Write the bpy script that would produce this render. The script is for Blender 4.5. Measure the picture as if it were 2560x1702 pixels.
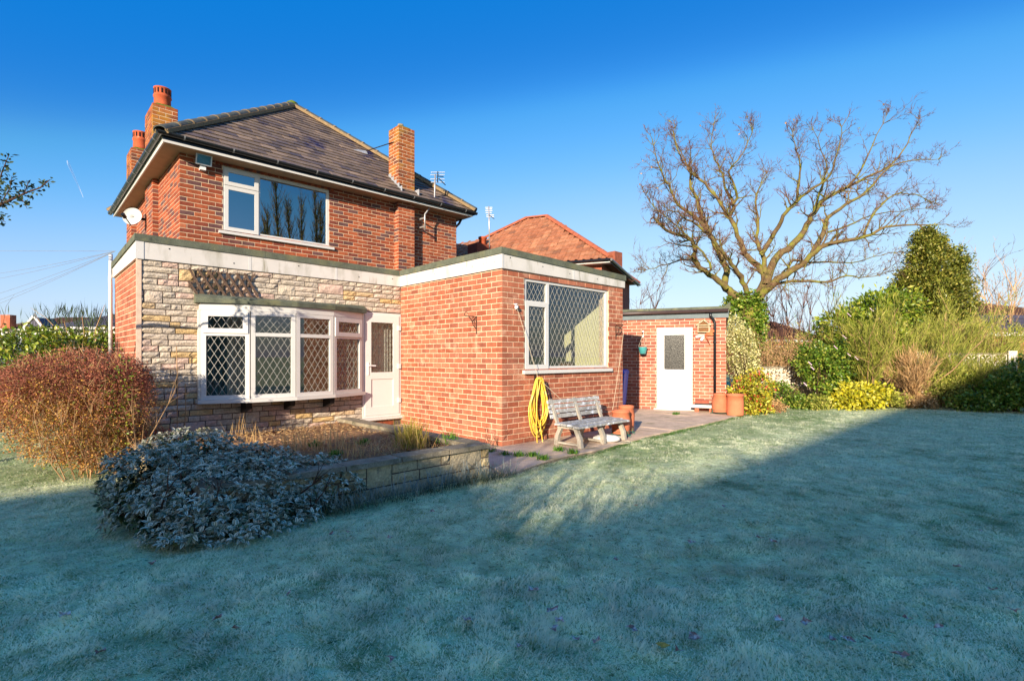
import bpy, math, random
import numpy as np
from mathutils import Vector, Matrix

for o in list(bpy.data.objects):
    bpy.data.objects.remove(o)
scene = bpy.context.scene
COL = scene.collection
R = math.radians
random.seed(7)
rng = np.random.default_rng(7)

# ------------------------------------------------------------------ camera
# World: X runs along the garden front of the house, Y into the house, Z up.
# The camera stands at the origin, level, with a little vertical lens shift.
FPX, CXP, HYP, EYE = 1283.0, 1280.0, 892.0, 1.4      # photograph pixels (2560 x 1702)
YAW = R(46.2)
FW = Vector((math.cos(YAW), math.sin(YAW), 0))
RT = Vector((math.sin(YAW), -math.cos(YAW), 0))
cam = bpy.data.cameras.new('camera')
cam.lens = FPX / 2560 * 36
cam.sensor_width = 36
cam.shift_y = (HYP - 851) / 2560
cam.clip_start = 0.05
cam.clip_end = 6000
camo = bpy.data.objects.new('camera', cam)
COL.objects.link(camo)
camo.location = (0, 0, EYE)
camo.rotation_euler = (R(90), 0, YAW - R(90))
scene.camera = camo

# ------------------------------------------------------------------ light
SUN_ELEV = R(16.1)
SUN_DIR = Vector((0.889, 0.457, 0)).normalized() * math.cos(SUN_ELEV) + Vector((0, 0, -math.sin(SUN_ELEV)))
SUN_ROT = math.atan2(-SUN_DIR.x, -SUN_DIR.y)
w = bpy.data.worlds.new('World')
scene.world = w
w.use_nodes = True
nt = w.node_tree
nt.nodes.clear()
sky = nt.nodes.new('ShaderNodeTexSky')
sky.sky_type = 'NISHITA'
sky.sun_disc = False
sky.sun_elevation = SUN_ELEV
sky.sun_rotation = SUN_ROT % (2 * math.pi)
sky.altitude = 50
sky.air_density = 1.0
sky.dust_density = 0.8
sky.ozone_density = 1.0
# the photograph's grading of the sky: one colour curve over the whole dome
EXPO = 1.1
scl = nt.nodes.new('ShaderNodeVectorMath'); scl.operation = 'SCALE'; scl.inputs['Scale'].default_value = 0.06
crv = nt.nodes.new('ShaderNodeRGBCurve')
crv.mapping.extend = 'EXTRAPOLATED'
crv.mapping.use_clip = False
for ci, pts_ in enumerate((((.02, .004), (.07, .009), (.098, .075), (.184, .35), (.296, .55), (.376, .64), (.7, .95), (1, 1.25)),
                           ((.02, .18), (.112, .18), (.156, .345), (.275, .60), (.397, .75), (.7, .95), (1, 1.2)),
                           ((.02, .57), (.175, .59), (.238, .77), (.30, .87), (.402, .90), (.7, .98), (1, 1.15)))):
    cv = crv.mapping.curves[ci]
    cv.points[0].location = pts_[0]; cv.points[1].location = pts_[-1]
    for p_ in pts_[1:-1]: cv.points.new(*p_)
crv.mapping.update()
scl2 = nt.nodes.new('ShaderNodeVectorMath'); scl2.operation = 'SCALE'; scl2.inputs['Scale'].default_value = 12.3 / 2 ** EXPO
bg = nt.nodes.new('ShaderNodeBackground')
bg.inputs['Strength'].default_value = 0.1
wo = nt.nodes.new('ShaderNodeOutputWorld')
nt.links.new(sky.outputs[0], scl.inputs[0])
nt.links.new(scl.outputs[0], crv.inputs['Color'])
nt.links.new(crv.outputs[0], scl2.inputs[0])
nt.links.new(scl2.outputs[0], bg.inputs['Color'])
nt.links.new(bg.outputs[0], wo.inputs['Surface'])
sl = bpy.data.lights.new('sun', 'SUN')
sl.energy = 4.8
sl.angle = R(0.53)
sl.color = (1.0, 0.86, 0.68)
so = bpy.data.objects.new('sun', sl)
COL.objects.link(so)
so.location = (-20, -12, 12)
so.rotation_euler = SUN_DIR.to_track_quat('-Z', 'Y').to_euler()
vs = scene.view_settings
vs.view_transform = 'Standard'
vs.look = 'None'
vs.exposure = EXPO
vs.gamma = 1
scene.render.resolution_x = 1024
scene.render.resolution_y = 680
scene.render.engine = 'CYCLES'
scene.cycles.max_bounces = 8
scene.cycles.transparent_max_bounces = 16

# ------------------------------------------------------------------ pixel -> place
def ray(x, y):
    return FW + RT * ((x - CXP) / FPX) + Vector((0, 0, (HYP - y) / FPX))
EYEV = Vector((0, 0, EYE))
def onX(x, y, X):
    d = ray(x, y); return EYEV + d * (X / d.x)
def onY(x, y, Y):
    d = ray(x, y); return EYEV + d * (Y / d.y)
def onZ(x, y, z=0.0):
    d = ray(x, y); return EYEV + d * ((z - EYE) / d.z)
def atD(x, y, dep):
    return EYEV + ray(x, y) * dep
def onP(x, y, O, n):
    d = ray(x, y); return EYEV + d * ((Vector(O) - EYEV).dot(n) / d.dot(n))
def pix(P):
    v = Vector(P) - EYEV
    d = max(v.dot(FW), 0.05)
    return CXP + FPX * v.dot(RT) / d, HYP - FPX * v.z / d, d

# ------------------------------------------------------------------ materials
def lin(c):
    if isinstance(c, str): raise ValueError
    out = []
    for v in c[:3]:
        v = v / 255.0
        out.append(v / 12.92 if v <= 0.04045 else ((v + 0.055) / 1.055) ** 2.4)
    return (*out, 1.0)

MATS = {}
def M(name, col=(128, 128, 128), rough=0.8, spec=0.3, ramp=None, const=False, var=0.25, vscale=6.0, bump=0.0,
      bscale=60.0, stain=None, trans=0.0, metal=0.0, fine=None, attr=None, streak=None, bdist=0.01):
    """One procedural material: piece-to-piece colour (ramp), mottling, stains, bump."""
    m = bpy.data.materials.new(name)
    m.use_nodes = True
    t = m.node_tree
    N, L = t.nodes, t.links
    N.clear()
    out = N.new('ShaderNodeOutputMaterial')
    bs = N.new('ShaderNodeBsdfPrincipled')
    bs.inputs['Roughness'].default_value = rough
    bs.inputs['Specular IOR Level'].default_value = spec
    bs.inputs['Metallic'].default_value = metal
    geo = N.new('ShaderNodeNewGeometry')
    def noise(scale, detail=4.0, rgh=0.55, vec=None):
        n = N.new('ShaderNodeTexNoise')
        n.inputs['Scale'].default_value = scale
        n.inputs['Detail'].default_value = detail
        n.inputs['Roughness'].default_value = rgh
        L.new(vec or geo.outputs['Position'], n.inputs['Vector'])
        return n.outputs['Fac']
    def mth(op, a, b=None, c=None, clamp=False):
        n = N.new('ShaderNodeMath'); n.operation = op; n.use_clamp = clamp
        for i, v in enumerate((a, b, c)):
            if v is None: continue
            if hasattr(v, 'links') or hasattr(v, 'is_linked'): L.new(v, n.inputs[i])
            else: n.inputs[i].default_value = v
        return n.outputs[0]
    def mixc(fac, a, b, blend='MIX'):
        n = N.new('ShaderNodeMix'); n.data_type = 'RGBA'; n.blend_type = blend
        for s, v in ((0, fac), (6, a), (7, b)):
            if hasattr(v, 'is_linked'): L.new(v, n.inputs[s])
            else: n.inputs[s].default_value = v
        return n.outputs[2]
    if ramp:
        oi = N.new('ShaderNodeObjectInfo')
        s = mth('ADD', oi.outputs['Random'], geo.outputs['Random Per Island'])
        s = mth('FRACT', s)
        cr = N.new('ShaderNodeValToRGB')
        cr.color_ramp.interpolation = 'CONSTANT' if const else 'LINEAR'
        el = cr.color_ramp.elements
        while len(el) < len(ramp): el.new(0.5)
        for e, (p, c) in zip(el, ramp):
            e.position = p; e.color = lin(c)
        L.new(s, cr.inputs[0])
        base = cr.outputs[0]
    else:
        base = lin(col)
    if attr:                         # (attribute, colour at 1)
        an = N.new('ShaderNodeAttribute'); an.attribute_name = attr[0]
        base = mixc(an.outputs['Fac'], base, lin(attr[1]))
    if var:
        f = noise(vscale)
        mr = N.new('ShaderNodeMapRange')
        mr.inputs[1].default_value = 0.3; mr.inputs[2].default_value = 0.7
        mr.inputs[3].default_value = 1 - var; mr.inputs[4].default_value = 1 + var
        L.new(f, mr.inputs[0])
        cm = N.new('ShaderNodeCombineColor')
        for i in range(3): L.new(mr.outputs[0], cm.inputs[i])
        base = mixc(1.0, base, cm.outputs[0], 'MULTIPLY')
    if fine:                         # fine grain: (scale, amount)
        f = noise(fine[0], 2.0)
        mr = N.new('ShaderNodeMapRange')
        mr.inputs[1].default_value = 0.3; mr.inputs[2].default_value = 0.7
        mr.inputs[3].default_value = 1 - fine[1]; mr.inputs[4].default_value = 1 + fine[1]
        L.new(f, mr.inputs[0])
        cm = N.new('ShaderNodeCombineColor')
        for i in range(3): L.new(mr.outputs[0], cm.inputs[i])
        base = mixc(1.0, base, cm.outputs[0], 'MULTIPLY')
    for stn in (stain if isinstance(stain, list) else [stain] if stain else []):
        col2, sc, lo, hi = stn[:4]
        vec = None
        if len(stn) > 4:             # stretched: stains that run down
            mp = N.new('ShaderNodeMapping'); mp.inputs['Scale'].default_value = stn[4]
            L.new(geo.outputs['Position'], mp.inputs['Vector']); vec = mp.outputs[0]
        f = noise(sc, 5.0, 0.6, vec)
        mr = N.new('ShaderNodeMapRange')
        mr.inputs[1].default_value = lo; mr.inputs[2].default_value = hi
        L.new(f, mr.inputs[0])
        base = mixc(mr.outputs[0], base, lin(col2))
    if hasattr(base, 'is_linked'): L.new(base, bs.inputs['Base Color'])
    else: bs.inputs['Base Color'].default_value = base
    if bump:
        b = N.new('ShaderNodeBump')
        b.inputs['Strength'].default_value = bump
        b.inputs['Distance'].default_value = bdist
        L.new(noise(bscale, 5.0), b.inputs['Height'])
        L.new(b.outputs[0], bs.inputs['Normal'])
    sh = bs.outputs[0]
    if trans:
        tr = N.new('ShaderNodeBsdfTranslucent')
        if hasattr(base, 'is_linked'): L.new(base, tr.inputs['Color'])
        else: tr.inputs['Color'].default_value = base
        mx = N.new('ShaderNodeMixShader'); mx.inputs[0].default_value = trans
        L.new(sh, mx.inputs[1]); L.new(tr.outputs[0], mx.inputs[2])
        sh = mx.outputs[0]
    L.new(sh, out.inputs[0])
    MATS[name] = m
    return m

def glass_mat(name, tint=(225, 232, 232), r0=.05, rough=0.0, bump=0.0, bscale=30, speck=None):
    """window pane: mirror part rises towards grazing (the same from both faces), the rest is clear"""
    m = bpy.data.materials.new(name); m.use_nodes = True
    t = m.node_tree; N, L = t.nodes, t.links; N.clear()
    out = N.new('ShaderNodeOutputMaterial')
    tr = N.new('ShaderNodeBsdfTransparent'); tr.inputs[0].default_value = lin(tint)
    gl = N.new('ShaderNodeBsdfGlossy'); gl.inputs['Roughness'].default_value = rough
    lw = N.new('ShaderNodeLayerWeight'); lw.inputs[0].default_value = .5
    pw = N.new('ShaderNodeMath'); pw.operation = 'POWER'; pw.inputs[1].default_value = 4.0
    ma = N.new('ShaderNodeMath'); ma.operation = 'MULTIPLY_ADD'; ma.inputs[1].default_value = 1 - r0; ma.inputs[2].default_value = r0; ma.use_clamp = True
    L.new(lw.outputs['Facing'], pw.inputs[0]); L.new(pw.outputs[0], ma.inputs[0])
    mx = N.new('ShaderNodeMixShader')
    L.new(ma.outputs[0], mx.inputs[0]); L.new(tr.outputs[0], mx.inputs[1]); L.new(gl.outputs[0], mx.inputs[2])
    if bump or speck:
        g = N.new('ShaderNodeNewGeometry')
        n = N.new('ShaderNodeTexNoise'); n.inputs['Scale'].default_value = bscale; n.inputs['Detail'].default_value = 3
        L.new(g.outputs['Position'], n.inputs['Vector'])
        if bump:
            b = N.new('ShaderNodeBump'); b.inputs['Strength'].default_value = bump; b.inputs['Distance'].default_value = 0.01
            L.new(n.outputs['Fac'], b.inputs['Height']); L.new(b.outputs[0], gl.inputs['Normal'])
        if speck:
            cr = N.new('ShaderNodeValToRGB'); cr.color_ramp.elements[0].position = .42; cr.color_ramp.elements[1].position = .58
            cr.color_ramp.elements[0].color = lin(speck[0]); cr.color_ramp.elements[1].color = lin(speck[1])
            L.new(n.outputs['Fac'], cr.inputs[0]); L.new(cr.outputs[0], tr.inputs[0])
    L.new(mx.outputs[0], out.inputs[0])
    MATS[name] = m
    return m

M('brick_main', ramp=[(0, (126, 61, 39)), (.2, (145, 74, 46)), (.42, (154, 81, 50)), (.62, (132, 61, 39)), (.75, (109, 57, 46)), (.86, (85, 59, 59)), (.95, (100, 68, 65)), (1, (159, 91, 61))],
  var=.22, vscale=9, fine=(90, .18), bump=.5, bscale=120, bdist=.004, rough=.9, stain=((184, 146, 117), 7, .66, .82))
M('brick_chimney', ramp=[(0, (130, 66, 37)), (.3, (152, 85, 44)), (.6, (135, 70, 39)), (.85, (96, 61, 50)), (1, (163, 100, 53))],
  var=.25, vscale=9, fine=(90, .2), bump=.5, bscale=120, bdist=.004, rough=.95, stain=[((165, 120, 40), 2.4, .5, .72), ((78, 85, 27), 5, .62, .74), ((55, 44, 39), 3.1, .62, .8)])
M('brick_ext', ramp=[(0, (153, 86, 61)), (.2, (163, 97, 72)), (.42, (144, 77, 54)), (.6, (169, 106, 81)), (.75, (133, 75, 57)), (.88, (158, 99, 77)), (1, (172, 109, 82))],
  var=.18, vscale=7, fine=(80, .16), bump=.5, bscale=110, bdist=.004, rough=.92, stain=[((185, 149, 124), 3.5, .58, .8), ((112, 74, 58), 1.5, .58, .86, (2.2, 2.2, .45)), ((196, 172, 150), 1.1, .66, .84)])
M('brick_garage', ramp=[(0, (154, 88, 68)), (.25, (165, 99, 75)), (.5, (147, 79, 61)), (.75, (138, 84, 70)), (1, (172, 108, 84))],
  var=.18, vscale=7, fine=(80, .15), bump=.5, bscale=110, bdist=.004, rough=.92, stain=[((183, 144, 124), 3.5, .6, .85), ((112, 74, 58), 1.5, .58, .86, (2.2, 2.2, .45)), ((196, 172, 150), 1.1, .66, .84)])
M('mortar', (204, 180, 149), var=.18, vscale=14, fine=(120, .15), bump=.4, bscale=150, bdist=.003, rough=.95)
M('mortar_pale', (206, 180, 158), var=.15, vscale=14, fine=(120, .12), bump=.4, bscale=150, bdist=.003, rough=.95)
M('mortar_dark', (92, 80, 72), var=.25, vscale=14, fine=(120, .15), bump=.4, bscale=150, bdist=.003, rough=.95)
M('stone_clad', ramp=[(0, (182, 168, 150)), (.22, (190, 174, 156)), (.23, (188, 160, 144)), (.40, (192, 166, 150)), (.41, (172, 160, 144)), (.76, (192, 178, 158)), (.78, (186, 156, 108)), (.92, (190, 162, 118)), (1, (184, 160, 128))],
  var=.16, vscale=10, fine=(45, .2), bump=.8, bscale=42, bdist=.015, rough=.95, stain=((112, 100, 88), 26, .62, .8))
M('stone_bed', ramp=[(0, (170, 154, 118)), (.4, (186, 168, 128)), (.7, (160, 148, 122)), (1, (176, 150, 100))],
  var=.2, vscale=9, fine=(45, .2), bump=.9, bscale=34, bdist=.02, rough=.95, stain=((96, 92, 80), 9, .55, .75))
M('coping', (128, 118, 98), var=.25, vscale=8, fine=(60, .2), bump=.6, bscale=50, rough=.95, stain=[((70, 74, 48), 6, .58, .75), ((170, 168, 150), 13, .6, .75)])
M('upvc', (198, 195, 190), var=.03, vscale=3, rough=.35, spec=.5)
M('upvc_door', (204, 202, 198), var=.02, vscale=3, rough=.3, spec=.5)
M('fascia', (199, 194, 187), var=.05, vscale=3, rough=.5, stain=[((135, 131, 109), 2.2, .52, .85, (1.6, 1.6, .5)), ((115, 108, 75), 6, .6, .78, (1.3, 1.3, .25))])
M('felt', (87, 91, 77), var=.25, vscale=7, fine=(140, .35), bump=.7, bscale=220, bdist=.004, rough=.95, stain=[((114, 112, 79), 3, .5, .8), ((51, 58, 53), 5, .6, .8)])
M('slate', ramp=[(0, (100, 86, 74)), (.3, (122, 104, 88)), (.55, (90, 78, 70)), (.72, (136, 116, 98)), (.8, (74, 66, 70)), (1, (108, 92, 80))],
  var=.25, vscale=3, fine=(50, .2), bump=.4, bscale=50, bdist=.006, rough=.6, spec=.3, stain=[((40, 38, 70), .9, .58, .66), ((104, 102, 46), 5, .68, .8)])
M('hip_tile', (70, 74, 72), var=.3, vscale=6, fine=(70, .25), bump=.5, bscale=70, rough=.8, stain=((122, 118, 60), 8, .6, .75))
M('hip_mortar', (126, 106, 78), var=.2, vscale=15, bump=.5, bscale=80, rough=.95)
M('gutter', (22, 24, 28), var=.1, rough=.3, spec=.5)
M('bracket_clip', (120, 122, 124), var=.1, rough=.4)
M('soffit', (161, 130, 103), var=.12, vscale=5, rough=.7)
M('lead', (168, 172, 178), var=.15, vscale=12, rough=.5, metal=.4)
M('came', (164, 162, 154), var=.08, rough=.35, spec=.6)
M('came_dark', (98, 94, 84), var=.08, rough=.4, spec=.5)
M('terracotta', (172, 81, 48), var=.18, vscale=6, fine=(60, .12), bump=.25, bscale=60, rough=.85, stain=((195, 148, 119), 5, .62, .8))
M('terracotta_pot', (188, 108, 76), var=.15, vscale=5, fine=(60, .1), bump=.2, bscale=60, rough=.8, stain=((195, 142, 112), 4, .62, .8))
M('black_plastic', (20, 20, 22), var=.1, rough=.4)
M('black_iron', (30, 24, 22), var=.3, rough=.6, stain=((90, 48, 28), 30, .55, .7))
M('galv', (176, 172, 170), var=.12, vscale=20, rough=.4, metal=.6)
M('white_metal', (216, 216, 216), var=.06, rough=.4)
M('dish_grey', (182, 184, 182), var=.05, rough=.5)
M('blackhole', (6, 6, 7), var=0, rough=.9)
M('cream_wall', (206, 200, 158), var=.05, vscale=2, rough=.8)
M('room_wall', (190, 182, 166), var=.05, vscale=2, rough=.85)
M('room_floor', (96, 72, 54), var=.15, vscale=5, rough=.7)
M('wood_unit', (116, 62, 28), var=.25, vscale=5, rough=.4, stain=((70, 36, 16), 3, .5, .7, (9, 9, .6)))
M('net_curtain', (214, 212, 204), var=.06, vscale=20, rough=.9, trans=.5)
M('curtain_dark', (70, 96, 104), var=.2, vscale=8, rough=.9, trans=.2)
M('worktop', (70, 60, 50), var=.2, rough=.4)
glass_mat('glass', tint=(248, 250, 248), r0=.07)
glass_mat('glass_upper', tint=(120, 130, 140), r0=.42)
glass_mat('glass_obscure', r0=.03, rough=.35, bump=.3, bscale=42, speck=((90, 90, 84), (235, 235, 228)))
M('moss', (88, 104, 30), var=.3, vscale=20, bump=.8, bscale=90, rough=1)

# ------------------------------------------------------------------ mesh helpers
class MB:
    def __init__(s): s.v = []; s.f = []
    def poly(s, pts):
        b = len(s.v); s.v += [tuple(p) for p in pts]; s.f.append(tuple(range(b, b + len(pts))))
    def hexa(s, c):
        """c: 8 corners, bottom ring 0-3 then top ring 4-7"""
        b = len(s.v); s.v += [tuple(p) for p in c]
        for q in ((0, 3, 2, 1), (4, 5, 6, 7), (0, 1, 5, 4), (1, 2, 6, 5), (2, 3, 7, 6), (3, 0, 4, 7)):
            s.f.append(tuple(b + i for i in q))
        return s
    def box(s, x0, x1, y0, y1, z0, z1):
        return s.hexa([(x0, y0, z0), (x1, y0, z0), (x1, y1, z0), (x0, y1, z0), (x0, y0, z1), (x1, y0, z1), (x1, y1, z1), (x0, y1, z1)])
    def bbox(s, B, a0, a1, d0, d1, z0, z1):
        """box in a wall basis: a along the wall, d outwards, z up"""
        return s.hexa([B(a0, d1, z0), B(a1, d1, z0), B(a1, d0, z0), B(a0, d0, z0), B(a0, d1, z1), B(a1, d1, z1), B(a1, d0, z1), B(a0, d0, z1)])
    def bar(s, p, q, wd, ht, up=(0, 0, 1)):
        p, q = Vector(p), Vector(q); d = (q - p).normalized(); up = Vector(up)
        sd = d.cross(up)
        if sd.length < 1e-4: sd = d.cross(Vector((1, 0, 0)))
        sd.normalize(); u2 = sd.cross(d).normalized()
        a, b = sd * wd / 2, u2 * ht / 2
        return s.hexa([p - a - b, p + a - b, q + a - b, q - a - b, p - a + b, p + a + b, q + a + b, q - a + b])
    def tube(s, pts, rad, n=6, caps=True):
        pts = [Vector(p) for p in pts]; k = len(pts)
        if not hasattr(rad, '__len__'): rad = [rad] * k
        b = len(s.v); ref = None
        for i, p in enumerate(pts):
            t = (pts[min(i + 1, k - 1)] - pts[max(i - 1, 0)])
            if t.length < 1e-9: t = Vector((0, 0, 1))
            t.normalize()
            if ref is None:
                ref = t.cross(Vector((0, 0, 1)))
                if ref.length < .05: ref = t.cross(Vector((1, 0, 0)))
            ref = ref - t * ref.dot(t)
            if ref.length < 1e-6: ref = t.orthogonal()
            ref.normalize(); bn = t.cross(ref)
            for j in range(n):
                a = 2 * math.pi * j / n
                s.v.append(tuple(p + (ref * math.cos(a) + bn * math.sin(a)) * rad[i]))
        for i in range(k - 1):
            for j in range(n):
                a, c = b + i * n + j, b + i * n + (j + 1) % n
                s.f.append((a, c, c + n, a + n))
        if caps:
            s.f.append(tuple(b + j for j in reversed(range(n))))
            s.f.append(tuple(b + (k - 1) * n + j for j in range(n)))
        return s
    def lathe(s, c, prof, n=24, caps=True, axis=None):
        c = Vector(c); b = len(s.v)
        for r, z in prof:
            for j in range(n):
                a = 2 * math.pi * j / n
                p = Vector((r * math.cos(a), r * math.sin(a), z))
                if axis is not None: p = axis @ p
                s.v.append(tuple(c + p))
        for i in range(len(prof) - 1):
            for j in range(n):
                a, d = b + i * n + j, b + i * n + (j + 1) % n
                s.f.append((a, d, d + n, a + n))
        if caps:
            s.f.append(tuple(b + j for j in reversed(range(n))))
            s.f.append(tuple(b + (len(prof) - 1) * n + j for j in range(n)))
        return s
    def prism(s, pts, off):
        """polygon (3-D points) pushed along off"""
        off = Vector(off); n = len(pts); b = len(s.v)
        s.v += [tuple(p) for p in pts] + [tuple(Vector(p) + off) for p in pts]
        s.f.append(tuple(reversed(range(b, b + n)))); s.f.append(tuple(range(b + n, b + 2 * n)))
        for i in range(n):
            j = (i + 1) % n
            s.f.append((b + i, b + j, b + n + j, b + n + i))
        return s
    def mesh(s, name, mat=None, smooth=False):
        me = bpy.data.meshes.new(name)
        me.from_pydata(s.v, [], s.f); me.update()
        if mat: me.materials.append(MATS[mat] if isinstance(mat, str) else mat)
        if smooth: me.polygons.foreach_set('use_smooth', [True] * len(me.polygons))
        return me
    def build(s, name, mat, parent=None, smooth=False):
        return link(name, s.mesh(name, mat, smooth), parent)

def link(name, me, parent=None, loc=None, rz=0.0):
    o = bpy.data.objects.new(name, me)
    COL.objects.link(o)
    if loc is not None: o.location = loc; o.rotation_euler.z = rz
    if parent is not None:
        o.parent = parent
        o.matrix_parent_inverse = world_of(parent).inverted()
    return o
def world_of(o):
    Mx = Matrix.Translation(o.location) @ Matrix.Rotation(o.rotation_euler.z, 4, 'Z')
    return world_of(o.parent) @ o.matrix_parent_inverse @ Mx if o.parent else Mx
def thing(name, label, cat, loc=(0, 0, 0), group=None):
    o = bpy.data.objects.new(name, None); COL.objects.link(o)
    o.empty_display_size = .2
    o.location = loc
    return tag(o, label, cat, group)
def tag(o, label, cat, group=None):
    o['label'] = label; o['category'] = cat
    if group: o['group'] = group
    return o
def struct(o): o['kind'] = 'structure'; return o
def stuff(o): o['kind'] = 'stuff'; return o

def basis(O, u, n):
    O, u, n = Vector((*O[:2], 0)), Vector((*u, 0)).normalized(), Vector((*n, 0)).normalized()
    def B(a, d, z): return O + u * a + n * d + Vector((0, 0, z))
    B.O, B.u, B.n = O, u, n
    B.ang = math.atan2(u.y, u.x)
    return B

# ------------------------------------------------------------------ masonry
COURSE, JOINT, BL = 0.0862, 0.011, 0.234
PIECES = []       # (host thing, wall part, kind, centre, length, height, basis, material)
def free_spans(L, zc, holes):
    sp = [(0.0, L)]
    for (a0, a1, z0, z1) in holes:
        if z0 < zc < z1:
            nx = []
            for s0, s1 in sp:
                if a1 <= s0 or a0 >= s1: nx.append((s0, s1)); continue
                if a0 > s0: nx.append((s0, a0))
                if a1 < s1: nx.append((a1, s1))
            sp = nx
    return sp
def wall_slab(name, B, L, z0, z1, holes, mat, parent, th=.22, top=None):
    """mortar body with real openings"""
    mb = MB()
    xs = sorted({0.003, L - .003, *[min(max(h[i], .003), L - .003) for h in holes for i in (0, 1)]})
    zs = sorted({z0, z1, *[min(max(h[i], z0), z1) for h in holes for i in (2, 3)]})
    for i in range(len(xs) - 1):
        for j in range(len(zs) - 1):
            a, z = (xs[i] + xs[i + 1]) / 2, (zs[j] + zs[j + 1]) / 2
            if any(h[0] < a < h[1] and h[2] < z < h[3] for h in holes): continue
            if xs[i + 1] - xs[i] < 1e-5 or zs[j + 1] - zs[j] < 1e-5: continue
            mb.bbox(B, xs[i], xs[i + 1], -th, 0, zs[j], zs[j + 1])
    return mb.build(name, mat, parent)
def brick_wall(host, name, B, L, z0, z1, holes=(), mat='brick_ext', mortar='mortar', th=.22, start=0, zoff=0.0, kind='brick', proud=.0045):
    holes = list(holes)
    body = wall_slab(name, B, L, z0, z1, holes, mortar, host, th)
    k0 = int(math.floor(z0 / COURSE))
    for k in range(k0, int(math.ceil(z1 / COURSE)) + 1):
        za, zb = k * COURSE + JOINT / 2 + zoff, (k + 1) * COURSE - JOINT / 2 + zoff
        za, zb = max(za, z0), min(zb, z1)
        if zb - za < .02: continue
        off = 0 if (k + start) % 2 == 0 else (BL + JOINT) / 2
        for s0, s1 in free_spans(L, (za + zb) / 2, holes):
            a = -off
            while a < s1:
                b0, b1 = max(a, s0), min(a + BL, s1)
                if b1 - b0 > .025:
                    PIECES.append((host, body, kind, (b0 + b1) / 2, (za + zb) / 2, b1 - b0, zb - za, B, mat, proud))
                a += BL + JOINT
    return body
BRICK_ME = {}
def brick_shape(l, h, proud, jit=0.0):
    """front with chamfered edges, no back: x along, y outwards (-y is out of the wall after placing)"""
    c = .004; e = proud; r = random.random
    j = lambda: (r() - .5) * jit
    x, z = l / 2, h / 2
    back = [(-x, -.012, -z), (x, -.012, -z), (x, -.012, z), (-x, -.012, z)]
    rim = [(-x + j(), e - c * .7, -z + j()), (x + j(), e - c * .7, -z + j()), (x + j(), e - c * .7, z + j()), (-x + j(), e - c * .7, z + j())]
    fr = [(-x + c, e, -z + c), (x - c, e, -z + c), (x - c, e, z - c), (-x + c, e, z - c)]
    v = back + rim + fr
    f = []
    for i in range(4):
        k = (i + 1) % 4
        f.append((i, k, 4 + k, 4 + i)); f.append((4 + i, 4 + k, 8 + k, 8 + i))
    f.append((8, 9, 10, 11))
    return v, f
def place_pieces():
    """the pieces that show largest become objects, the rest one joined part for each wall"""
    groups = {}
    for p in PIECES: groups.setdefault((p[0].name, p[2]), []).append(p)
    for (hn, kind), lst in groups.items():
        def area(p):
            B = p[7]; P = B(p[3], 0, p[4]); v = P - EYEV
            d = v.dot(FW)
            x, y, _ = pix(P)
            if d < .5 or not (-40 < x < 2600): return 0
            c = -(v.normalized().dot(B.n))
            return max(c, 0) * p[5] * p[6] / (d * d)
        lst.sort(key=area, reverse=True)
        rest = {}
        for i, (host, body, kd, a, z, l, h, B, mat, proud) in enumerate(lst):
            key = (round(l, 3), round(h, 3), mat, proud)
            if i < 300:
                if key not in BRICK_ME:
                    v, f = brick_shape(l, h, proud)
                    me = bpy.data.meshes.new(kind); me.from_pydata(v, [], f); me.materials.append(MATS[mat]); BRICK_ME[key] = me
                u = B.u
                ang = math.atan2(u.y, u.x)
                flip = Vector((-u.y, u.x, 0)).dot(B.n) < 0
                if flip: ang += math.pi
                tl = random.uniform(-.0012, .0012)
                link(kind, BRICK_ME[key], body, B(a, tl, z), ang)
            else:
                mb = rest.setdefault((body.name, mat), (body, MB()))[1]
                v, f = brick_shape(l, h, proud, .004)
                b = len(mb.v)
                tl = random.uniform(-.0012, .0012)
                mb.v += [tuple(B(a + q[0], q[1] + tl, z + q[2])) for q in v]
                rev = Vector((-B.u.y, B.u.x, 0)).dot(B.n) < 0
                mb.f += [tuple(b + i for i in (reversed(q) if rev else q)) for q in f]
        for (bn, mat), (body, mb) in rest.items():
            stuff(mb.build(kind + '_field', mat, body))

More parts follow.
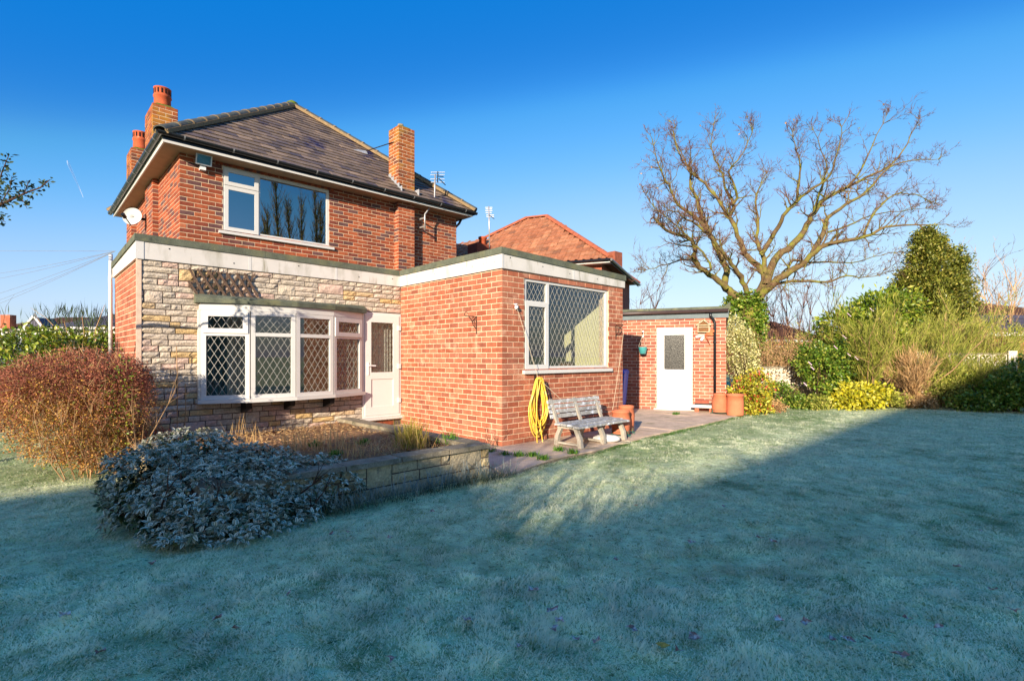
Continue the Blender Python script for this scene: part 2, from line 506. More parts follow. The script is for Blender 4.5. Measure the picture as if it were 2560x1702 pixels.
def stone_piece(B, a0, a1, z0, z1, mat, parent, name='stone', rough=.009, base=.022, nz=None):
    """split-faced stone: uneven front grid with a chamfered rim"""
    na = 4 if a1 - a0 > .2 else 3
    nz = nz or (3 if z1 - z0 > .12 else 2)
    v, f = [], []
    for j in range(nz + 1):
        for i in range(na + 1):
            edge = i in (0, na) or j in (0, nz)
            d = base * (.45 if edge else 1.0) + random.uniform(-rough, rough) * (.5 if edge else 1)
            a = a0 + (a1 - a0) * i / na + (0 if i in (0, na) else random.uniform(-.3, .3) * (a1 - a0) / na)
            z = z0 + (z1 - z0) * j / nz + (0 if j in (0, nz) else random.uniform(-.3, .3) * (z1 - z0) / nz)
            if edge:
                a += random.uniform(-.003, .003); z += random.uniform(-.002, .002)
            v.append(tuple(B(a, d, z)))
    W = na + 1
    for j in range(nz):
        for i in range(na):
            q = j * W + i
            f.append((q, q + 1, q + W + 1, q + W))
    ring = [i for i in range(na + 1)] + [j * W + na for j in range(1, nz + 1)] + [nz * W + i for i in range(na - 1, -1, -1)] + [j * W for j in range(nz - 1, 0, -1)]
    b = len(v)
    cz = (z0 + z1) / 2
    for q in ring:
        p = Vector(v[q]); off = (p - B.O).dot(B.n)
        p = p - B.n * (off + .01)
        v.append(tuple(p))
    for k in range(len(ring)):
        k2 = (k + 1) % len(ring)
        f.append((ring[k], b + k, b + k2, ring[k2]))
    if Vector((-B.u.y, B.u.x, 0)).dot(B.n) > 0: f = [tuple(reversed(q)) for q in f]
    me = bpy.data.meshes.new(name); me.from_pydata(v, [], f); me.materials.append(MATS[mat])
    return link(name, me, parent)

def random_ashlar(B, L, z0, z1, holes, row, mat, parent, jumpers=.16, lens=(.12, .40), joint=.013):
    rows = int(round((z1 - z0) / row)); row = (z1 - z0) / rows
    taken = []
    ok = lambda a0, a1, j: all(not (a0 < h[1] and a1 > h[0] and z0 + j * row < h[3] - .01 and z0 + (j + 2) * row > h[2] + .01) for h in list(holes) + taken)
    for _ in range(int(L * (z1 - z0) / .09 * jumpers * 1.6)):
        j = random.randrange(0, rows - 1); a = random.uniform(0, L - .2); wd = random.choice((.22, .28, .36, .46))
        if a + wd < L and ok(a - .02, a + wd + .02, j): taken.append((a, a + wd, z0 + j * row, z0 + (j + 2) * row))
    for (a0, a1, za, zb) in taken:
        stone_piece(B, a0 + joint / 2, a1 - joint / 2, za + joint / 2, zb - joint / 2, mat, parent)
    for j in range(rows):
        za, zb = z0 + j * row, z0 + (j + 1) * row
        for s0, s1 in free_spans(L, (za + zb) / 2, list(holes) + taken):
            a = s0
            while a < s1 - .01:
                l = random.uniform(*lens)
                e = a + l
                if s1 - e < .12: e = s1
                if e - a > .03:
                    stone_piece(B, a + joint / 2, min(e, s1) - joint / 2, za + joint / 2, zb - joint / 2, mat, parent)
                a = e

# ------------------------------------------------------------------ windows
def rframe(mb, B, a0, a1, z0, z1, wd, d0, d1, wb=None):
    wb = wb or wd
    mb.bbox(B, a0, a1, d0, d1, z1 - wd, z1)
    mb.bbox(B, a0, a1, d0, d1, z0, z0 + wb)
    mb.bbox(B, a0, a0 + wd, d0, d1, z0 + wb, z1 - wd)
    mb.bbox(B, a1 - wd, a1, d0, d1, z0 + wb, z1 - wd)
def lattice(B, a0, a1, z0, z1, pa, pz, d, wd=.008):
    """diamond leading clipped to the pane"""
    mb = MB()
    Wd, Ht = a1 - a0, z1 - z0
    n_a = max(1, round(Wd / pa)); pa = Wd / n_a
    n_z = max(1, round(Ht / pz)); pz = Ht / n_z
    sl = pz / pa
    for sgn in (1, -1):
        for k in range(-n_z - 2, n_a + n_z + 2):
            # line through (k*pa + pa/2 offset) at z=0
            pts = []
            c = (k + .5) * pa
            for t in (0, 1):
                pass
            # a = c + sgn*z/sl
            za, zb = 0.0, Ht
            aa, ab = c + sgn * za / sl, c + sgn * zb / sl
            lo, hi = 0.0, 1.0
            da = ab - aa
            if abs(da) < 1e-9: continue
            t0, t1 = (0 - aa) / da, (Wd - aa) / da
            if t0 > t1: t0, t1 = t1, t0
            lo, hi = max(lo, t0), min(hi, t1)
            if hi - lo < .01: continue
            P = B(a0 + aa + da * lo, d + (.0012 if sgn > 0 else 0), z0 + Ht * lo)
            Q = B(a0 + aa + da * hi, d + (.0012 if sgn > 0 else 0), z0 + Ht * hi)
            mb.bar(P, Q, .0025, wd, up=(Q - P).cross(B.n))
    return mb
def pane(B, a0, a1, z0, z1, d, parent, mat='glass', lead=None, came='came', lw=.0048):
    mb = MB().bbox(B, a0, a1, d - .004, d, z0, z1)
    g = mb.build('pane', mat, parent)
    if lead:
        lattice(B, a0, a1, z0, z1, lead[0], lead[1], d + .003, lw).build('lead_lattice', came, parent)
    return g

# ================================================================== THE HOUSE
XE, YE, YS, XS0, XE1 = 5.41, 5.87, 8.81, 1.20, 8.69
YU, XU0, XU1 = 11.5, 2.21, 8.86
FB = 2.775                                  # underside of the flat-roof fascia
house = thing('brick_house', 'two-storey red brick house with slate hipped roof and flat-roofed stone-clad rear extension', 'house', (5, 10, 0))
B_st = basis((XS0, YS), (1, 0), (0, -1))
B_lr = basis((XS0, YS), (0, 1), (-1, 0))
B_es = basis((XE, YE), (0, 1), (-1, 0))
B_ef = basis((XE, YE), (1, 0), (0, -1))
B_er = basis((XE1, YE), (0, 1), (1, 0))
B_up = basis((XU0, YU), (1, 0), (0, -1))
B_ul = basis((XU0, YU), (0, 1), (-1, 0))
B_ur = basis((XU1, YU), (0, 1), (1, 0))

# --- openings (from the photograph, on the wall planes)
dx0, dx1 = onY(905, 900, YS).x, XE - .012
door_z0, door_z1 = .26, onY(930, 781, YS).z
bow = [(1.95, 8.72), (2.55, 8.46), (3.21, 8.40), (3.88, 8.50), (4.54, 8.76)]
BZ0, BZ1 = .76, 2.20
ew0, ew1 = onY(1311, 800, YE).x, onY(1521, 800, YE).x
ewz0, ewz1 = onY(1313, 926, YE).z, onY(1313, 692, YE).z
uw0, uw1 = onY(557, 500, YU).x, onY(823, 500, YU).x
uwz0, uwz1 = onY(557, 578, YU).z, onY(557, 414.5, YU).z

# --- stone-clad front
hole_bow = (bow[0][0] - XS0 + .02, bow[-1][0] - XS0 - .02, BZ0, BZ1)
hole_door = (dx0 - XS0, XE - XS0 + .1, door_z0, door_z1)
st_wall = wall_slab('stone_wall', B_st, XE - XS0 - .004, .0, FB + .2, [hole_bow, (hole_door[0], hole_door[1] - .02, door_z0, door_z1)], 'mortar_dark', house)
random.seed(3)
random_ashlar(B_st, XE - XS0 - .006, .175, FB, [(hole_bow[0] - .02, hole_bow[1] + .02, BZ0 - .02, BZ1 + .02), hole_door], .0866, 'stone_clad', st_wall)
MB().bbox(B_st, -.03, .03, .001, .024, .17, FB).build('corner_mortar', 'mortar_pale', st_wall)
# brick plinth below the stone
for k in range(2):
    a = .02 - (k % 2) * .12
    while a < XE - XS0 - .3:
        PIECES.append((house, st_wall, 'brick', a + BL / 2, .043 + k * COURSE, BL, COURSE - JOINT, B_st, 'brick_main', .012))
        a += BL + JOINT

# --- brick walls
brick_wall(house, 'return_wall', B_lr, 2.46, 0, FB + .1, mat='brick_ext', start=1)
es_wall = brick_wall(house, 'extension_side_wall', B_es, YS - YE, 0, FB + .1, mat='brick_ext', start=1)
ef_wall = brick_wall(house, 'extension_wall', B_ef, XE1 - XE, 0, FB + .1, [(ew0 - XE, ew1 - XE, ewz0, ewz1)], mat='brick_ext')
brick_wall(house, 'extension_end_wall', B_er, 5.6, 0, FB + .1, mat='brick_ext', start=1)
up_wall = brick_wall(house, 'upper_wall', B_up, XU1 - XU0, 2.9, 5.31, [(uw0 - XU0, uw1 - XU0, uwz0, uwz1)], mat='brick_main')
ul_wall = brick_wall(house, 'side_wall', B_ul, 6.4, 0, 5.31, mat='brick_main', start=1)
wall_slab('far_side_wall', B_ur, 6.4, 0, 5.31, [], 'brick_main', house)
MB().box(XU0 + .01, XU1 - .01, YU + 6.2, YU + 6.4, 0, 5.3).build('street_wall', 'brick_main', house)
# course of bricks on end over the upper window
a = uw0 - XU0 - .1
while a < uw1 - XU0 + .1:
    PIECES.append((house, up_wall, 'brick', a, uwz1 + .1, .066, .19, B_up, 'brick_main', .009)); a += .077

# --- chimneys (each: four brick faces, flaunching, pot)
def stack(x0, x1, y0, y1, zb, zt, pots, lab=None):
    ZS = 5.3
    for (nm, za, zb_, mt) in (('chimney_breast', zb, ZS, 'brick_main'), ('chimney', ZS, zt, 'brick_chimney')):
        w0 = brick_wall(house, nm, basis((x0, y0), (1, 0), (0, -1)), x1 - x0, za, zb_, mat=mt, th=.1)
        brick_wall(house, nm, basis((x0, y0), (0, 1), (-1, 0)), y1 - y0, za, zb_, mat=mt, th=.1, start=1)
        brick_wall(house, nm, basis((x1, y0), (0, 1), (1, 0)), y1 - y0, za, zb_, mat=mt, th=.1, start=1)
        brick_wall(house, nm, basis((x0, y1), (1, 0), (0, 1)), x1 - x0, za, zb_, mat=mt, th=.1)
    if lab: w0['label'] = lab
    mb = MB()
    mb.hexa([(x0 + .02, y0 + .02, zt), (x1 - .02, y0 + .02, zt), (x1 - .02, y1 - .02, zt), (x0 + .02, y1 - .02, zt),
             (x0 + .1, y0 + .1, zt + .07), (x1 - .1, y0 + .1, zt + .07), (x1 - .1, y1 - .1, zt + .07), (x0 + .1, y1 - .1, zt + .07)])
    fl = mb.build('flaunching', 'moss', w0)
    for (px, py, h, r, kind) in pots:
        if kind == 'vent':
            MB().lathe((px, py, zt), [(r, 0), (r, h), (r * .8, h), (r * .8, h - .04)], 16).build('flue_cap', 'coping', w0, True); continue
        mb = MB()
        mb.lathe((px, py, zt + .02), [(r * 1.06, 0), (r, .1), (r * .97, h * .52), (r * 1.08, h * .56), (r * 1.08, h * .62), (r * .98, h * .66), (r, h * .95), (r * 1.05, h * .97), (r * 1.05, h), (r * .85, h), (r * .85, h - .1)], 24)
        pt = mb.build('chimney_pot', 'terracotta', w0, True)
        mb = MB()
        for k in range(14):
            an = 2 * math.pi * k / 14
            c = Vector((px + math.cos(an) * r * .985, py + math.sin(an) * r * .985, zt + .02))
            t = Vector((-math.sin(an), math.cos(an), 0)); nn = Vector((math.cos(an), math.sin(an), 0))
            p0 = c + Vector((0, 0, h * .7)); p1 = c + Vector((0, 0, h * .92))
            mb.hexa([p0 - t * .014 - nn * .02, p0 + t * .014 - nn * .02, p0 + t * .014 + nn * .008, p0 - t * .014 + nn * .008,
                     p1 - t * .014 - nn * .02, p1 + t * .014 - nn * .02, p1 + t * .014 + nn * .008, p1 - t * .014 + nn * .008])
        mb.build('vent_slot', 'blackhole', pt)
stack(2.10, 2.57, 13.57, 14.5, 2.5, 6.97, [(2.33, 13.86, .46, .165, 'pot')])
stack(2.10, 2.57, 16.55, 17.35, 2.5, 6.87, [(2.33, 16.8, .5, .165, 'pot')])
stack(6.88, 7.35, 11.30, 11.77, 2.9, 7.23, [(7.1, 11.56, .16, .075, 'vent')])

# --- main roof
EX0, EX1, EY0, EY1, EZ = 1.83, 9.16, 11.04, 18.1, 5.43
AP = Vector((5.5, 14.62, 8.40))
roof = MB()
c = [Vector((EX0 + .06, EY0 + .06, EZ)), Vector((EX1 - .06, EY0 + .06, EZ)), Vector((EX1 - .06, EY1 - .06, EZ)), Vector((EX0 + .06, EY1 - .06, EZ))]
ap = AP - Vector((0, 0, .06))
for i in range(4): roof.poly([c[i], c[(i + 1) % 4], ap])
roof.poly([c[3], c[2], c[1], c[0]])
roof_o = roof.build('roof', 'slate', house)
def clip_tri(poly, tri):
    for i in range(3):
        A, Bq = tri[i], tri[(i + 1) % 3]
        ed = (Bq[0] - A[0], Bq[1] - A[1]); out = []
        for k in range(len(poly)):
            P, Q = poly[k], poly[(k + 1) % len(poly)]
            sp = ed[0] * (P[1] - A[1]) - ed[1] * (P[0] - A[0]); sq = ed[0] * (Q[1] - A[1]) - ed[1] * (Q[0] - A[0])
            if sp >= 0: out.append(P)
            if sp * sq < 0:
                t = sp / (sp - sq); out.append((P[0] + (Q[0] - P[0]) * t, P[1] + (Q[1] - P[1]) * t))
        poly = out
        if len(poly) < 3: return []
    return poly
def slate_face(P0, P1, apex, gauge, wd, th, name, mat, parent, limit=10 ** 9, lap=.02):
    u = (P1 - P0).normalized(); nrm = (P1 - P0).cross(apex - P0).normalized()
    if nrm.z < 0: nrm = -nrm
    v = nrm.cross(u)
    if v.z < 0: v = -v
    tri = [(0, 0), ((P1 - P0).length, 0), ((apex - P0).dot(u), (apex - P0).dot(v))]
    rows = int(tri[2][1] / gauge) + 1
    cnt = 0; rest = MB()
    for r in range(rows):
        off = (r % 2) * wd / 2 + random.uniform(-.01, .01)
        x = -off
        while x < tri[1][0]:
            g = random.uniform(.002, .006); w2 = wd
            y0 = r * gauge + random.uniform(-.006, .006)
            pl = clip_tri([(x + g, y0), (x + w2 - g, y0), (x + w2 - g, y0 + gauge + lap), (x + g, y0 + gauge + lap)], tri)
            x += w2
            if len(pl) < 3: continue
            lift = random.uniform(0, .005); tw = random.uniform(-.004, .004)
            P = []
            for (a, b) in pl:
                hgt = th * 1.7 * (1 - (b - r * gauge) / (gauge + lap)) + lift + tw * (a - x) / wd
                P.append(P0 + u * a + v * b + nrm * hgt)
            if cnt < limit:
                MB().prism(P, nrm * th).build(name, mat, parent)
            else: rest.prism(P, nrm * th)
            cnt += 1
    if rest.v: stuff(rest.build(name + '_field', mat, parent))
    return cnt
random.seed(5)
slate_face(Vector((EX0, EY0, EZ)), Vector((EX1, EY0, EZ)), AP, .2, .29, .013, 'slate', 'slate', roof_o, 300)
for A_, B_ in (((EX1, EY0), (EX1, EY1)), ((EX1, EY1), (EX0, EY1)), ((EX0, EY1), (EX0, EY0))):
    slate_face(Vector((*A_, EZ)), Vector((*B_, EZ)), AP, .2, .3, .009, 'slate', 'slate', roof_o, 0)
def hip(P, Q, side, n, mat='hip_tile', r=.115, mort='hip_mortar', parent=roof_o, cap=True):
    P, Q = Vector(P), Vector(Q); d = (Q - P) / n; dn = d.normalized()
    sd = dn.cross(Vector((0, 0, 1))).normalized(); up = sd.cross(dn)
    bed = MB()
    for k in range(n):
        a, b = P + d * (k - .03), P + d * (k + 1.03)
        mb = MB(); ring = []
        for (pt, rr) in ((a, r * 1.06), (b, r)):
            ring.append([pt + sd * math.cos(t) * rr + up * (math.sin(t) * rr * .75 + .015) for t in [math.pi * j / 8 for j in range(9)]])
        bi = len(mb.v)
        mb.v += [tuple(p) for p in ring[0] + ring[1]] + [tuple(p - up * .02) for p in ring[0] + ring[1]]
        for j in range(8):
            mb.f.append((j, j + 1, 10 + j, 9 + j)); mb.f.append((18 + j + 1, 18 + j, 27 + j, 28 + j))
            mb.f.append((j + 1, j, 18 + j, 19 + j)); mb.f.append((9 + j, 10 + j, 28 + j, 27 + j))
        t = mb.build('hip_tile', mat, parent)
        if cap:
            m2 = MB(); q = P + d * (k + 1)
            for j in range(8):
                t0, t1 = math.pi * j / 8, math.pi * (j + 1) / 8
                A = [q + dn * o + sd * math.cos(tt) * (r * 1.12) + up * (math.sin(tt) * r * .84 + .015) for o in (-.022, .022) for tt in (t0, t1)]
                A2 = [q + dn * o + sd * math.cos(tt) * (r * .9) + up * (math.sin(tt) * r * .6 + .01) for o in (-.022, .022) for tt in (t0, t1)]
                m2.hexa([A2[0], A2[1], A2[3], A2[2], A[0], A[1], A[3], A[2]])
            m2.build('mortar_joint', mort, t)
    m3 = MB()
    for s in (-1, 1):
        m3.bar(P + sd * s * r * .95 + up * .0, Q + sd * s * r * .95, .05, .07, up)
    m3.build('mortar_bed', mort, parent)
AP2 = AP + Vector((0, 0, .03))
hip((EX0, EY0, EZ + .03), AP2, 1, 13)
hip((EX1, EY0, EZ + .03), AP2, -1, 13)
hip((EX0, EY1, EZ + .03), AP2, 1, 13)
hip((EX1, EY1, EZ + .03), AP2, -1, 13)
MB().lathe(AP + Vector((0, 0, .03)), [(.16, 0), (.15, .06), (.06, .12)], 12).build('apex_cap', 'moss', roof_o, True)
# lead flashing stepped up the chimney, clay lump on the hip
mb = MB()
for k in range(5):
    y = 11.12 + k * .13; z = EZ + (y - EY0) * .83
    MB().box(6.868, 6.876, y, y + .128, z - .05, z + .17).build('lead_flashing', 'lead', roof_o)
MB().box(7.354, 7.362, 11.1, 11.4, EZ - .02, EZ + .25).build('lead_flashing', 'lead', roof_o)
pl = onP(905, 384, (EX0, EY0, EZ), Vector((0, -.63, .776)))
mb = MB(); mb.hexa([pl + Vector(q) for q in ((-.25, -.1, -.05), (.12, -.12, -.05), (.2, .05, .0), (-.1, .02, .02), (-.3, -.1, 0), (.08, -.1, .07), (.12, .06, .12), (-.05, .03, .1))])
mb.build('flashing_lump', 'lead', roof_o)

# eaves: fascia boards, soffits, gutter with clips
mb = MB()
mb.box(EX0 + .04, EX1 - .04, EY0 + .05, EY0 + .075, 5.30, 5.345)
MB().box(EX0 + .04, EX1 - .04, EY0 + .052, EY0 + .074, 5.346, 5.43).build('eaves_board', 'gutter', house)
mb.box(EX0 + .05, EX0 + .075, EY0 + .076, EY1 - .08, 5.30, 5.43)
mb.box(EX1 - .075, EX1 - .05, EY0 + .076, EY1 - .08, 5.30, 5.43)
mb.build('eaves_board', 'upvc', house)
mb = MB(); mb.box(EX0 + .076, EX1 - .076, EY0 + .08, YU + .02, 5.312, 5.33)
mb.build('soffit', 'soffit', house)
MB().box(EX0 + .08, XU0 + .02, YU + .021, EY1 - .1, 5.313, 5.33).build('soffit', 'soffit', house)
MB().box(XU1 - .02, EX1 - .08, YU + .021, EY1 - .1, 5.313, 5.33).build('soffit', 'soffit', house)
def gutter(P, Q, n_out, r=.058, parent=house, clips=8):
    P, Q = Vector(P), Vector(Q); dn = (Q - P).normalized(); n_out = Vector(n_out)
    mb = MB(); ang = [math.pi + math.pi * j / 8 for j in range(9)]
    ro = [n_out * math.cos(t) * r + Vector((0, 0, math.sin(t) * r)) for t in ang]
    ri = [q * .9 for q in ro]
    pts = [P + q for q in ro] + [P + q for q in reversed(ri)]
    mb.prism(pts, Q - P)
    g = mb.build('gutter', 'gutter', parent)
    for k in range(clips):
        m2 = MB()
        q = P + (Q - P) * ((k + .5) / clips)
        for j in range(8):
            if j > 5: pass
            A = [q + dn * o + ro[jj] * s for s in (1.02, 1.1) for o in (-.012, .012) for jj in (j, j + 1)]
            m2.hexa([A[0], A[1], A[3], A[2], A[4], A[5], A[7], A[6]])
        m2.build('gutter_clip', 'bracket_clip', g)
    return g
gutter((EX0 - .05, EY0 - .01, EZ + .03), (EX1 + .05, EY0 - .01, EZ - .02), (0, -1, 0), clips=9)
gutter((EX0 - .01, EY0 - .03, EZ + .03), (EX0 - .01, EY1, EZ - .02), (-1, 0, 0), clips=9)
gutter((EX1 + .01, EY0 - .03, EZ - .02), (EX1 + .01, EY1, EZ - .04), (1, 0, 0), clips=2)
MB().tube([(EX1 - .06, 11.55, 5.36), (EX1 - .12, 11.6, 5.2), (XU1 + .05, 11.62, 5.05), (XU1 + .05, 11.62, 3.0)], .034, 10).build('downpipe', 'gutter', house, True)

# --- flat roof: fascia boards, felt edge in lengths, deck
def board(name, mat, pts, parent=house):
    return MB().hexa(pts).build(name, mat, parent)
ft = 3.0
def fbox(x0, x1, y0, y1, za, zb, zb2=None, along='x'):
    zb2 = zb if zb2 is None else zb2
    t = (lambda x, y: zb + (zb2 - zb) * ((x - x0) / (x1 - x0) if along == 'x' else (y - y0) / (y1 - y0)))
    return [(x0, y0, za), (x1, y0, za), (x1, y1, za), (x0, y1, za), (x0, y0, t(x0, y0)), (x1, y0, t(x1, y0)), (x1, y1, t(x1, y1)), (x0, y1, t(x0, y1))]
fas = []
fas.append(board('fascia', 'fascia', fbox(XS0 - .036, XS0, YS - .036, 11.27, FB, ft + .02, 2.94, 'y')))
fas.append(board('fascia', 'fascia', fbox(XS0 + .001, XE - .036, YS - .036, YS - .001, FB, ft + .02, 2.985)))
fas.append(board('fascia', 'fascia', fbox(XE - .035, XE - .001, YE - .036, YS - .002, FB, 3.0, 2.985, 'y')))
fas.append(board('fascia', 'fascia', fbox(XE, XE1 + .03, YE - .035, YE - .001, FB, 3.0, 2.915)))
fas.append(board('fascia', 'fascia', fbox(XE1 + .001, XE1 + .03, YE, 11.4, FB, 2.915)))
board('corner_trim', 'upvc', fbox(XS0 - .04, XS0 + .055, YS - .042, YS - .037, FB - .005, ft + .02))
board('corner_trim', 'upvc', fbox(XE - .039, XE - .0, YE - .041, YE - .037, FB - .004, ft))
# screws in the boards
for k in range(11):
    y = YE + .12 + k * .27
    MB().box(XE - .039, XE - .034, y, y + .013, 2.88, 2.893).build('screw', 'bracket_clip', fas[2])
for k, (fx, fz) in enumerate([(1.55, 2.95), (2.4, 2.85), (3.4, 2.93), (4.5, 2.86), (5.2, 2.9)]):
    MB().box(fx, fx + .016, YS - .04, YS - .034, fz, fz + .016).build('screw', 'black_plastic', fas[1])
for k, (fx, fz) in enumerate([(5.55, 2.95), (6.3, 2.9), (7.0, 2.86), (7.8, 2.85)]):
    MB().box(fx, fx + .014, YE - .04, YE - .034, fz, fz + .014).build('screw', 'black_plastic', fas[3])
for (fx) in (2.62, 4.05):
    MB().box(fx, fx + .04, YS - .039, YS - .0362, FB - .002, 2.985).build('joint_cover', 'upvc', fas[1])
MB().box(7.1, 7.14, YE - .038, YE - .0352, FB - .002, 2.94).build('joint_cover', 'upvc', fas[3])
MB().box(XE - .038, XE - .0352, 7.3, 7.34, FB - .002, 2.985).build('joint_cover', 'upvc', fas[2])
def felt_run(P, Q, z0, z1, n, outw, inw, h=.1, step=1.0):
    P, Q, n = Vector(P), Vector(Q), Vector(n)
    L = (Q - P).length; d = (Q - P).normalized(); k = max(1, round(L / step))
    for i in range(k):
        a, b = P + d * (L * i / k), P + d * (L * (i + 1) / k)
        za, zb = z0 + (z1 - z0) * i / k, z0 + (z1 - z0) * (i + 1) / k
        o = outw + (.003 if i % 2 else 0); hh = h + (.004 if i % 2 else 0)
        u3 = Vector((0, 0, 1))
        mb = MB().hexa([a + n * o + u3 * za, b + n * o + u3 * zb, b - n * inw + u3 * za, a - n * inw + u3 * za,
                        a + n * (o - .004) + u3 * (za + hh), b + n * (o - .004) + u3 * (zb + hh), b - n * inw + u3 * (zb + hh - .03), a - n * inw + u3 * (za + hh - .03)])
        mb.build('felt_strip', 'felt', house)
felt_run((XS0, YS - .054, 0), (XS0, 11.28, 0), ft + .02, 2.94, (-1, 0, 0), .055, .14)
felt_run((XS0 + .001, YS, 0), (XE - .055, YS, 0), ft + .02, 2.985, (0, -1, 0), .054, .14, step=.85)
felt_run((XE, YS - .055, 0), (XE, YE - .05, 0), 2.985, 3.0, (-1, 0, 0), .054, .14, step=.85)
felt_run((XE + .001, YE, 0), (XE1 + .045, YE, 0), 3.0, 2.915, (0, -1, 0), .053, .14, step=.85)
felt_run((XE1, YE + .001, 0), (XE1, 11.4, 0), 2.915, 2.9, (1, 0, 0), .044, .14)
mb = MB(); mb.box(XS0 + .02, XE - .02, YS + .02, YU + .3, 2.9, 2.99); mb.box(XE - .015, XE1 - .02, YE + .02, YU + .3, 2.895, 2.985)
mb.build('flat_roof', 'felt', house)
MB().tube([(XE1 + .03, YE + .1, 2.86), (XE1 + .14, YE + .1, 2.86)], .04, 10).build('gutter_end', 'gutter', house)
MB().tube([(XE1 + .06, YE + .12, 2.82), (XE1 + .06, YE + .12, 0.1)], .034, 10).build('downpipe', 'gutter', house, True)
# white pipe at the far end of the return wall
MB().tube([(XS0 - .07, 11.2, .0), (XS0 - .07, 11.2, 2.6), (XS0 - .07, 11.24, 2.75), (XS0 - .05, 11.36, 2.9), (XS0 - .05, 11.36, 3.2)], .03, 10).build('soil_pipe', 'upvc', house, True)

# --- bow window
bw = []
Z1 = 2.10
bow_o = MB()
pts = [Vector((x, y, 0)) for x, y in bow]
def offset(pts, d):
    out = []
    for i, p in enumerate(pts):
        ns = []
        for j in (i - 1, i):
            if 0 <= j < len(pts) - 1:
                e = (pts[j + 1] - pts[j]).normalized(); ns.append(Vector((e.y, -e.x, 0)))
        nn = sum(ns, Vector()).normalized()
        out.append(p + nn * d)
    return out
def bow_prism(d0, z0, z1, wall_y, ext=0.0):
    o = offset(pts, d0)
    o[0].x -= ext; o[-1].x += ext
    ring = [p for p in o] + [Vector((o[-1].x, wall_y, 0)), Vector((o[0].x, wall_y, 0))]
    return MB().prism([p + Vector((0, 0, z0)) for p in ring], (0, 0, z1 - z0))
bwin = bow_prism(.035, Z1, BZ1, YS - .002, .0).build('bow_window', 'upvc', house)
bwin['label'] = 'four-light white bow window with leaded panes under a felted cap'
bow_prism(.075, BZ0 - .055, BZ0 - .002, YS - .003, .03).build('sill', 'upvc', bwin)
o = offset(pts, .075)
o[0].x -= .05; o[-1].x += .05
ring = [p for p in o] + [Vector((o[-1].x, YS - .002, 0)), Vector((o[0].x, YS - .002, 0))]
o2 = [Vector((p.x, p.y + .03, 0)) for p in o]
ring2 = o2 + [Vector((o[-1].x, YS - .002, 0)), Vector((o[0].x, YS - .002, 0))]
mb = MB(); n = len(ring)
mb.v += [(p.x, p.y, BZ1 + .002) for p in ring] + [(p.x, p.y, BZ1 + .075) for p in ring]
mb.v += [(p.x, p.y, BZ1 + .095) for p in ring2[:-2]] + [(ring2[-2].x, ring2[-2].y, BZ1 + .15), (ring2[-1].x, ring2[-1].y, BZ1 + .15)]
mb.f.append(tuple(reversed(range(n))))
for r_ in (0, 1):
    for i in range(n):
        j = (i + 1) % n; mb.f.append((r_ * n + i, r_ * n + j, (r_ + 1) * n + j, (r_ + 1) * n + i))
mb.f.append(tuple(range(2 * n, 3 * n)))
cap_o = mb.build('felt_cap', 'felt', bwin)
for q, z in ((.35, 0), (.62, 0)):
    pass
for i in range(4):
    P, Q = pts[i], pts[i + 1]
    e = (Q - P).normalized(); nn = Vector((e.y, -e.x, 0))
    B = basis((P.x, P.y), (e.x, e.y), (nn.x, nn.y)); L = (Q - P).length
    mb = MB(); fz0, fz1 = BZ0, Z1 - .002
    g = .004
    a0, a1 = g, L - g
    ztr = 1.745
    rframe(mb, B, a0, a1, fz0, fz1, .062, -.03, .03)
    mb.bbox(B, a0 + .062, a1 - .062, -.028, .028, ztr - .028, ztr + .028)
    fr = mb.build('frame', 'upvc', bwin)
    if i in (0, 3):
        m2 = MB(); rframe(m2, B, a0 + .02, a1 - .02, ztr + .012, fz1 - .018, .072, .031, .05)
        m2.build('vent_sash', 'upvc', fr)
        pane(B, a0 + .088, a1 - .088, ztr + .082, fz1 - .088, .02, fr, lead=(.115, .17))
        pane(B, a0 + .06, a1 - .06, fz0 + .06, ztr - .026, .0, fr, lead=(.115, .17))
    else:
        pane(B, a0 + .06, a1 - .06, ztr + .026, fz1 - .06, .0, fr, lead=(.115, .17))
        pane(B, a0 + .06, a1 - .06, fz0 + .06, ztr - .026, .0, fr, lead=(.115, .17))
for (P, s) in ((pts[0], -1), (pts[-1], 1)):
    MB().box(P.x - .035 if s < 0 else P.x - .03, P.x + .03 if s < 0 else P.x + .035, P.y + .005, YS - .004, BZ0, Z1 - .001).build('end_panel', 'upvc', bwin)
for x in (2.55, 3.21, 3.88):
    mb = MB(); y = 8.52
    mb.hexa([(x - .04, y, .6), (x + .04, y, .6), (x + .04, YS, .52), (x - .04, YS, .52), (x - .04, y - .02, .704), (x + .04, y - .02, .704), (x + .04, YS, .704), (x - .04, YS, .704)])
    mb.build('bracket', 'black_plastic', bwin)
# curtains behind the bow
def drape(x0, x1, y, z0, z1, mat, parent, amp=.03, n=40, name='curtain'):
    mb = MB()
    for i in range(n + 1):
        x = x0 + (x1 - x0) * i / n; yy = y + amp * math.sin(i * 1.55) + amp * .4 * math.sin(i * .7)
        mb.v += [(x, yy, z0), (x, yy, z1)]
    for i in range(n): mb.f.append((2 * i, 2 * i + 2, 2 * i + 3, 2 * i + 1))
    return mb.build(name, mat, parent, True)
drape(2.0, 2.35, 8.95, .8, 2.15, 'curtain_dark', bwin, n=24)
drape(4.15, 4.5, 8.95, .8, 2.15, 'curtain_dark', bwin, n=24)
drape(2.36, 2.75, 9.0, .8, 2.15, 'net_curtain', bwin, n=30, amp=.02)

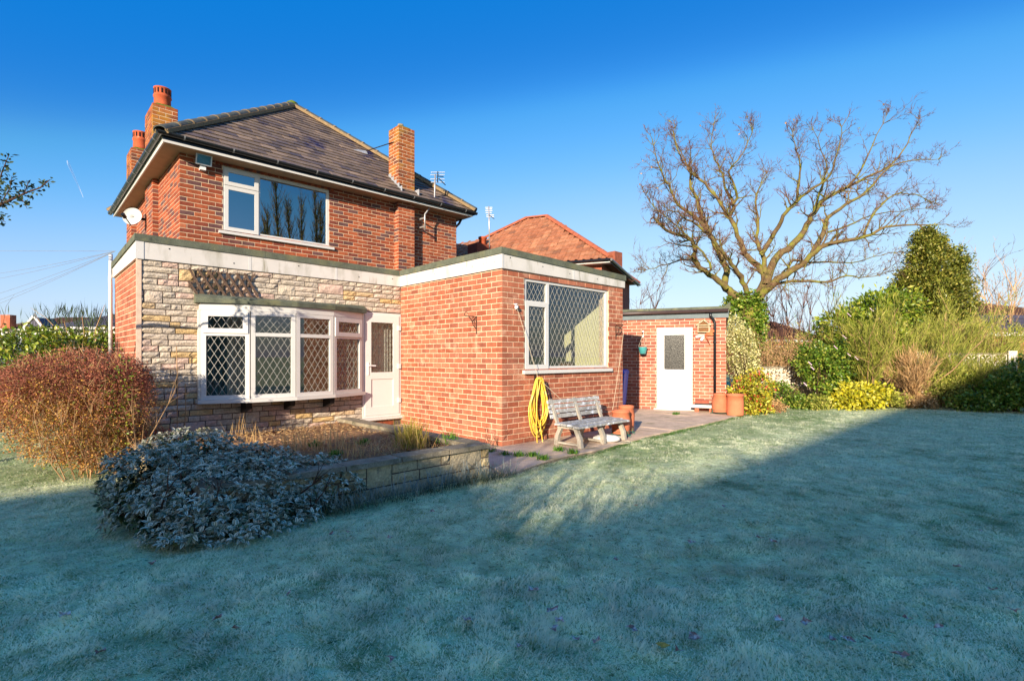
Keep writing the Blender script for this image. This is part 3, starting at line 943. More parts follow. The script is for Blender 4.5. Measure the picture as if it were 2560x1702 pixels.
# --- back door in the corner
Bd = basis((dx0, YS), (1, 0), (0, -1)); DL = dx1 - dx0
mb = MB(); rframe(mb, Bd, 0, DL, door_z0, door_z1, .06, -.07, .0225, wb=.05)
door = mb.build('back_door', 'upvc_door', house)
door['label'] = 'white half-glazed door with diamond leaded glass in the corner of the house'
mb = MB(); a0, a1, z0, z1 = .045, DL - .045, door_z0 + .04, door_z1 - .045
zm = door_z0 + .72
mb.bbox(Bd, a0, a0 + .125, .0, .034, z0, z1); mb.bbox(Bd, a1 - .125, a1, .0, .034, z0, z1)
mb.bbox(Bd, a0 + .125, a1 - .125, .0, .034, z1 - .14, z1); mb.bbox(Bd, a0 + .125, a1 - .125, .0, .034, zm, zm + .13); mb.bbox(Bd, a0 + .125, a1 - .125, .0, .034, z0, z0 + .16)
leaf = mb.build('door_leaf', 'upvc_door', door)
MB().bbox(Bd, a0 + .125, a1 - .125, .005, .019, z0 + .16, zm).build('lower_panel', 'upvc_door', leaf)
pane(Bd, a0 + .125, a1 - .125, zm + .13, z1 - .14, .015, leaf, lead=(.13, .19), came='came_dark', lw=.006)
mb = MB(); zh = 1.22
mb.bbox(Bd, a0 + .04, a0 + .075, .034, .044, zh - .16, zh + .08); mb.bar(Bd(a0 + .055, .07, zh + .02), Bd(a0 + .2, .07, zh + .015), .018, .02); mb.bbox(Bd, a0 + .048, a0 + .066, .044, .075, zh + .01, zh + .03)
mb.build('handle', 'white_metal', leaf)
for z in (door_z0 + .3, 1.22, door_z1 - .28):
    MB().bbox(Bd, a1 - .03, a1 + .03, .0345, .06, z - .045, z + .045).build('hinge', 'upvc_door', leaf)
MB().bbox(Bd, -.05, DL + .005, -.02, .085, door_z0 - .05, door_z0 - .002).build('sill', 'upvc', door)
drape(dx0 + .1, dx1 - .12, YS + .16, door_z0 + .1, door_z1 - .1, 'net_curtain', door, amp=.025, n=40)
mb = MB(); vb = onY(912, 1085, YS).x
for k in range(9): mb.bbox(B_st, vb - XS0 - .12 + k * .026, vb - XS0 - .12 + k * .026 + .014, .0125, .024, .07, .19)
for k in range(4): mb.bbox(B_st, vb - XS0 - .12, vb - XS0 + .115, .0125, .02, .07 + k * .034, .084 + k * .034)
mb.build('air_brick', 'terracotta', st_wall)

# --- extension window
Bw = basis((ew0, YE), (1, 0), (0, -1)); WL = ew1 - ew0
mb = MB(); rframe(mb, Bw, .003, WL - .003, ewz0 + .004, ewz1 - .004, .06, -.09, -.02)
mu = onY(1372, 800, YE).x - ew0
zt = onY(1340, 757, YE).z
mb.bbox(Bw, mu - .03, mu + .03, -.088, -.022, ewz0 + .064, ewz1 - .064)
mb.bbox(Bw, .063, mu - .031, -.086, -.024, zt - .03, zt + .03)
ewin = mb.build('extension_window', 'upvc', house)
ewin['label'] = 'white window with two narrow lights beside one broad leaded pane'
mb = MB(); rframe(mb, Bw, .025, mu - .01, ewz0 + .02, zt + .012, .075, -.0195, .004)
mb.build('opening_sash', 'upvc', ewin)
pane(Bw, .1, mu - .085, ewz0 + .095, zt - .063, -.03, ewin, lead=(.105, .19))
pane(Bw, .063, mu - .03, zt + .03, ewz1 - .063, -.05, ewin, lead=(.105, .19))
pane(Bw, mu + .03, WL - .063, ewz0 + .063, ewz1 - .063, -.05, ewin, lead=(.118, .19), came='came')
MB().bbox(Bw, -.05, WL + .06, -.09, .06, ewz0 - .055, ewz0 + .003).build('sill', 'upvc', ewin)
# room seen through it: pale walls, wooden units
mb = MB(); mb.box(XE1 - .3, XE1 - .24, YE + .25, YU - .05, .05, 2.85)
mb.build('inner_wall', 'cream_wall', house)
mb = MB(); mb.box(XE + .24, XE1 - .3, YU - .12, YU - .06, .05, 2.85); mb.box(XE + .24, XE + .28, YE + .25, YU - .12, .05, 2.85)
mb.build('inner_wall', 'cream_wall', house)
MB().box(XS0 + .24, XE - .01, YS + .24, YU, .01, .05).build('room_floor', 'room_floor', house)
MB().box(XE, XE1 - .24, YE + .24, YU, .01, .05).build('room_floor', 'room_floor', house)
MB().box(XS0 + .24, XE - .002, YU - .12, YU - .05, .05, 2.85).build('inner_wall', 'room_wall', house)
unit = MB().box(XE1 - .78, XE1 - .31, YE + 1.0, YE + 3.6, .05, 1.28).build('wooden_unit', 'wood_unit', house)
for k in range(4):
    y = YE + 1.02 + k * .65
    MB().box(XE1 - .8, XE1 - .782, y, y + .61, .12, 1.22).build('cupboard_door', 'wood_unit', unit)
MB().box(XE1 - .82, XE1 - .31, YE + .98, YE + 3.62, 1.281, 1.31).build('worktop', 'worktop', unit)

# --- upper window
Bu = basis((uw0, YU), (1, 0), (0, -1)); UL = uw1 - uw0
mb = MB(); rframe(mb, Bu, .003, UL - .003, uwz0 + .004, uwz1 - .004, .06, -.07, -.01)
mu = onY(647, 500, YU).x - uw0; zt = onY(600, 470, YU).z
mb.bbox(Bu, mu - .03, mu + .03, -.068, -.012, uwz0 + .064, uwz1 - .064)
mb.bbox(Bu, .063, mu - .031, -.066, -.014, zt - .03, zt + .03)
uwin = mb.build('upper_window', 'upvc', house)
uwin['label'] = 'wide white upstairs window mirroring bare trees and sky'
for (za, zb) in ((uwz0 + .03, zt - .006), (zt + .006, uwz1 - .03)):
    mb = MB(); rframe(mb, Bu, .025, mu - .008, za, zb, .075, -.0095, .012); mb.build('opening_sash', 'upvc', uwin)
    pane(Bu, .1, mu - .083, za + .075, zb - .075, -.004, uwin, 'glass_upper')
pane(Bu, mu + .03, UL - .063, uwz0 + .063, uwz1 - .063, -.03, uwin, 'glass_upper')
MB().bbox(Bu, -.08, UL + .1, -.06, .06, uwz0 - .05, uwz0 + .003).build('sill', 'upvc', uwin)
drape(uw1 - .25, uw1 - .08, YU + .16, uwz0, uwz1, 'net_curtain', uwin, n=10, amp=.02)

# ================================================================== GARAGE
GA = onZ(1605, 1023, .0); gdir = (RT * math.cos(R(22)) - FW * math.sin(R(22))).normalized()
gn = Vector((gdir.y, -gdir.x, 0))
if gn.dot(FW) > 0: gn = -gn
G0 = GA - gdir * 3.2
Bg = basis((G0.x, G0.y), (gdir.x, gdir.y), (gn.x, gn.y))
def gpx(x, y):
    P = onP(x, y, G0, gn); return (P - G0).dot(gdir), P.z
gL = gpx(1815, 900)[0]
garage = thing('garage', 'small flat-roofed brick garage with white half-glazed door', 'garage', tuple(Bg(gL / 2, -1, 0)))
gz = gpx(1700, 796)[1]
d0, d1 = gpx(1643, 900)[0], gpx(1730, 900)[0]
dz0, dz1 = .05, gpx(1686, 820)[1]
brick_wall(garage, 'wall', Bg, gL, 0, gz, [(d0, d1, dz0, dz1)], mat='brick_garage', mortar='mortar_pale')
gr = Bg(gL, 0, 0)
Bgr = basis((gr.x, gr.y), (-gn.x, -gn.y), (gdir.x, gdir.y))
brick_wall(garage, 'wall', Bgr, 5.0, 0, gz, mat='brick_garage', mortar='mortar_pale', start=1)
mb = MB(); mb.bbox(Bg, 0, gL - .02, -5, -4.8, 0, gz); mb.bbox(Bg, .0, .2, -4.8, -.22, 0, gz); mb.build('wall', 'brick_garage', garage)
MB().bbox(Bg, -.05, gL + .06, .001, .03, gz - .01, gz + .16).build('fascia', 'fascia_grey' if 'fascia_grey' in MATS else M('fascia_grey', (92, 104, 108), var=.15, vscale=6, rough=.6).name, garage)
MB().bbox(Bg, gL + .03, gL + .06, -5.0, .0, gz - .01, gz + .16).build('fascia', 'fascia_grey', garage)
gtop = MB()
gtop.hexa([Bg(-.05, .03, gz + .16), Bg(gL + .08, .03, gz + .16), Bg(gL + .08, -5.05, gz + .3), Bg(-.05, -5.05, gz + .3),
           Bg(-.05, .03, gz + .2), Bg(gL + .08, .03, gz + .2), Bg(gL + .08, -5.05, gz + .36), Bg(-.05, -5.05, gz + .36)])
gtop.build('flat_roof', 'felt', garage)
mb = MB(); k = 6
for i in range(k):
    a, b = -.05 + (gL + .1) * i / k, -.05 + (gL + .1) * (i + 1) / k
    mb = MB().bbox(Bg, a, b, -.06 - .002 * (i % 2), .045 + .003 * (i % 2), gz + .2, gz + .275 + .003 * (i % 2)); mb.build('felt_strip', 'felt', garage)
mb = MB().hexa([Bg(gL - .02, .05, gz + .277), Bg(gL + .1, .05, gz + .18), Bg(gL + .1, -5, gz + .25), Bg(gL - .02, -5, gz + .277), Bg(gL - .02, .05, gz + .29), Bg(gL + .1, .05, gz + .38), Bg(gL + .1, -5, gz + .45), Bg(gL - .02, -5, gz + .3)])
mb.build('felt_upstand', 'felt', garage)
M('brown_plastic', (66, 52, 50), var=.1, rough=.35)
MB().tube([Bg(-.05, .085, gz + .15), Bg(gL + .05, .085, gz + .165)], .048, 10).build('gutter', 'brown_plastic', garage, True)
dp = gpx(1787, 850)[0]
MB().tube([Bg(dp - .1, .085, gz + .13), Bg(dp - .1, .085, gz + .03), Bg(dp - .03, .05, gz - .06), Bg(dp, .045, gz - .14), Bg(dp, .045, .1)], .034, 10).build('downpipe', 'gutter', garage, True)
for z in (.85, 1.75):
    MB().tube([Bg(dp, .045, z), Bg(dp, .045, z + .05)], .041, 10).build('pipe_collar', 'gutter', garage)
# its door
mb = MB(); Bgd = basis(tuple(Bg(d0, 0, 0)[:2]), (gdir.x, gdir.y), (gn.x, gn.y)); DL = d1 - d0
rframe(mb, Bgd, -.01, DL + .01, dz0, dz1 + .01, .075, -.06, .015)
gd = mb.build('door', 'upvc_door', garage); gd['label'] = 'white half-glazed door with rippled glass'
mb = MB(); a0, a1, z0, z1 = .07, DL - .07, dz0 + .07, dz1 - .07; zm = dz0 + .88
mb.bbox(Bgd, a0, a0 + .11, -.04, .02, z0, z1); mb.bbox(Bgd, a1 - .11, a1, -.04, .02, z0, z1)
mb.bbox(Bgd, a0 + .11, a1 - .11, -.04, .02, z1 - .11, z1); mb.bbox(Bgd, a0 + .11, a1 - .11, -.04, .02, zm, zm + .14); mb.bbox(Bgd, a0 + .11, a1 - .11, -.04, .02, z0, z0 + .12)
lf = mb.build('door_leaf', 'upvc_door', gd)
MB().bbox(Bgd, a0 + .11, a1 - .11, -.03, .006, z0 + .12, zm).build('lower_panel', 'upvc_door', lf)
pane(Bgd, a0 + .11, a1 - .11, zm + .14, z1 - .11, .0, lf, 'glass_obscure')
mb = MB(); zh = zm + .12
mb.bbox(Bgd, a0 + .03, a0 + .06, .0205, .03, zh - .13, zh + .06); mb.bar(Bgd(a0 + .045, .06, zh + .02), Bgd(a0 + .17, .06, zh + .015), .02, .022); mb.bbox(Bgd, a0 + .036, a0 + .054, .03, .065, zh + .01, zh + .03)
mb.build('handle', 'lead', lf)
MB().bbox(Bgd, -.08, DL + .06, -.02, .09, dz0 - .045, dz0 - .001).build('sill', 'upvc_door', gd)
MB().bbox(Bg, d0 - .2, d1 + .2, -1.2, -1.15, 0.05, 1.05).build('inner_board', 'soffit', garage)

# ================================================================== GROUND
M('turf', (86, 112, 52), var=.25, vscale=9, fine=(140, .22), bump=.5, bscale=90, rough=1, attr=('frost', (196, 204, 156)), stain=[((60, 88, 46), 26, .56, .70), ((84, 66, 48), 2.6, .72, .8)])
M('grass', ramp=[(0, (56, 104, 48)), (.3, (76, 124, 54)), (.6, (92, 138, 60)), (.85, (118, 146, 70)), (1, (160, 156, 96))], rough=.7, spec=.25, trans=.5, var=.22, vscale=2.2,
  attr=('frost', (255, 252, 222)))
M('soil', (74, 50, 34), var=.4, vscale=12, fine=(90, .35), bump=1, bscale=50, rough=1, bdist=.03)
M('soil_pale', (142, 106, 74), var=.35, vscale=12, fine=(80, .3), bump=1, bscale=40, rough=1, bdist=.03)
M('paving', (196, 172, 148), var=.18, vscale=3, fine=(70, .2), bump=.5, bscale=60, rough=.95, stain=[((132, 122, 92), 2.2, .54, .76), ((120, 122, 66), 9, .7, .82)])
M('concrete', (164, 148, 128), var=.2, vscale=5, fine=(70, .2), bump=.5, bscale=60, rough=.95, stain=((86, 84, 62), 3, .52, .75))

def W(x, y, z=0.0):
    p = onZ(x, y, z); return (p.x, p.y)
edge_px = [(1226, 1200), (1262, 1188), (1295, 1180), (1356, 1158), (1420, 1140), (1480, 1130), (1518, 1120), (1556, 1108), (1595, 1100), (1633, 1090), (1679, 1080), (1720, 1070), (1770, 1060), (1825, 1045), (1862, 1036)]
EDGE = [W(*p) for p in edge_px]
border_px = [(1910, 1026), (1960, 1020), (2050, 1016), (2150, 1014), (2300, 1012), (2420, 1011), (2500, 1014), (2560, 1020)]
BORDER = [W(*p) for p in border_px]
BX0, BX1, BYF = 1.02, 4.08, 4.66              # raised bed: left, right, front
lawn_poly = [(-13, -4), (24, -4), (24, .5)] + list(reversed(BORDER)) + list(reversed(EDGE)) + [(BX1 + .05, BYF - .08), (BX0 - .1, BYF - .08), (BX0 - .1, 8.7), (1.08, 12.6), (-13, 14)]
def inside(px_, py_, poly):
    c = np.zeros(len(px_), bool); j = len(poly) - 1
    for i in range(len(poly)):
        xi, yi = poly[i]; xj, yj = poly[j]
        cond = ((yi > py_) != (yj > py_)) & (px_ < (xj - xi) * (py_ - yi) / (yj - yi + 1e-12) + xi)
        c ^= cond; j = i
    return c
def fastmesh(name, V, F, mat, parent=None, attrs=None, smooth=False):
    me = bpy.data.meshes.new(name)
    V = np.ascontiguousarray(V, np.float32); F = np.ascontiguousarray(F, np.int32)
    k = F.shape[1]
    me.vertices.add(len(V)); me.vertices.foreach_set('co', V.ravel())
    me.loops.add(F.size); me.loops.foreach_set('vertex_index', F.ravel())
    me.polygons.add(len(F)); me.polygons.foreach_set('loop_start', np.arange(0, F.size, k, dtype=np.int32))
    me.polygons.foreach_set('loop_total', np.full(len(F), k, np.int32))
    if smooth: me.polygons.foreach_set('use_smooth', np.ones(len(F), bool))
    me.update(calc_edges=True)
    for an, av in (attrs or {}).items():
        a = me.attributes.new(an, 'FLOAT', 'POINT'); a.data.foreach_set('value', np.ascontiguousarray(av, np.float32))
    me.materials.append(MATS[mat])
    return link(name, me, parent)
def vnoise(x, y, s, seed):
    """cheap smooth value noise"""
    r = np.random.default_rng(seed).random((64, 64))
    x, y = x * s + 31.7, y * s + 17.3
    i, j = np.floor(x).astype(int), np.floor(y).astype(int); fx, fy = x - i, y - j
    fx, fy = fx * fx * (3 - 2 * fx), fy * fy * (3 - 2 * fy)
    g = lambda a, b: r[a % 64, b % 64]
    return (g(i, j) * (1 - fx) + g(i + 1, j) * fx) * (1 - fy) + (g(i, j + 1) * (1 - fx) + g(i + 1, j + 1) * fx) * fy
def lawn_z(x, y): return .016 * (vnoise(x, y, 5.5, 5) - .5) + .035 * (vnoise(x, y, .45, 2) - .5) + .02 * (vnoise(x, y, 1.7, 3) - .5) - .012

# one ground sheet to the horizon: fine cells in the garden, long strips outside it
gx = np.concatenate([[-3000, -400, -60, -25], np.concatenate([np.arange(-14, -2, .25), np.arange(-2, 9, .1), np.arange(9, 24.1, .25)]), [35, 60, 400, 3000]])
gy = np.concatenate([[-3000, -400, -60, -25], np.concatenate([np.arange(-6, -1, .25), np.arange(-1, 6, .1), np.arange(6, 20.1, .25)]), [35, 60, 400, 3000]])
GX, GY = np.meshgrid(gx, gy)
GZ = lawn_z(GX, GY) - .012
GZ = np.where((GX < -13.5) | (GX > 23.5) | (GY < -5.5) | (GY > 19.5), -.05, GZ)
# flat under the paving, the bed and the house
hx = (GX > 1.0) & (GY > BYF - .3)
GZ = np.where(hx & (GX < 14), np.minimum(GZ, -.03), GZ)
V = np.stack([GX.ravel(), GY.ravel(), GZ.ravel()], 1)
nx_, ny_ = len(gx), len(gy)
def frost_at(X, Y):
    f = 1.0 + .75 * (vnoise(X, Y, .55, 21) - .4) + .45 * (vnoise(X, Y, 2.7, 22) - .5) + .9 * (vnoise(X, Y, 8.5, 23) - .5)
    thaw = np.clip((Y - 2.9) / 1.0, 0, 1) * np.clip((X - 4.5) / 2, 0, 1) + np.clip((Y - 7.4) / .5, 0, 1) * np.clip((1.0 - X) / .4, 0, 1)
    return f * (1 - .6 * np.clip(thaw, 0, 1))
ii = (np.arange(ny_ - 1)[:, None] * nx_ + np.arange(nx_ - 1)[None]).ravel()
struct(fastmesh('lawn', V, np.stack([ii, ii + 1, ii + nx_ + 1, ii + nx_], 1), 'turf', smooth=True, attrs={'frost': np.clip(frost_at(GX, GY), 0, 1).ravel()}))

# grass blades: frosted, matted into tufts, thinning out with distance
def blades():
    P = []
    for (d0, d1, rho) in ((1.2, 2.6, 23000), (2.6, 4, 17000), (4, 6, 10000), (6, 9, 5800), (9, 13, 2700), (13, 20, 1200)):
        fw_ = 1.35 if d1 < 7 else 1.2
        area = (d1 - d0) * 2 * fw_ * d1
        n = int(area * rho)
        dd = rng.uniform(d0, d1, n); rr = rng.uniform(-fw_, fw_, n) * d1
        k = np.abs(rr) < dd * fw_
        dd, rr = dd[k], rr[k]
        X = FW.x * dd + RT.x * rr; Y = FW.y * dd + RT.y * rr
        k = inside(X, Y, lawn_poly)
        P.append(np.stack([X[k], Y[k], dd[k]], 1))
    P = np.concatenate(P)
    # longer uncut grass along the paving, the bed and the border
    ex = []
    for poly, off in ((EDGE, .05), ([(BX0 - .1, BYF - .1), (BX1 + .1, BYF - .1)], .06), (BORDER, .12)):
        for i in range(len(poly) - 1):
            (ax, ay), (bx, by) = poly[i], poly[i + 1]; L = math.hypot(bx - ax, by - ay); m = int(L * 700)
            f = rng.random(m); ex.append(np.stack([ax + (bx - ax) * f + rng.normal(0, off, m), ay + (by - ay) * f - np.abs(rng.normal(0, off, m)), np.full(m, -1.0)], 1))
    ex = np.concatenate(ex); ex[:, 2] = ex[:, 0] * FW.x + ex[:, 1] * FW.y
    n_ex = len(ex); P = np.concatenate([P, ex])
    X, Y, D = P.T
    is_ex = np.arange(len(X)) >= len(X) - n_ex
    # worn bare patches and tuft pattern
    tuft = np.clip(.5 + 1.5 * (.55 * vnoise(X, Y, 6.5, 11) + .45 * vnoise(X, Y, 15, 16) - .5), 0, 1); flow = vnoise(X, Y, 1.3, 12) * 9 + vnoise(X, Y, 4, 13) * 2.5
    bare = vnoise(X, Y, .9, 14) * .6 + vnoise(X, Y, 3.3, 15) * .4
    keep = (rng.random(len(X)) < .38 + .75 * tuft) & ((bare < .8) | (rng.random(len(X)) < .25))
    keep |= is_ex
    X, Y, D, tuft, flow, is_ex = X[keep], Y[keep], D[keep], tuft[keep], flow[keep], is_ex[keep]
    n = len(X)
    az = flow + rng.normal(0, 1.3, n)
    ln = (.012 + .032 * rng.random(n) ** 1.5) * (.4 + 1.3 * tuft ** 1.5)
    ln = np.where(is_ex, rng.uniform(.03, .075, n), ln)
    wd = np.clip(.0011 + .00045 * D, .0014, .008) * (.7 + .6 * rng.random(n))
    lean = rng.uniform(.85, 1.65, n)
    Z = lawn_z(X, Y)
    B0 = np.stack([X, Y, Z - .004], 1)
    dirh = np.stack([np.cos(az), np.sin(az), np.zeros(n)], 1); sd = np.stack([-np.sin(az + rng.normal(0, .7, n)), np.cos(az), np.zeros(n)], 1) * wd[:, None]
    up = np.array([0, 0, 1.0])
    mid = B0 + (dirh * np.sin(lean * .6)[:, None] + up * np.cos(lean * .6)[:, None]) * (ln * .55)[:, None]
    tip = mid + (dirh * np.sin(lean * 1.3)[:, None] + up * np.cos(lean * 1.3)[:, None]) * (ln * .55)[:, None]
    near = D < 3.3
    fr = np.clip(frost_at(X, Y) + rng.normal(0, .25, n) + .7 * (tuft - .5) - .45 * is_ex, 0, 1)
    bare_b = rng.random(n) < .30 - .28 * tuft + .45 * np.clip(.45 - vnoise(X, Y, 8.5, 23), 0, 1)
    fr = np.where(bare_b, fr * .18, np.clip(fr * 1.15, 0, 1))
    Vs, Fs, At = [], [], []
    a, b = near, ~near
    m = a.sum()
    Vn = np.stack([B0[a] - sd[a], B0[a] + sd[a], mid[a] - sd[a] * .75, mid[a] + sd[a] * .75, tip[a]], 1).reshape(-1, 3)
    q = np.arange(m)[:, None] * 5
    Fn = np.concatenate([q + [0, 1, 3], q + [0, 3, 2], q + [2, 3, 4]])
    An = (fr[a][:, None] * np.array([.85, .85, .98, .98, 1.0])).ravel()
    k = b.sum()
    Vf = np.stack([B0[b] - sd[b], B0[b] + sd[b], (mid[b] * .4 + tip[b] * .6)], 1).reshape(-1, 3)
    Ff = np.arange(k)[:, None] * 3 + [0, 1, 2] + len(Vn)
    Af = (fr[b][:, None] * np.array([.6, .6, 1.0])).ravel()
    o = fastmesh('grass', np.concatenate([Vn, Vf]), np.concatenate([Fn, Ff]), 'grass', attrs={'frost': np.concatenate([An, Af])})
    o['label'] = 'short frosted lawn grass'
    return stuff(o)
blades()

# paving by the extension: cast slabs with open joints
pav = [(XE - .02, YE - .002)]
patio_base = MB()
pv_poly = EDGE[1:] + [tuple(W(1880, 1030)), tuple(W(1830, 1012)), tuple(W(1560, 1012)), (12.5, 9.5), (XE1 - .3, 9.5), (XE1 - .3, YE + .1), (XE + .1, YE + .1), (BX1 + .08, YE + .1)]
p_o = MB().prism([Vector((x, y, -.06)) for x, y in reversed(pv_poly)], (0, 0, .062))
paving = struct(p_o.build('paving', 'concrete'))
def clip_poly(poly, c0, c1, ax):
    for (lim, sg) in ((c0, 1), (c1, -1)):
        out = []
        for k in range(len(poly)):
            P, Q = poly[k], poly[(k + 1) % len(poly)]
            a, b = sg * (P[ax] - lim), sg * (Q[ax] - lim)
            if a >= 0: out.append(P)
            if a * b < 0:
                t = a / (a - b); out.append((P[0] + (Q[0] - P[0]) * t, P[1] + (Q[1] - P[1]) * t))
        poly = out
        if len(poly) < 3: return []
    return poly
strip = EDGE[1:] + [tuple(W(1880, 1030)), tuple(W(1832, 1018)), tuple(W(1560, 1016)), (XE1 + .4, YE + .9), (XE1 + .08, YE - .03), (XE + .0, YE - .03), (4.62, YE - .03)]
for x0 in np.arange(4.0, 16, 1.22):
    for y0 in np.arange(2.0, 10, .95):
        pl = clip_poly(clip_poly(strip, x0, x0 + 1.205, 0), y0, y0 + .935, 1)
        if len(pl) >= 3:
            ar = abs(sum(pl[i][0] * pl[(i + 1) % len(pl)][1] - pl[(i + 1) % len(pl)][0] * pl[i][1] for i in range(len(pl)))) / 2
            if ar < .02: continue
            z = random.uniform(.016, .024)
            MB().prism([Vector((x, y, -.02)) for x, y in pl], (0, 0, z + .02)).build('slab', 'paving', paving)
# path up to the back door, lower than the bed, and the strip of concrete below the house wall
pt = MB().box(BX1 + .09, XE - .005, YE - .02, YS - .45, -.05, .012)
struct(pt.build('path', 'concrete'))
st = MB().box(BX0 + .3, XE - .01, YS - .42, YS - .03, -.04, .085); struct(st.build('door_step', 'concrete'))
# earth in the border
bp = BORDER + [tuple(W(2620, 960)), tuple(atD(2560, 900, 20)[:2]), tuple(atD(1830, 900, 20)[:2]), tuple(W(1824, 1024)), EDGE[-1]]
struct(MB().prism([Vector((x, y, -.05)) for x, y in bp], (0, 0, .06)).build('border_soil', 'soil_pale'))

# ================================================================== RAISED BED
bed = thing('raised_bed', 'low stone-walled raised bed with flat coping in front of the bow window', 'planter', ((BX0 + BX1) / 2, BYF, 0))
def bed_wall(P, Q, nrm, zt, start):
    P, Q = Vector((*P, 0)), Vector((*Q, 0)); u = (Q - P).normalized(); L = (Q - P).length
    B = basis(P, (u.x, u.y), nrm)
    wl = MB().bbox(B, .004, L - .004, -.16, 0, -.05, zt).build('wall_core', 'mortar_dark', bed)
    random_ashlar(B, L, -.02, zt, [], .105, 'stone_bed', wl, jumpers=.6, lens=(.13, .36), joint=.014)
    k = max(2, round(L / .58))
    for i in range(k):
        a, b = L * i / k + .004, L * (i + 1) / k - .004
        dz = random.uniform(-.004, .004)
        MB().hexa([B(a, .045, zt + dz), B(b, .045, zt + dz), B(b, -.2, zt + dz), B(a, -.2, zt + dz), B(a + .006, .038, zt + .05 + dz), B(b - .006, .038, zt + .05 + dz), B(b - .006, -.195, zt + .05 + dz), B(a + .006, -.195, zt + .05 + dz)]).build('coping_stone', 'coping', bed)
random.seed(11)
bed_wall((BX0, BYF), (BX1, BYF), (0, -1), .31, 0)
bed_wall((BX1, BYF + .21), (BX1, 8.35), (1, 0), .308, 1)
bed_wall((BX0, BYF + .21), (BX0, 8.35), (-1, 0), .308, 1)
n = 26
bs = MB()
V = []; F = []
for j in range(n + 1):
    for i in range(n + 1):
        x = BX0 + .15 + (BX1 - BX0 - .3) * i / n; y = BYF + .15 + (8.36 - BYF - .15) * j / n
        V.append((x, y, .25 + .05 * math.sin(x * 3 + y) * math.cos(y * 2.3) + random.uniform(-.018, .018)))
for j in range(n):
    for i in range(n):
        q = j * (n + 1) + i; F.append((q, q + 1, q + n + 2, q + n + 1))
me = bpy.data.meshes.new('soil'); me.from_pydata(V, [], F); me.materials.append(MATS['soil_pale']); link('soil', me, bed)

# ================================================================== WHAT STANDS BEHIND THE CAMERA (casts the shade, shows in the panes)
M('render_wall', (186, 172, 150), var=.1, vscale=3, rough=.9)
M('roof_plain', (96, 60, 48), var=.25, vscale=4, bump=.6, bscale=14, rough=.85)
def plain_house(name, label, x0, x1, y0, y1, ze, zr, hip, wallmat='render_wall'):
    t = thing(name, label, 'house', ((x0 + x1) / 2, (y0 + y1) / 2, 0))
    MB().box(x0 + .35, x1 - .35, y0 + .35, y1 - .35, 0, ze - .02).build('wall', wallmat, t)
    ym = (y0 + y1) / 2
    m = MB()
    A, B_, C, D = (x0, y0, ze), (x1, y0, ze), (x1, y1, ze), (x0, y1, ze)
    E, G = (x0 + hip, ym, zr), (x1 - hip, ym, zr)
    m.poly([A, B_, G, E]); m.poly([C, D, E, G]); m.poly([B_, C, G]); m.poly([D, A, E]); m.poly([D, C, B_, A])
    m.build('roof', 'roof_plain', t)
    for k in range(3):
        xx = x0 + (x1 - x0) * (.2 + .3 * k)
        f = MB().box(xx - .6, xx + .6, y1 - .352, y1 - .31, 1.0, 2.2).build('window', 'upvc', t)
        MB().box(xx - .52, xx + .52, y1 - .309, y1 - .3, 1.08, 2.12).build('pane', 'glass_upper', f)
    return t
plain_house('shadow_block', 'long unseen block added to cast the straight lawn shadow', -36, -7, -17.6, -10.0, 6.4, 10.5, 0.3)  # unseen block added behind the camera; its ridge casts the straight lawn shadow
plain_house('neighbour_house', 'two-storey rendered house far behind the photographer', -32, -15.6, -9.0, -1.9, 5.2, 8.0, 3.5)

# ================================================================== PLANTS
def unit(v): return v / np.maximum(np.linalg.norm(v, axis=1, keepdims=True), 1e-9)
def shell_points(blobs, n, bias=.38, zmin=None, seed=0):
    """points through a union of ellipsoids (centre, radii), denser near the surface; returns points and outward directions"""
    r = np.random.default_rng(seed)
    vol = np.array([b[1][0] * b[1][1] * b[1][2] for b in blobs]) ** .75
    pick = r.choice(len(blobs), n, p=vol / vol.sum())
    C = np.array([b[0] for b in blobs])[pick]; Rd = np.array([b[1] for b in blobs])[pick]
    d = unit(r.normal(size=(n, 3)))
    rad = r.random(n) ** bias
    P = C + d * Rd * rad[:, None]
    o = unit(d / Rd)
    if zmin is not None:
        k = P[:, 2] > zmin; P, o = P[k], o[k]
    return P, o
def leaf_mesh(name, P, axis, ln, wd, mat, parent, fold=.35, droop=0.0, seed=0, attrs=None, edge_frost=None, up_bias=.6):
    """one folded diamond leaf (two faces) at every point"""
    r = np.random.default_rng(seed + 5)
    n = len(P)
    axis = axis.copy(); axis[:, 2] -= droop; axis = unit(axis)
    up = r.normal(size=(n, 3)) * (1 - up_bias) + np.array([0, 0, 1.0]) * up_bias
    side = unit(np.cross(axis, up)); nrm = np.cross(side, axis)
    ln = np.broadcast_to(ln, n)[:, None] * (.7 + .6 * r.random((n, 1))); wd = np.broadcast_to(wd, n)[:, None] * (.75 + .5 * r.random((n, 1)))
    base = P; tip = P + axis * ln
    m = P + axis * ln * .5
    l = m + side * wd + nrm * wd * fold; q = m - side * wd + nrm * wd * fold
    V = np.stack([base, l, tip, q], 1).reshape(-1, 3)
    i = np.arange(n)[:, None] * 4
    F = np.concatenate([i + [0, 2, 1], i + [0, 3, 2]])
    at = None
    if edge_frost is not None:
        at = {'frost': (edge_frost[:, None] * np.array([.25, 1.0, 1.0, 1.0])).ravel()}
    return fastmesh(name, V, F, mat, parent, attrs=at)
def cluster(P, o, per, spread, seed=0):
    """leaves gathered in sprays round each point"""
    r = np.random.default_rng(seed + 9)
    Q = np.repeat(P, per, 0) + r.normal(size=(len(P) * per, 3)) * spread
    ax = unit(np.repeat(o, per, 0) + r.normal(size=(len(P) * per, 3)) * .8)
    return Q, ax
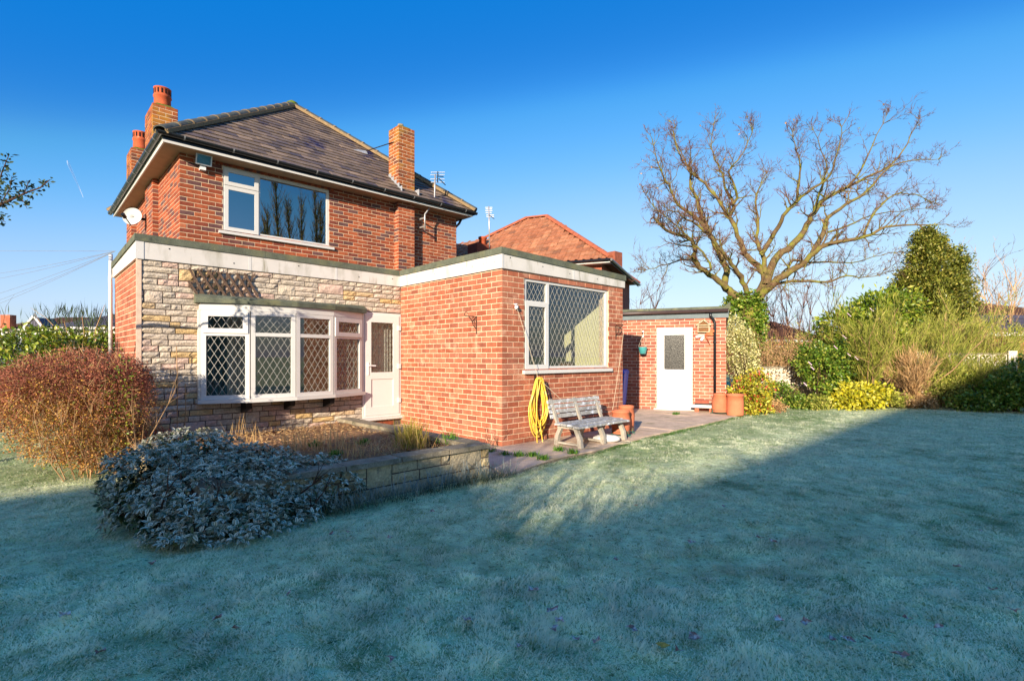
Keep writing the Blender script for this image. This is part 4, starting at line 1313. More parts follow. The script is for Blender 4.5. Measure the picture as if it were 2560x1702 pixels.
def wander(p, d, length, segs, r, wob, lift=0.0):
    pts = [Vector(p)]; d = Vector(d).normalized()
    for i in range(segs):
        d = (d + Vector((r.normal(0, wob), r.normal(0, wob), r.normal(0, wob) + lift))).normalized()
        pts.append(pts[-1] + d * (length / segs))
    return pts, d
def stems(name, base, n, h, spread, rad, mat, parent, seed=0, segs=4, wob=.14, n_side=4, twig=0, lift=.05, bspread=.06):
    r = np.random.default_rng(seed); mb = MB()
    for k in range(n):
        a = r.uniform(0, 6.283)
        d = (math.cos(a) * spread * r.uniform(.3, 1), math.sin(a) * spread * r.uniform(.3, 1), 1)
        b0 = Vector(base) + Vector((r.normal(0, bspread), r.normal(0, bspread), 0))
        L = h * r.uniform(.65, 1.1)
        pts, dd = wander(b0, d, L, segs, r, wob, lift)
        mb.tube(pts, [rad * (1 - .8 * i / segs) for i in range(segs + 1)], n_side, False)
        for q in range(twig):
            i = r.integers(1, segs); 
            t = Vector((r.normal(), r.normal(), abs(r.normal()) + .4)).normalized()
            p2, _ = wander(pts[i], (pts[i + 1] - pts[i]).normalized() + t * .8, L * r.uniform(.18, .45), 3, r, .2, lift)
            mb.tube(p2, [rad * .5, rad * .35, rad * .22, rad * .1], 3, False)
    return stuff(mb.build(name, mat, parent))
def tuft(name, base, n, h, spread, wd, mat, parent=None, seed=0, droop=.5, bs=.05, fro=None):
    """fan of long arching blades"""
    r = np.random.default_rng(seed)
    az = r.uniform(0, 6.283, n); ln = h * r.uniform(.5, 1.1, n); sp = spread * r.uniform(.1, 1, n)
    b = np.array(base) + np.stack([r.normal(0, bs, n), r.normal(0, bs, n), np.zeros(n)], 1)
    dh = np.stack([np.cos(az), np.sin(az), np.zeros(n)], 1); up = np.array([0, 0, 1.0])
    sd = np.stack([-np.sin(az), np.cos(az), np.zeros(n)], 1) * wd
    pts = []
    for t in (0, .35, .7, 1.0):
        pts.append(b + dh * (sp * t * (1 + droop * t))[:, None] * ln[:, None] + up * (ln * (t - droop * sp * t * t * .8))[:, None])
    V = np.stack([pts[0] - sd, pts[0] + sd, pts[1] - sd, pts[1] + sd, pts[2] - sd * .7, pts[2] + sd * .7, pts[3]], 1).reshape(-1, 3)
    i = np.arange(n)[:, None] * 7
    F = np.concatenate([i + [0, 1, 3], i + [0, 3, 2], i + [2, 3, 5], i + [2, 5, 4], i + [4, 5, 6]])
    at = {'frost': np.tile([.0, .0, .3, .3, .6, .6, 1.0], n) * (fro or 0)} if fro else None
    return fastmesh(name, V, F, mat, parent, attrs=at)

M('bark', (98, 80, 54), var=.3, vscale=5, fine=(40, .25), bump=.8, bscale=24, rough=.95, bdist=.02, stain=((118, 118, 44), 3.2, .45, .66))
M('bark_twig', (96, 64, 50), var=.25, vscale=3, rough=.95)
M('bark_pale', (160, 128, 92), var=.25, vscale=5, rough=.95)
M('bark_dark', (74, 52, 40), var=.3, vscale=5, rough=.95)
M('leaf_red', ramp=[(0, (150, 88, 66)), (.3, (172, 108, 82)), (.6, (130, 70, 54)), (.8, (188, 126, 98)), (1, (158, 86, 68))], trans=.35, rough=.7, var=.3, vscale=2.2)
M('leaf_gold', ramp=[(0, (184, 134, 58)), (.3, (204, 156, 76)), (.5, (146, 100, 54)), (.7, (176, 120, 84)), (.85, (118, 128, 46)), (1, (214, 176, 96))], trans=.3, rough=.7, var=.2, vscale=3)
M('leaf_laurel', ramp=[(0, (86, 112, 24)), (.3, (112, 134, 32)), (.55, (64, 92, 22)), (.8, (150, 160, 52)), (1, (178, 172, 70))], trans=.25, rough=.4, spec=.5, var=.2, vscale=3)
M('leaf_yellow', ramp=[(0, (178, 166, 30)), (.35, (200, 186, 44)), (.6, (128, 136, 30)), (1, (214, 206, 84))], trans=.25, rough=.45, spec=.4, var=.15, vscale=3)
M('leaf_photinia', ramp=[(0, (160, 150, 36)), (.3, (188, 176, 52)), (.52, (112, 128, 34)), (.72, (204, 194, 86)), (.86, (180, 72, 54)), (1, (196, 98, 70))], const=True, trans=.25, rough=.45, spec=.4, var=.15, vscale=3)
M('leaf_variegated', ramp=[(0, (206, 196, 132)), (.35, (220, 212, 158)), (.6, (168, 164, 92)), (.8, (110, 118, 54)), (1, (230, 222, 180))], trans=.2, rough=.5, var=.15, vscale=4)
M('leaf_green', ramp=[(0, (84, 116, 32)), (.35, (110, 138, 42)), (.6, (62, 94, 28)), (.85, (146, 156, 56)), (1, (170, 168, 80))], trans=.25, rough=.4, spec=.5, var=.2, vscale=3)
M('leaf_holly', ramp=[(0, (92, 102, 32)), (.35, (122, 126, 44)), (.6, (62, 80, 28)), (.85, (154, 148, 64)), (1, (178, 164, 84))], trans=.2, rough=.4, spec=.5, var=.2, vscale=1.2)
M('leaf_broom', ramp=[(0, (128, 136, 46)), (.4, (158, 158, 66)), (.7, (106, 118, 42)), (1, (184, 172, 92))], trans=.25, rough=.7, var=.2, vscale=3)
M('leaf_dry', ramp=[(0, (178, 142, 94)), (.4, (196, 160, 112)), (.7, (150, 112, 72)), (1, (208, 178, 132))], trans=.25, rough=.8, var=.2, vscale=3)
M('leaf_dark', ramp=[(0, (28, 52, 28)), (.4, (40, 68, 34)), (.7, (24, 42, 26)), (1, (64, 86, 40))], trans=.15, rough=.4, spec=.5, var=.2, vscale=3)
M('leaf_frost', ramp=[(0, (36, 62, 30)), (.4, (50, 80, 38)), (.7, (28, 48, 26)), (1, (84, 96, 44))], trans=.1, rough=.7, spec=.15, var=.15, vscale=4, attr=('frost', (252, 242, 214)))
M('leaf_inner_shade', (22, 34, 18), rough=.8, spec=.1, var=.3)  # shade of the gaps put into the colour of the inner leaves
M('leaf_conifer', ramp=[(0, (34, 52, 40)), (.5, (50, 68, 46)), (1, (68, 82, 48))], trans=.1, rough=.7, var=.2, vscale=3)
M('blade_sedge', ramp=[(0, (150, 150, 40)), (.3, (176, 164, 60)), (.55, (196, 160, 88)), (.8, (112, 132, 36)), (1, (208, 180, 116))], trans=.3, rough=.7, var=.15)
M('blade_straw', ramp=[(0, (200, 164, 104)), (.5, (214, 184, 130)), (1, (176, 134, 82))], trans=.3, rough=.8, var=.15)
M('blade_green', ramp=[(0, (52, 104, 30)), (.5, (84, 132, 40)), (1, (130, 160, 60))], trans=.3, rough=.6, var=.15)
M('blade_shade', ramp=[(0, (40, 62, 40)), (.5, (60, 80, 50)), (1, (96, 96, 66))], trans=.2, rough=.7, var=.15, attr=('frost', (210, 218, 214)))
M('flower_pink', ramp=[(0, (226, 186, 200)), (1, (238, 214, 220))], trans=.2, var=.05)

# ---------------------------------------------------------------- frosted rhododendron in front of the bed
def rhodo():
    P0 = onZ(560, 1330, 0)
    t = thing('rhododendron', 'large dark-leaved shrub covered in white frost on the shaded lawn edge', 'shrub', (P0.x, P0.y, 0))
    D = 4.55
    def c(x, y, d): return tuple(atD(x, y, d))
    blobs = []
    for (x, y, d, rx, rz) in ((560, 1250, 4.5, .70, .42), (420, 1215, 4.7, .52, .36), (700, 1240, 4.75, .5, .36), (520, 1160, 5.0, .45, .30), (640, 1180, 5.0, .5, .26),
                              (400, 1300, 4.3, .4, .34), (560, 1310, 4.15, .5, .30), (450, 1350, 4.0, .32, .22), (800, 1200, 5.1, .34, .26), (340, 1180, 5.0, .32, .24), (690, 1310, 4.35, .42, .24), (470, 1110, 5.5, .42, .16), (480, 1365, 3.9, .36, .18), (620, 1350, 4.05, .36, .2), (830, 1225, 4.9, .3, .22), (760, 1280, 4.6, .3, .2)):
        blobs.append((c(x, y, d), (rx, rx * .85, rz)))
    P, o = shell_points(blobs, 6500, .17, .03, 31)
    r = np.random.default_rng(33)
    per = 7
    n = len(P)
    tipdir = unit(o + np.array([0, 0, .55]) + r.normal(size=(n, 3)) * .3)
    ref = unit(np.cross(tipdir, r.normal(size=(n, 3)))); ref2 = np.cross(tipdir, ref)
    Q, A = [], []
    for k in range(per):
        a = 2 * math.pi * k / per + r.normal(0, .25, n)
        ax = unit(ref * np.cos(a)[:, None] + ref2 * np.sin(a)[:, None] + tipdir * r.uniform(.05, .7, (n, 1)))
        Q.append(P + ax * .006); A.append(ax)
    Q, A = np.concatenate(Q), np.concatenate(A)
    nm = len(Q)
    # six-point leaves: spine green, rim white with frost
    up = np.tile(tipdir, (per, 1)) * .7 + np.array([0, 0, .6])
    side = unit(np.cross(A, up)); nrm = np.cross(side, A)
    ln = (.05 * (.45 + .9 * r.random(nm)))[:, None]; wd = ln * .2
    dr = np.array([0, 0, -1.0])
    m1 = Q + A * ln * .35; m2 = Q + A * ln * .72 + dr * ln * .06; tip = Q + A * ln + dr * ln * .16
    V = np.stack([Q, m1 + side * wd + nrm * wd * .3, m1, m1 - side * wd + nrm * wd * .3, m2 + side * wd * .8 + nrm * wd * .25, m2, m2 - side * wd * .8 + nrm * wd * .25, tip], 1).reshape(-1, 3)
    i = np.arange(nm)[:, None] * 8
    F = np.concatenate([i + q for q in ([0, 2, 1], [0, 3, 2], [1, 2, 5], [1, 5, 4], [2, 3, 6], [2, 6, 5], [4, 5, 7], [5, 6, 7])])
    depth_in = np.tile(np.clip((o[:, 2] + .3) * 1.15, .02, 1), per)
    fr = np.clip(depth_in * 1.35 * r.uniform(.05, 1.0, nm), 0, 1)
    at = (fr[:, None] * np.array([.05, 1, .15, 1, 1, .15, 1, 1])).ravel()
    fastmesh('foliage', V, F, 'leaf_frost', t, attrs={'frost': at})
    stems('stems', (P0.x + .1, P0.y + .35, 0), 26, .55, 1.2, .014, 'bark_dark', t, 35, twig=5, bspread=.28)
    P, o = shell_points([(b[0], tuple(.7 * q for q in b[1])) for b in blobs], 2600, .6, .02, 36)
    leaf_mesh('inner_foliage', P, o, .06, .014, 'leaf_inner_shade', t, seed=37, droop=.4)
rhodo()

# ---------------------------------------------------------------- red-leaved shrub by the return wall
def red_shrub():
    P0 = onZ(235, 1190, 0)
    t = thing('berberis', 'rounded reddish-brown twiggy shrub beside the brick return wall', 'shrub', (P0.x, P0.y, 0))
    c = lambda x, y, d: tuple(atD(x, y, d))
    d = 6.3
    blobs = [(c(200, 960, d), (.75, .7, .42)), (c(110, 1000, d - .1), (.62, .6, .42)), (c(270, 1010, d), (.5, .6, .48)), (c(190, 1070, d - .2), (.62, .55, .42)), (c(255, 1110, d - .1), (.45, .45, .4)), (c(60, 985, d + .1), (.45, .4, .3)), (c(300, 950, d + .2), (.3, .45, .3))]
    P, o = shell_points(blobs, 9000, .25, .08, 41)
    top = P[:, 2] > .95 + .15 * np.sin(P[:, 0] * 5) + np.random.default_rng(4).normal(0, .22, len(P))
    out = unit(o + np.random.default_rng(1).normal(size=P.shape) * .4)
    Q, A = cluster(P[top], out[top], 10, .035, 42); leaf_mesh('upper_foliage', Q, A, .022, .008, 'leaf_red', t, seed=43)
    Q, A = cluster(P[~top], out[~top], 9, .035, 44)
    sel = np.random.default_rng(45).random(len(Q)) < .55
    leaf_mesh('lower_foliage', Q[sel], A[sel], .022, .009, 'leaf_gold', t, seed=46)
    Q, A = Q[~sel][::2], A[~sel][::2]
    leaf_mesh('red_sprays', Q, A, .02, .006, 'leaf_red', t, seed=47)
    stems('stems', (P0.x + .15, P0.y + .1, 0), 46, 1.15, .7, .007, 'bark_pale', t, 48, twig=9, bspread=.16, wob=.1)
    P, o = shell_points(blobs, 3200, .08, .15, 53)
    leaf_mesh('outer_twigs', P - o * .05, unit(o + np.random.default_rng(54).normal(size=o.shape) * .45), .17, .0028, 'bark_pale', t, seed=55)
    stems('trunk', (P0.x + .35, P0.y - .05, 0), 5, 1.1, .12, .03, 'bark_pale', t, 49, twig=2, bspread=.1)
    P, o = shell_points([(c(300, 1000, d - .3), (.16, .2, .6)), (c(150, 1150, d - .1), (.2, .2, .1))], 420, .5, .03, 50)
    stuff(leaf_mesh('green_shoots', P, o, .035, .012, 'leaf_laurel', t, seed=51))
red_shrub()

def hedge(name, label, cat, blobs, n, ln, wd, mat, seed, base, per=4, spread=.05, stem=None, group=None, zmin=.03, bias=.3, stemmat='bark_dark', rag=.28, rag_f=3.2):
    t = thing(name, label, cat, base, group)
    P, o = shell_points(blobs, n, bias, zmin, seed)
    # ragged outline: lumps pushed out and gaps left between them
    rr_ = np.random.default_rng(seed + 50)
    K = rr_.normal(size=(6, 3)) * (rag_f / max(np.mean([b[1][0] for b in blobs]), .15)); ph = rr_.uniform(0, 6.28, 6)
    lump = np.sin(P @ K.T + ph).mean(1) * 1.6
    P = P + o * (lump * rag)[:, None] * np.mean([b[1][0] for b in blobs])
    keep = rr_.random(len(P)) < np.clip(.75 + .9 * lump, .12, 1)
    P, o = P[keep], o[keep]
    if zmin is not None: P[:, 2] = np.maximum(P[:, 2], zmin)
    Q, A = cluster(P, o, per, spread, seed + 1)
    leaf_mesh('foliage', Q, A, ln * np.random.default_rng(seed).uniform(.6, 1.35, len(Q)), wd, mat, t, seed=seed + 2)
    if stem: stems('stems', base, stem[0], stem[1], stem[2], stem[3], stemmat, t, seed + 3, twig=stem[4] if len(stem) > 4 else 3, bspread=stem[5] if len(stem) > 5 else .1)
    return t
cc = lambda x, y, d: tuple(atD(x, y, d))
def ground(x, d):
    p = atD(x, HYP, d); return (p.x, p.y, 0)
# green hedge behind the red shrub
hedge('laurel_hedge', 'bright green rounded laurel hedge behind the reddish shrub', 'hedge',
      [(cc(190, 890, 9.2), (1.1, .7, .5)), (cc(110, 925, 9.0), (.7, .6, .6)), (cc(250, 880, 9.4), (.5, .6, .5)), (cc(160, 960, 9), (1.2, .7, .6))], 2600, .075, .026, 'leaf_laurel', 61, ground(180, 9.2), 4, .06, (14, 1.2, .6, .02))
# dark bare-tipped shrub (spiky) further back
def spiky():
    b = ground(215, 13)
    t = thing('broom_bush', 'dark upright spiky bush rising above the green hedge at the house corner', 'shrub', b)
    r = np.random.default_rng(71)
    for k, (x, y0, h) in enumerate(((215, 800, .9), (175, 820, .6), (245, 810, .7), (190, 790, .6), (270, 830, .5))):
        pass
    top = MB()
    V = []
    P = np.array(b)[None] + np.stack([r.normal(0, .75, 900), r.normal(0, .5, 900), r.uniform(.6, 1.9, 900)], 1)
    leaf_mesh('foliage', P, unit(np.stack([r.normal(0, .25, 900), r.normal(0, .25, 900), np.ones(900)], 1)), .32, .012, 'leaf_conifer', t, seed=72)
    P2 = np.array(b)[None] + np.stack([r.normal(0, .55, 700), r.normal(0, .4, 700), r.uniform(1.6, 2.5, 700)], 1)
    stuff(leaf_mesh('upper_shoots', P2, unit(np.stack([P2[:, 0] * 0 + r.normal(0, .3, 700), r.normal(0, .3, 700), np.ones(700)], 1)), .3, .008, 'leaf_conifer', t, seed=73))
    stems('stems', b, 30, 2.3, .4, .012, 'bark_dark', t, 74, twig=3, bspread=.3)
spiky()
def sapling(name, label, base, h, n, rad, mat, seed, spread=.5, twig=5, group=None, cat='shrub', wob=.12):
    t = thing(name, label, cat, base, group)
    stems('stems', base, n, h, spread, rad, mat, t, seed, segs=5, twig=twig, wob=wob, bspread=.05)
    return t
sapling('bare_shrub', 'pinkish bare branching sapling in front of the dark spiky bush', ground(222, 10.2), 2.35, 9, .022, 'bark_pale', 81, .45, 2)
hedge('dark_hedge', 'deep-shaded blue-green hedge at the left picture edge', 'hedge', [(cc(10, 930, 13), (1.1, 1, .9)), (cc(50, 900, 14), (.9, .8, .8)), (cc(-60, 940, 12.5), (1.2, 1, 1.0))], 1500, .11, .03, 'leaf_conifer', 85, ground(10, 13), 4, .09, (10, 1.2, .5, .03))
sapling('plume_grass', 'tall feathery stem at the left picture edge', ground(2, 9.5), 2.15, 5, .012, 'bark_dark', 88, .12, 6)

# ---------------------------------------------------------------- plants in and round the raised bed
b = onZ(1028, 1118, .28)
t = thing('sedge', 'yellow-green arching grass clump in the raised bed near the door', 'ornamental grass', tuple(b))
tuft('blades', tuple(b), 260, .42, .55, .0035, 'blade_sedge', t, 91, .35, .09)
tuft('dead_blades', tuple(b), 160, .36, .9, .003, 'blade_straw', t, 92, .6, .12)
r_ = np.random.default_rng(99); n_ = 5200
P_ = np.stack([r_.uniform(BX0 + .2, BX1 - .2, n_), r_.uniform(BYF + .2, 8.3, n_), .26 + r_.uniform(0, .05, n_)], 1)
lit = leaf_mesh('leaf_litter', P_, unit(np.stack([r_.normal(size=n_), r_.normal(size=n_), r_.normal(0, .25, n_)], 1)), .06, .006, 'leaf_dry', bed, seed=98)
stuff(lit)
k = 0
for (x, y, z, h, nn) in ((720, 1130, .27, .36, 34), (760, 1125, .27, .4, 40), (805, 1128, .27, .34, 36), (840, 1120, .27, .38, 34), (880, 1145, .27, .36, 36), (640, 1105, .27, .36, 16), (590, 1095, .27, .4, 14), (950, 1135, .27, .22, 60)):
    b = onZ(x, y, z)
    lab = ['clump of dry straw stalks left of the airbrick in the bed', 'tall straw stalks under the middle of the bow window', 'straw stalks right of the bow window middle', 'straw stalks below the right end of the bow window',
           'upright bunch of straw stalks at the bed centre', 'few pale stalks behind the frosted shrub', 'two tall pale stalks left behind the frosted shrub', 'flattened straw mat beside the yellow sedge'][k]
    t = thing('dry_grass', lab, 'dry grass', tuple(b), 'dry grass in the raised bed')
    tuft('blades', tuple(b), nn, h, .5 if k < 7 else 1.4, .003, 'blade_straw', t, 100 + k, .4, .07 if k < 7 else .16)
    k += 1
for k, (x, y, lab) in enumerate(((1128, 1108, 'green leafy weed at the right end of the raised bed'),)):
    b = onZ(x, y, .3)
    t = thing('weed', lab, 'weed', tuple(b), 'weeds')
    tuft('blades', tuple(b), 60, .2, .7, .005, 'blade_green', t, 120 + k, .5, .06)
for k, (x, y, z, lab) in enumerate(((785, 1115, .28, 'low bright green weed left of the airbrick'), (910, 1110, .28, 'small round green weed below the door sill'), (840, 1140, .27, 'green weed at the front of the bed soil'),
                                   (1225, 1132, .0, 'dark green weed in the shaded path corner'), (1262, 1140, .0, 'spreading green weed in the shade of the path'), (1298, 1140, .02, 'grass weed where the path shade ends'),
                                   (1330, 1140, .02, 'grass weed below the yellow hose'), (1358, 1148, .02, 'tiny weed on the paving joint'), (1432, 1133, .02, 'bright green weed in front of the bench'), (1396, 1126, .02, 'thin green weed by the bench leg'), (1690, 1036, .02, 'flat green weed in the middle of the paving'))):
    b = onZ(x, y, z)
    t = thing('weed', lab, 'weed', tuple(b), 'weeds')
    tuft('leaves', tuple(b), 70, .09, 1.0, .006, 'blade_green', t, 130 + k, .4, .035)
# long grass and stems along the foot of the bed wall, in shade
t = thing('border_plants', 'shaded tangle of long grass along the foot of the bed wall', 'long grass', (3.0, BYF - .2, 0))
for k in range(16):
    x = 2.0 + k * .14 + random.uniform(-.05, .05)
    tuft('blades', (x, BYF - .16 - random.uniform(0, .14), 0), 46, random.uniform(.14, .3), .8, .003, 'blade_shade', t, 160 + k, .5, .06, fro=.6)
t = thing('lavender', 'dry brown weed stems leaning on the path by the wall corner', 'weed', tuple(onZ(1232, 1118, 0)))
stems('stems', tuple(onZ(1235, 1116, 0)), 10, .3, .6, .004, 'bark_dark', t, 180, twig=4)
for k, (x0, x1, yb) in enumerate(((441, 443, 1062), (463, 462, 1066))):
    A, Bq = onY(x0, [866, 958][k], YS - .12), onY(x1, yb, YS - .12)
    tag(MB().tube([Bq, (A + Bq) / 2 + Vector((.01, 0, 0)), A], .006, 6).build('bamboo_cane', 'bark_pale', None), ['longer thin brown cane leaning on the stone wall', 'shorter thin brown cane leaning on the stone wall'][k], 'cane', 'canes against the stone wall')
# orange fern-like litter on the left coping
b = onZ(395, 1098, .33)
t = thing('heather', 'reddish trailing plant on the left end of the bed coping', 'plant', tuple(b)); tuft('sprays', tuple(b), 220, .22, 1.2, .003, 'leaf_red', t, 190, .3, .12)

# ---------------------------------------------------------------- the big bare tree
def oak():
    D = 18.0
    bpx = (1874, 905)
    root = atD(1874, 905, D); root.z = 0
    t = thing('bare_tree', 'large spreading leafless tree with yellow-lichened limbs behind the garage', 'tree', tuple(root))
    r = np.random.default_rng(201)
    S = 2.808
    def q(x, y, off=0.0): return atD(1560 + x / S, 260 + y / S, D + off)
    main = MB(); twigs = MB(); fine = MB()
    def limb(pts, r0, r1, off, sides=8):
        # scatter a little so the limbs bend as drawn but in depth too
        n = len(pts); out = []
        for i, (x, y) in enumerate(pts):
            o = off[0] + (off[1] - off[0]) * i / (n - 1)
            out.append(q(x, y, o))
        # smooth subdivide
        fine_p = [out[0]]
        for i in range(n - 1):
            a, b2 = out[i], out[i + 1]
            p0 = out[i - 1] if i else a; p3 = out[i + 2] if i + 2 < n else b2
            for s in (1 / 3, 2 / 3, 1):
                c = .5 * ((2 * a) + (b2 - p0) * s + (2 * p0 - 5 * a + 4 * b2 - p3) * s * s + (3 * a - p0 - 3 * b2 + p3) * s ** 3)
                fine_p.append(c + Vector((r.normal(0, .02), r.normal(0, .02), r.normal(0, .02))))
        m = len(fine_p)
        rad = [r0 + (r1 - r0) * (i / (m - 1)) ** .8 for i in range(m)]
        main.tube(fine_p, rad, sides, False)
        return fine_p, rad
    L = []
    L.append(limb([(880, 1800), (885, 1600), (890, 1480), (880, 1400)], .33, .27, (0, 0), 12))
    L.append(limb([(880, 1420), (830, 1370), (760, 1320), (700, 1270), (722, 1180), (690, 1080), (640, 990), (590, 890), (550, 800), (520, 690), (470, 580), (470, 460), (400, 380), (350, 240), (360, 140)], .17, .012, (0, 1.5)))
    L.append(limb([(720, 1290), (640, 1220), (530, 1150), (492, 1060), (490, 980), (430, 930), (300, 890), (220, 815)], .11, .04, (0, -1.5)))
    L.append(limb([(540, 1160), (600, 1180), (600, 1110), (520, 1010), (440, 930), (370, 860), (250, 760), (150, 650)], .05, .01, (-.5, -2)))
    L.append(limb([(590, 890), (480, 780), (370, 700), (330, 600), (280, 510), (240, 420), (190, 240)], .075, .01, (.6, -1)))
    L.append(limb([(640, 1220), (520, 1140), (440, 1090), (300, 1120), (180, 1160), (100, 1185)], .05, .008, (0, 1.5)))
    L.append(limb([(870, 1370), (830, 1240), (780, 1160), (720, 1080), (660, 1010), (600, 930), (480, 830), (380, 770), (300, 740)], .10, .015, (0, -2)))
    L.append(limb([(900, 1420), (940, 1330), (985, 1250), (960, 1170), (890, 1090), (840, 1030), (800, 920), (740, 790), (680, 700), (590, 590), (500, 510), (440, 440), (400, 330), (330, 210)], .16, .012, (0, 1)))
    L.append(limb([(740, 790), (770, 700), (720, 610), (690, 490), (640, 390), (610, 280), (640, 100)], .075, .008, (.6, 2)))
    L.append(limb([(765, 700), (800, 640), (760, 540), (740, 460), (800, 400), (870, 270), (900, 180)], .055, .008, (.6, -.8)))
    L.append(limb([(1000, 1260), (980, 1090), (940, 980), (940, 830), (920, 690), (960, 560), (1000, 480)], .10, .01, (0, 1.5)))
    L.append(limb([(960, 1060), (1060, 900), (1120, 780), (1210, 690), (1330, 590), (1440, 510), (1500, 340), (1530, 170)], .09, .01, (.2, -2)))
    L.append(limb([(1210, 690), (1230, 550), (1240, 440), (1210, 330), (1180, 190)], .05, .008, (-.8, -1.6)))
    L.append(limb([(1000, 1270), (1060, 1090), (1190, 980), (1290, 850), (1330, 760), (1420, 660), (1560, 590), (1700, 520), (1870, 430), (1980, 280), (2070, 110)], .15, .01, (0, 2)))
    L.append(limb([(1560, 590), (1660, 480), (1740, 300), (1840, 80)], .05, .008, (1, .4)))
    L.append(limb([(1330, 760), (1390, 560), (1410, 400), (1330, 180)], .05, .008, (.8, -.5)))
    L.append(limb([(930, 1380), (1010, 1290), (1120, 1200), (1250, 1130), (1340, 1030), (1500, 970), (1680, 940), (1840, 865), (2030, 850), (2250, 845)], .16, .01, (0, -2.5)))
    L.append(limb([(1320, 1060), (1400, 900), (1430, 800), (1560, 700), (1700, 620), (1860, 450), (2010, 400), (2200, 390)], .10, .01, (-.3, 1.5)))
    L.append(limb([(1060, 1265), (1250, 1240), (1420, 1252), (1560, 1210), (1700, 1215), (1850, 1180)], .06, .008, (0, -1.5)))
    L.append(limb([(1150, 1170), (1180, 1100), (1300, 1112), (1450, 1108), (1600, 1112), (1750, 1070), (1900, 1040)], .055, .008, (0, 1.5)))
    L.append(limb([(1680, 940), (1760, 760), (1900, 640), (2050, 640), (2190, 700)], .045, .007, (-1.6, -.5)))
    L.append(limb([(1430, 900), (1560, 860), (1740, 780), (1950, 750), (2180, 720)], .04, .007, (0, 1)))
    L.append(limb([(1100, 1200), (1150, 1150), (1150, 1240), (1110, 1320)], .035, .012, (0, -.8)))
    # side branches: curving outwards and up, then twigs at their ends
    def side(p, d, ln, rad, lvl):
        segs = 4 if lvl < 2 else 3
        pts, dd = wander(p, d, ln, segs, r, .22 if lvl < 2 else .28, .06)
        rr = [rad * (1 - .75 * i / segs) for i in range(segs + 1)]
        (main if lvl == 0 else twigs if lvl == 1 else fine).tube(pts, rr, 5 if lvl == 0 else 4 if lvl == 1 else 3, False)
        if lvl >= 3: return
        k = (5, 5, 4)[lvl]
        for j in range(k):
            i = r.integers(1, segs + 1)
            base = pts[i]
            dirb = (pts[i] - pts[i - 1]).normalized()
            rv = Vector((r.normal(), r.normal(), r.normal() + .45))
            side(base, dirb * .9 + rv * .5, ln * r.uniform(.38, .62), max(rad * .45, .0055), lvl + 1)
    for (pts, rad) in L[1:]:
        m = len(pts)
        for i in range(2, m):
            if rad[i] > .12: continue
            for rep in range(1 if r.random() < .2 else 3 if i > m * .5 else 2 if i > m * .3 else 1):
                if r.random() < .22 and i < m - 2: continue
                d = (pts[i] - pts[i - 1]).normalized()
                rv = Vector((r.normal(), r.normal(), r.normal() + .55)); rv -= d * rv.dot(d) * .5
                ln = r.uniform(.4, .85) * (.62 if i > m * .8 else 1.0 if i > m * .45 else .85)
                side(pts[i], d * .75 + rv * .75, ln, max(min(rad[i] * .5, .035), .012), 1)
        side(pts[-1], (pts[-1] - pts[-2]), .35, max(rad[-1], .01), 1)
    main.build('trunk', 'bark', t, True)
    stuff(twigs.build('branches', 'bark', t))
    stuff(fine.build('twigs', 'bark_twig', t))
    # a few leaves left hanging
    P = np.array([fine.v[i] for i in r.integers(0, len(fine.v), 260)])
    leaf_mesh('last_leaves', P, unit(r.normal(size=P.shape)), .07, .03, 'leaf_gold', t, seed=202, droop=.6)
    # ivy on the trunk
    iv = thing('ivy', 'dark green ivy wrapped round the trunk of the big bare tree', 'ivy', tuple(root))
    P, o = shell_points([(tuple(q(890, 1600)), (.42, .42, 1.1)), (tuple(q(870, 1385)), (.4, .4, .35)), (tuple(q(930, 1500)), (.32, .3, .8)), (tuple(q(760, 1440, .3)), (.3, .3, .5))], 1500, .25, .1, 203)
    Q, A = cluster(P, o, 4, .06, 204); leaf_mesh('foliage', Q, A, .1, .045, 'leaf_green', iv, seed=205, droop=.5)
oak()

# ---------------------------------------------------------------- right-hand border, from the garage to the picture edge
hedge('variegated_ivy', 'cream variegated ivy climbing beside the garage corner', 'ivy', [(cc(1850, 880, 14.2), (.38, .4, .75)), (cc(1838, 830, 14.4), (.3, .3, .4)), (cc(1870, 930, 14.2), (.3, .3, .4))], 2300, .055, .022, 'leaf_variegated', 301, ground(1850, 14.2), 4, .05, (10, 1.6, .25, .02))
hedge('photinia', 'red-tipped yellow-green shrub behind the terracotta pots', 'shrub', [(cc(1870, 990, 12.9), (.48, .45, .42)), (cc(1845, 1010, 12.8), (.35, .35, .35)), (cc(1890, 960, 13.1), (.36, .36, .34)), (cc(1900, 1010, 12.9), (.3, .3, .25))], 1500, .075, .026, 'leaf_photinia', 305, ground(1870, 12.9), 4, .05, (14, .9, .6, .015))
hedge('low_shrub', 'low green and rusty shrub below the white block wall', 'shrub', [(cc(1950, 985, 14.2), (.5, .45, .3)), (cc(1990, 1000, 14.2), (.55, .5, .24)), (cc(1930, 1010, 13.8), (.35, .3, .16))], 1100, .07, .024, 'leaf_green', 309, ground(1960, 14), 4, .05, (14, .7, .7, .014))
hedge('camellia', 'glossy green camellia with pale pink blooms in front of the wall', 'shrub', [(cc(2060, 930, 15), (.62, .6, .62)), (cc(2030, 900, 15.2), (.45, .5, .42)), (cc(2080, 990, 14.8), (.6, .5, .35)), (cc(2100, 900, 15.2), (.5, .5, .6))], 2200, .085, .032, 'leaf_green', 313, ground(2060, 15), 4, .06, (14, 1.3, .5, .02))
cam_t = bpy.data.objects['camellia']
r = np.random.default_rng(5)
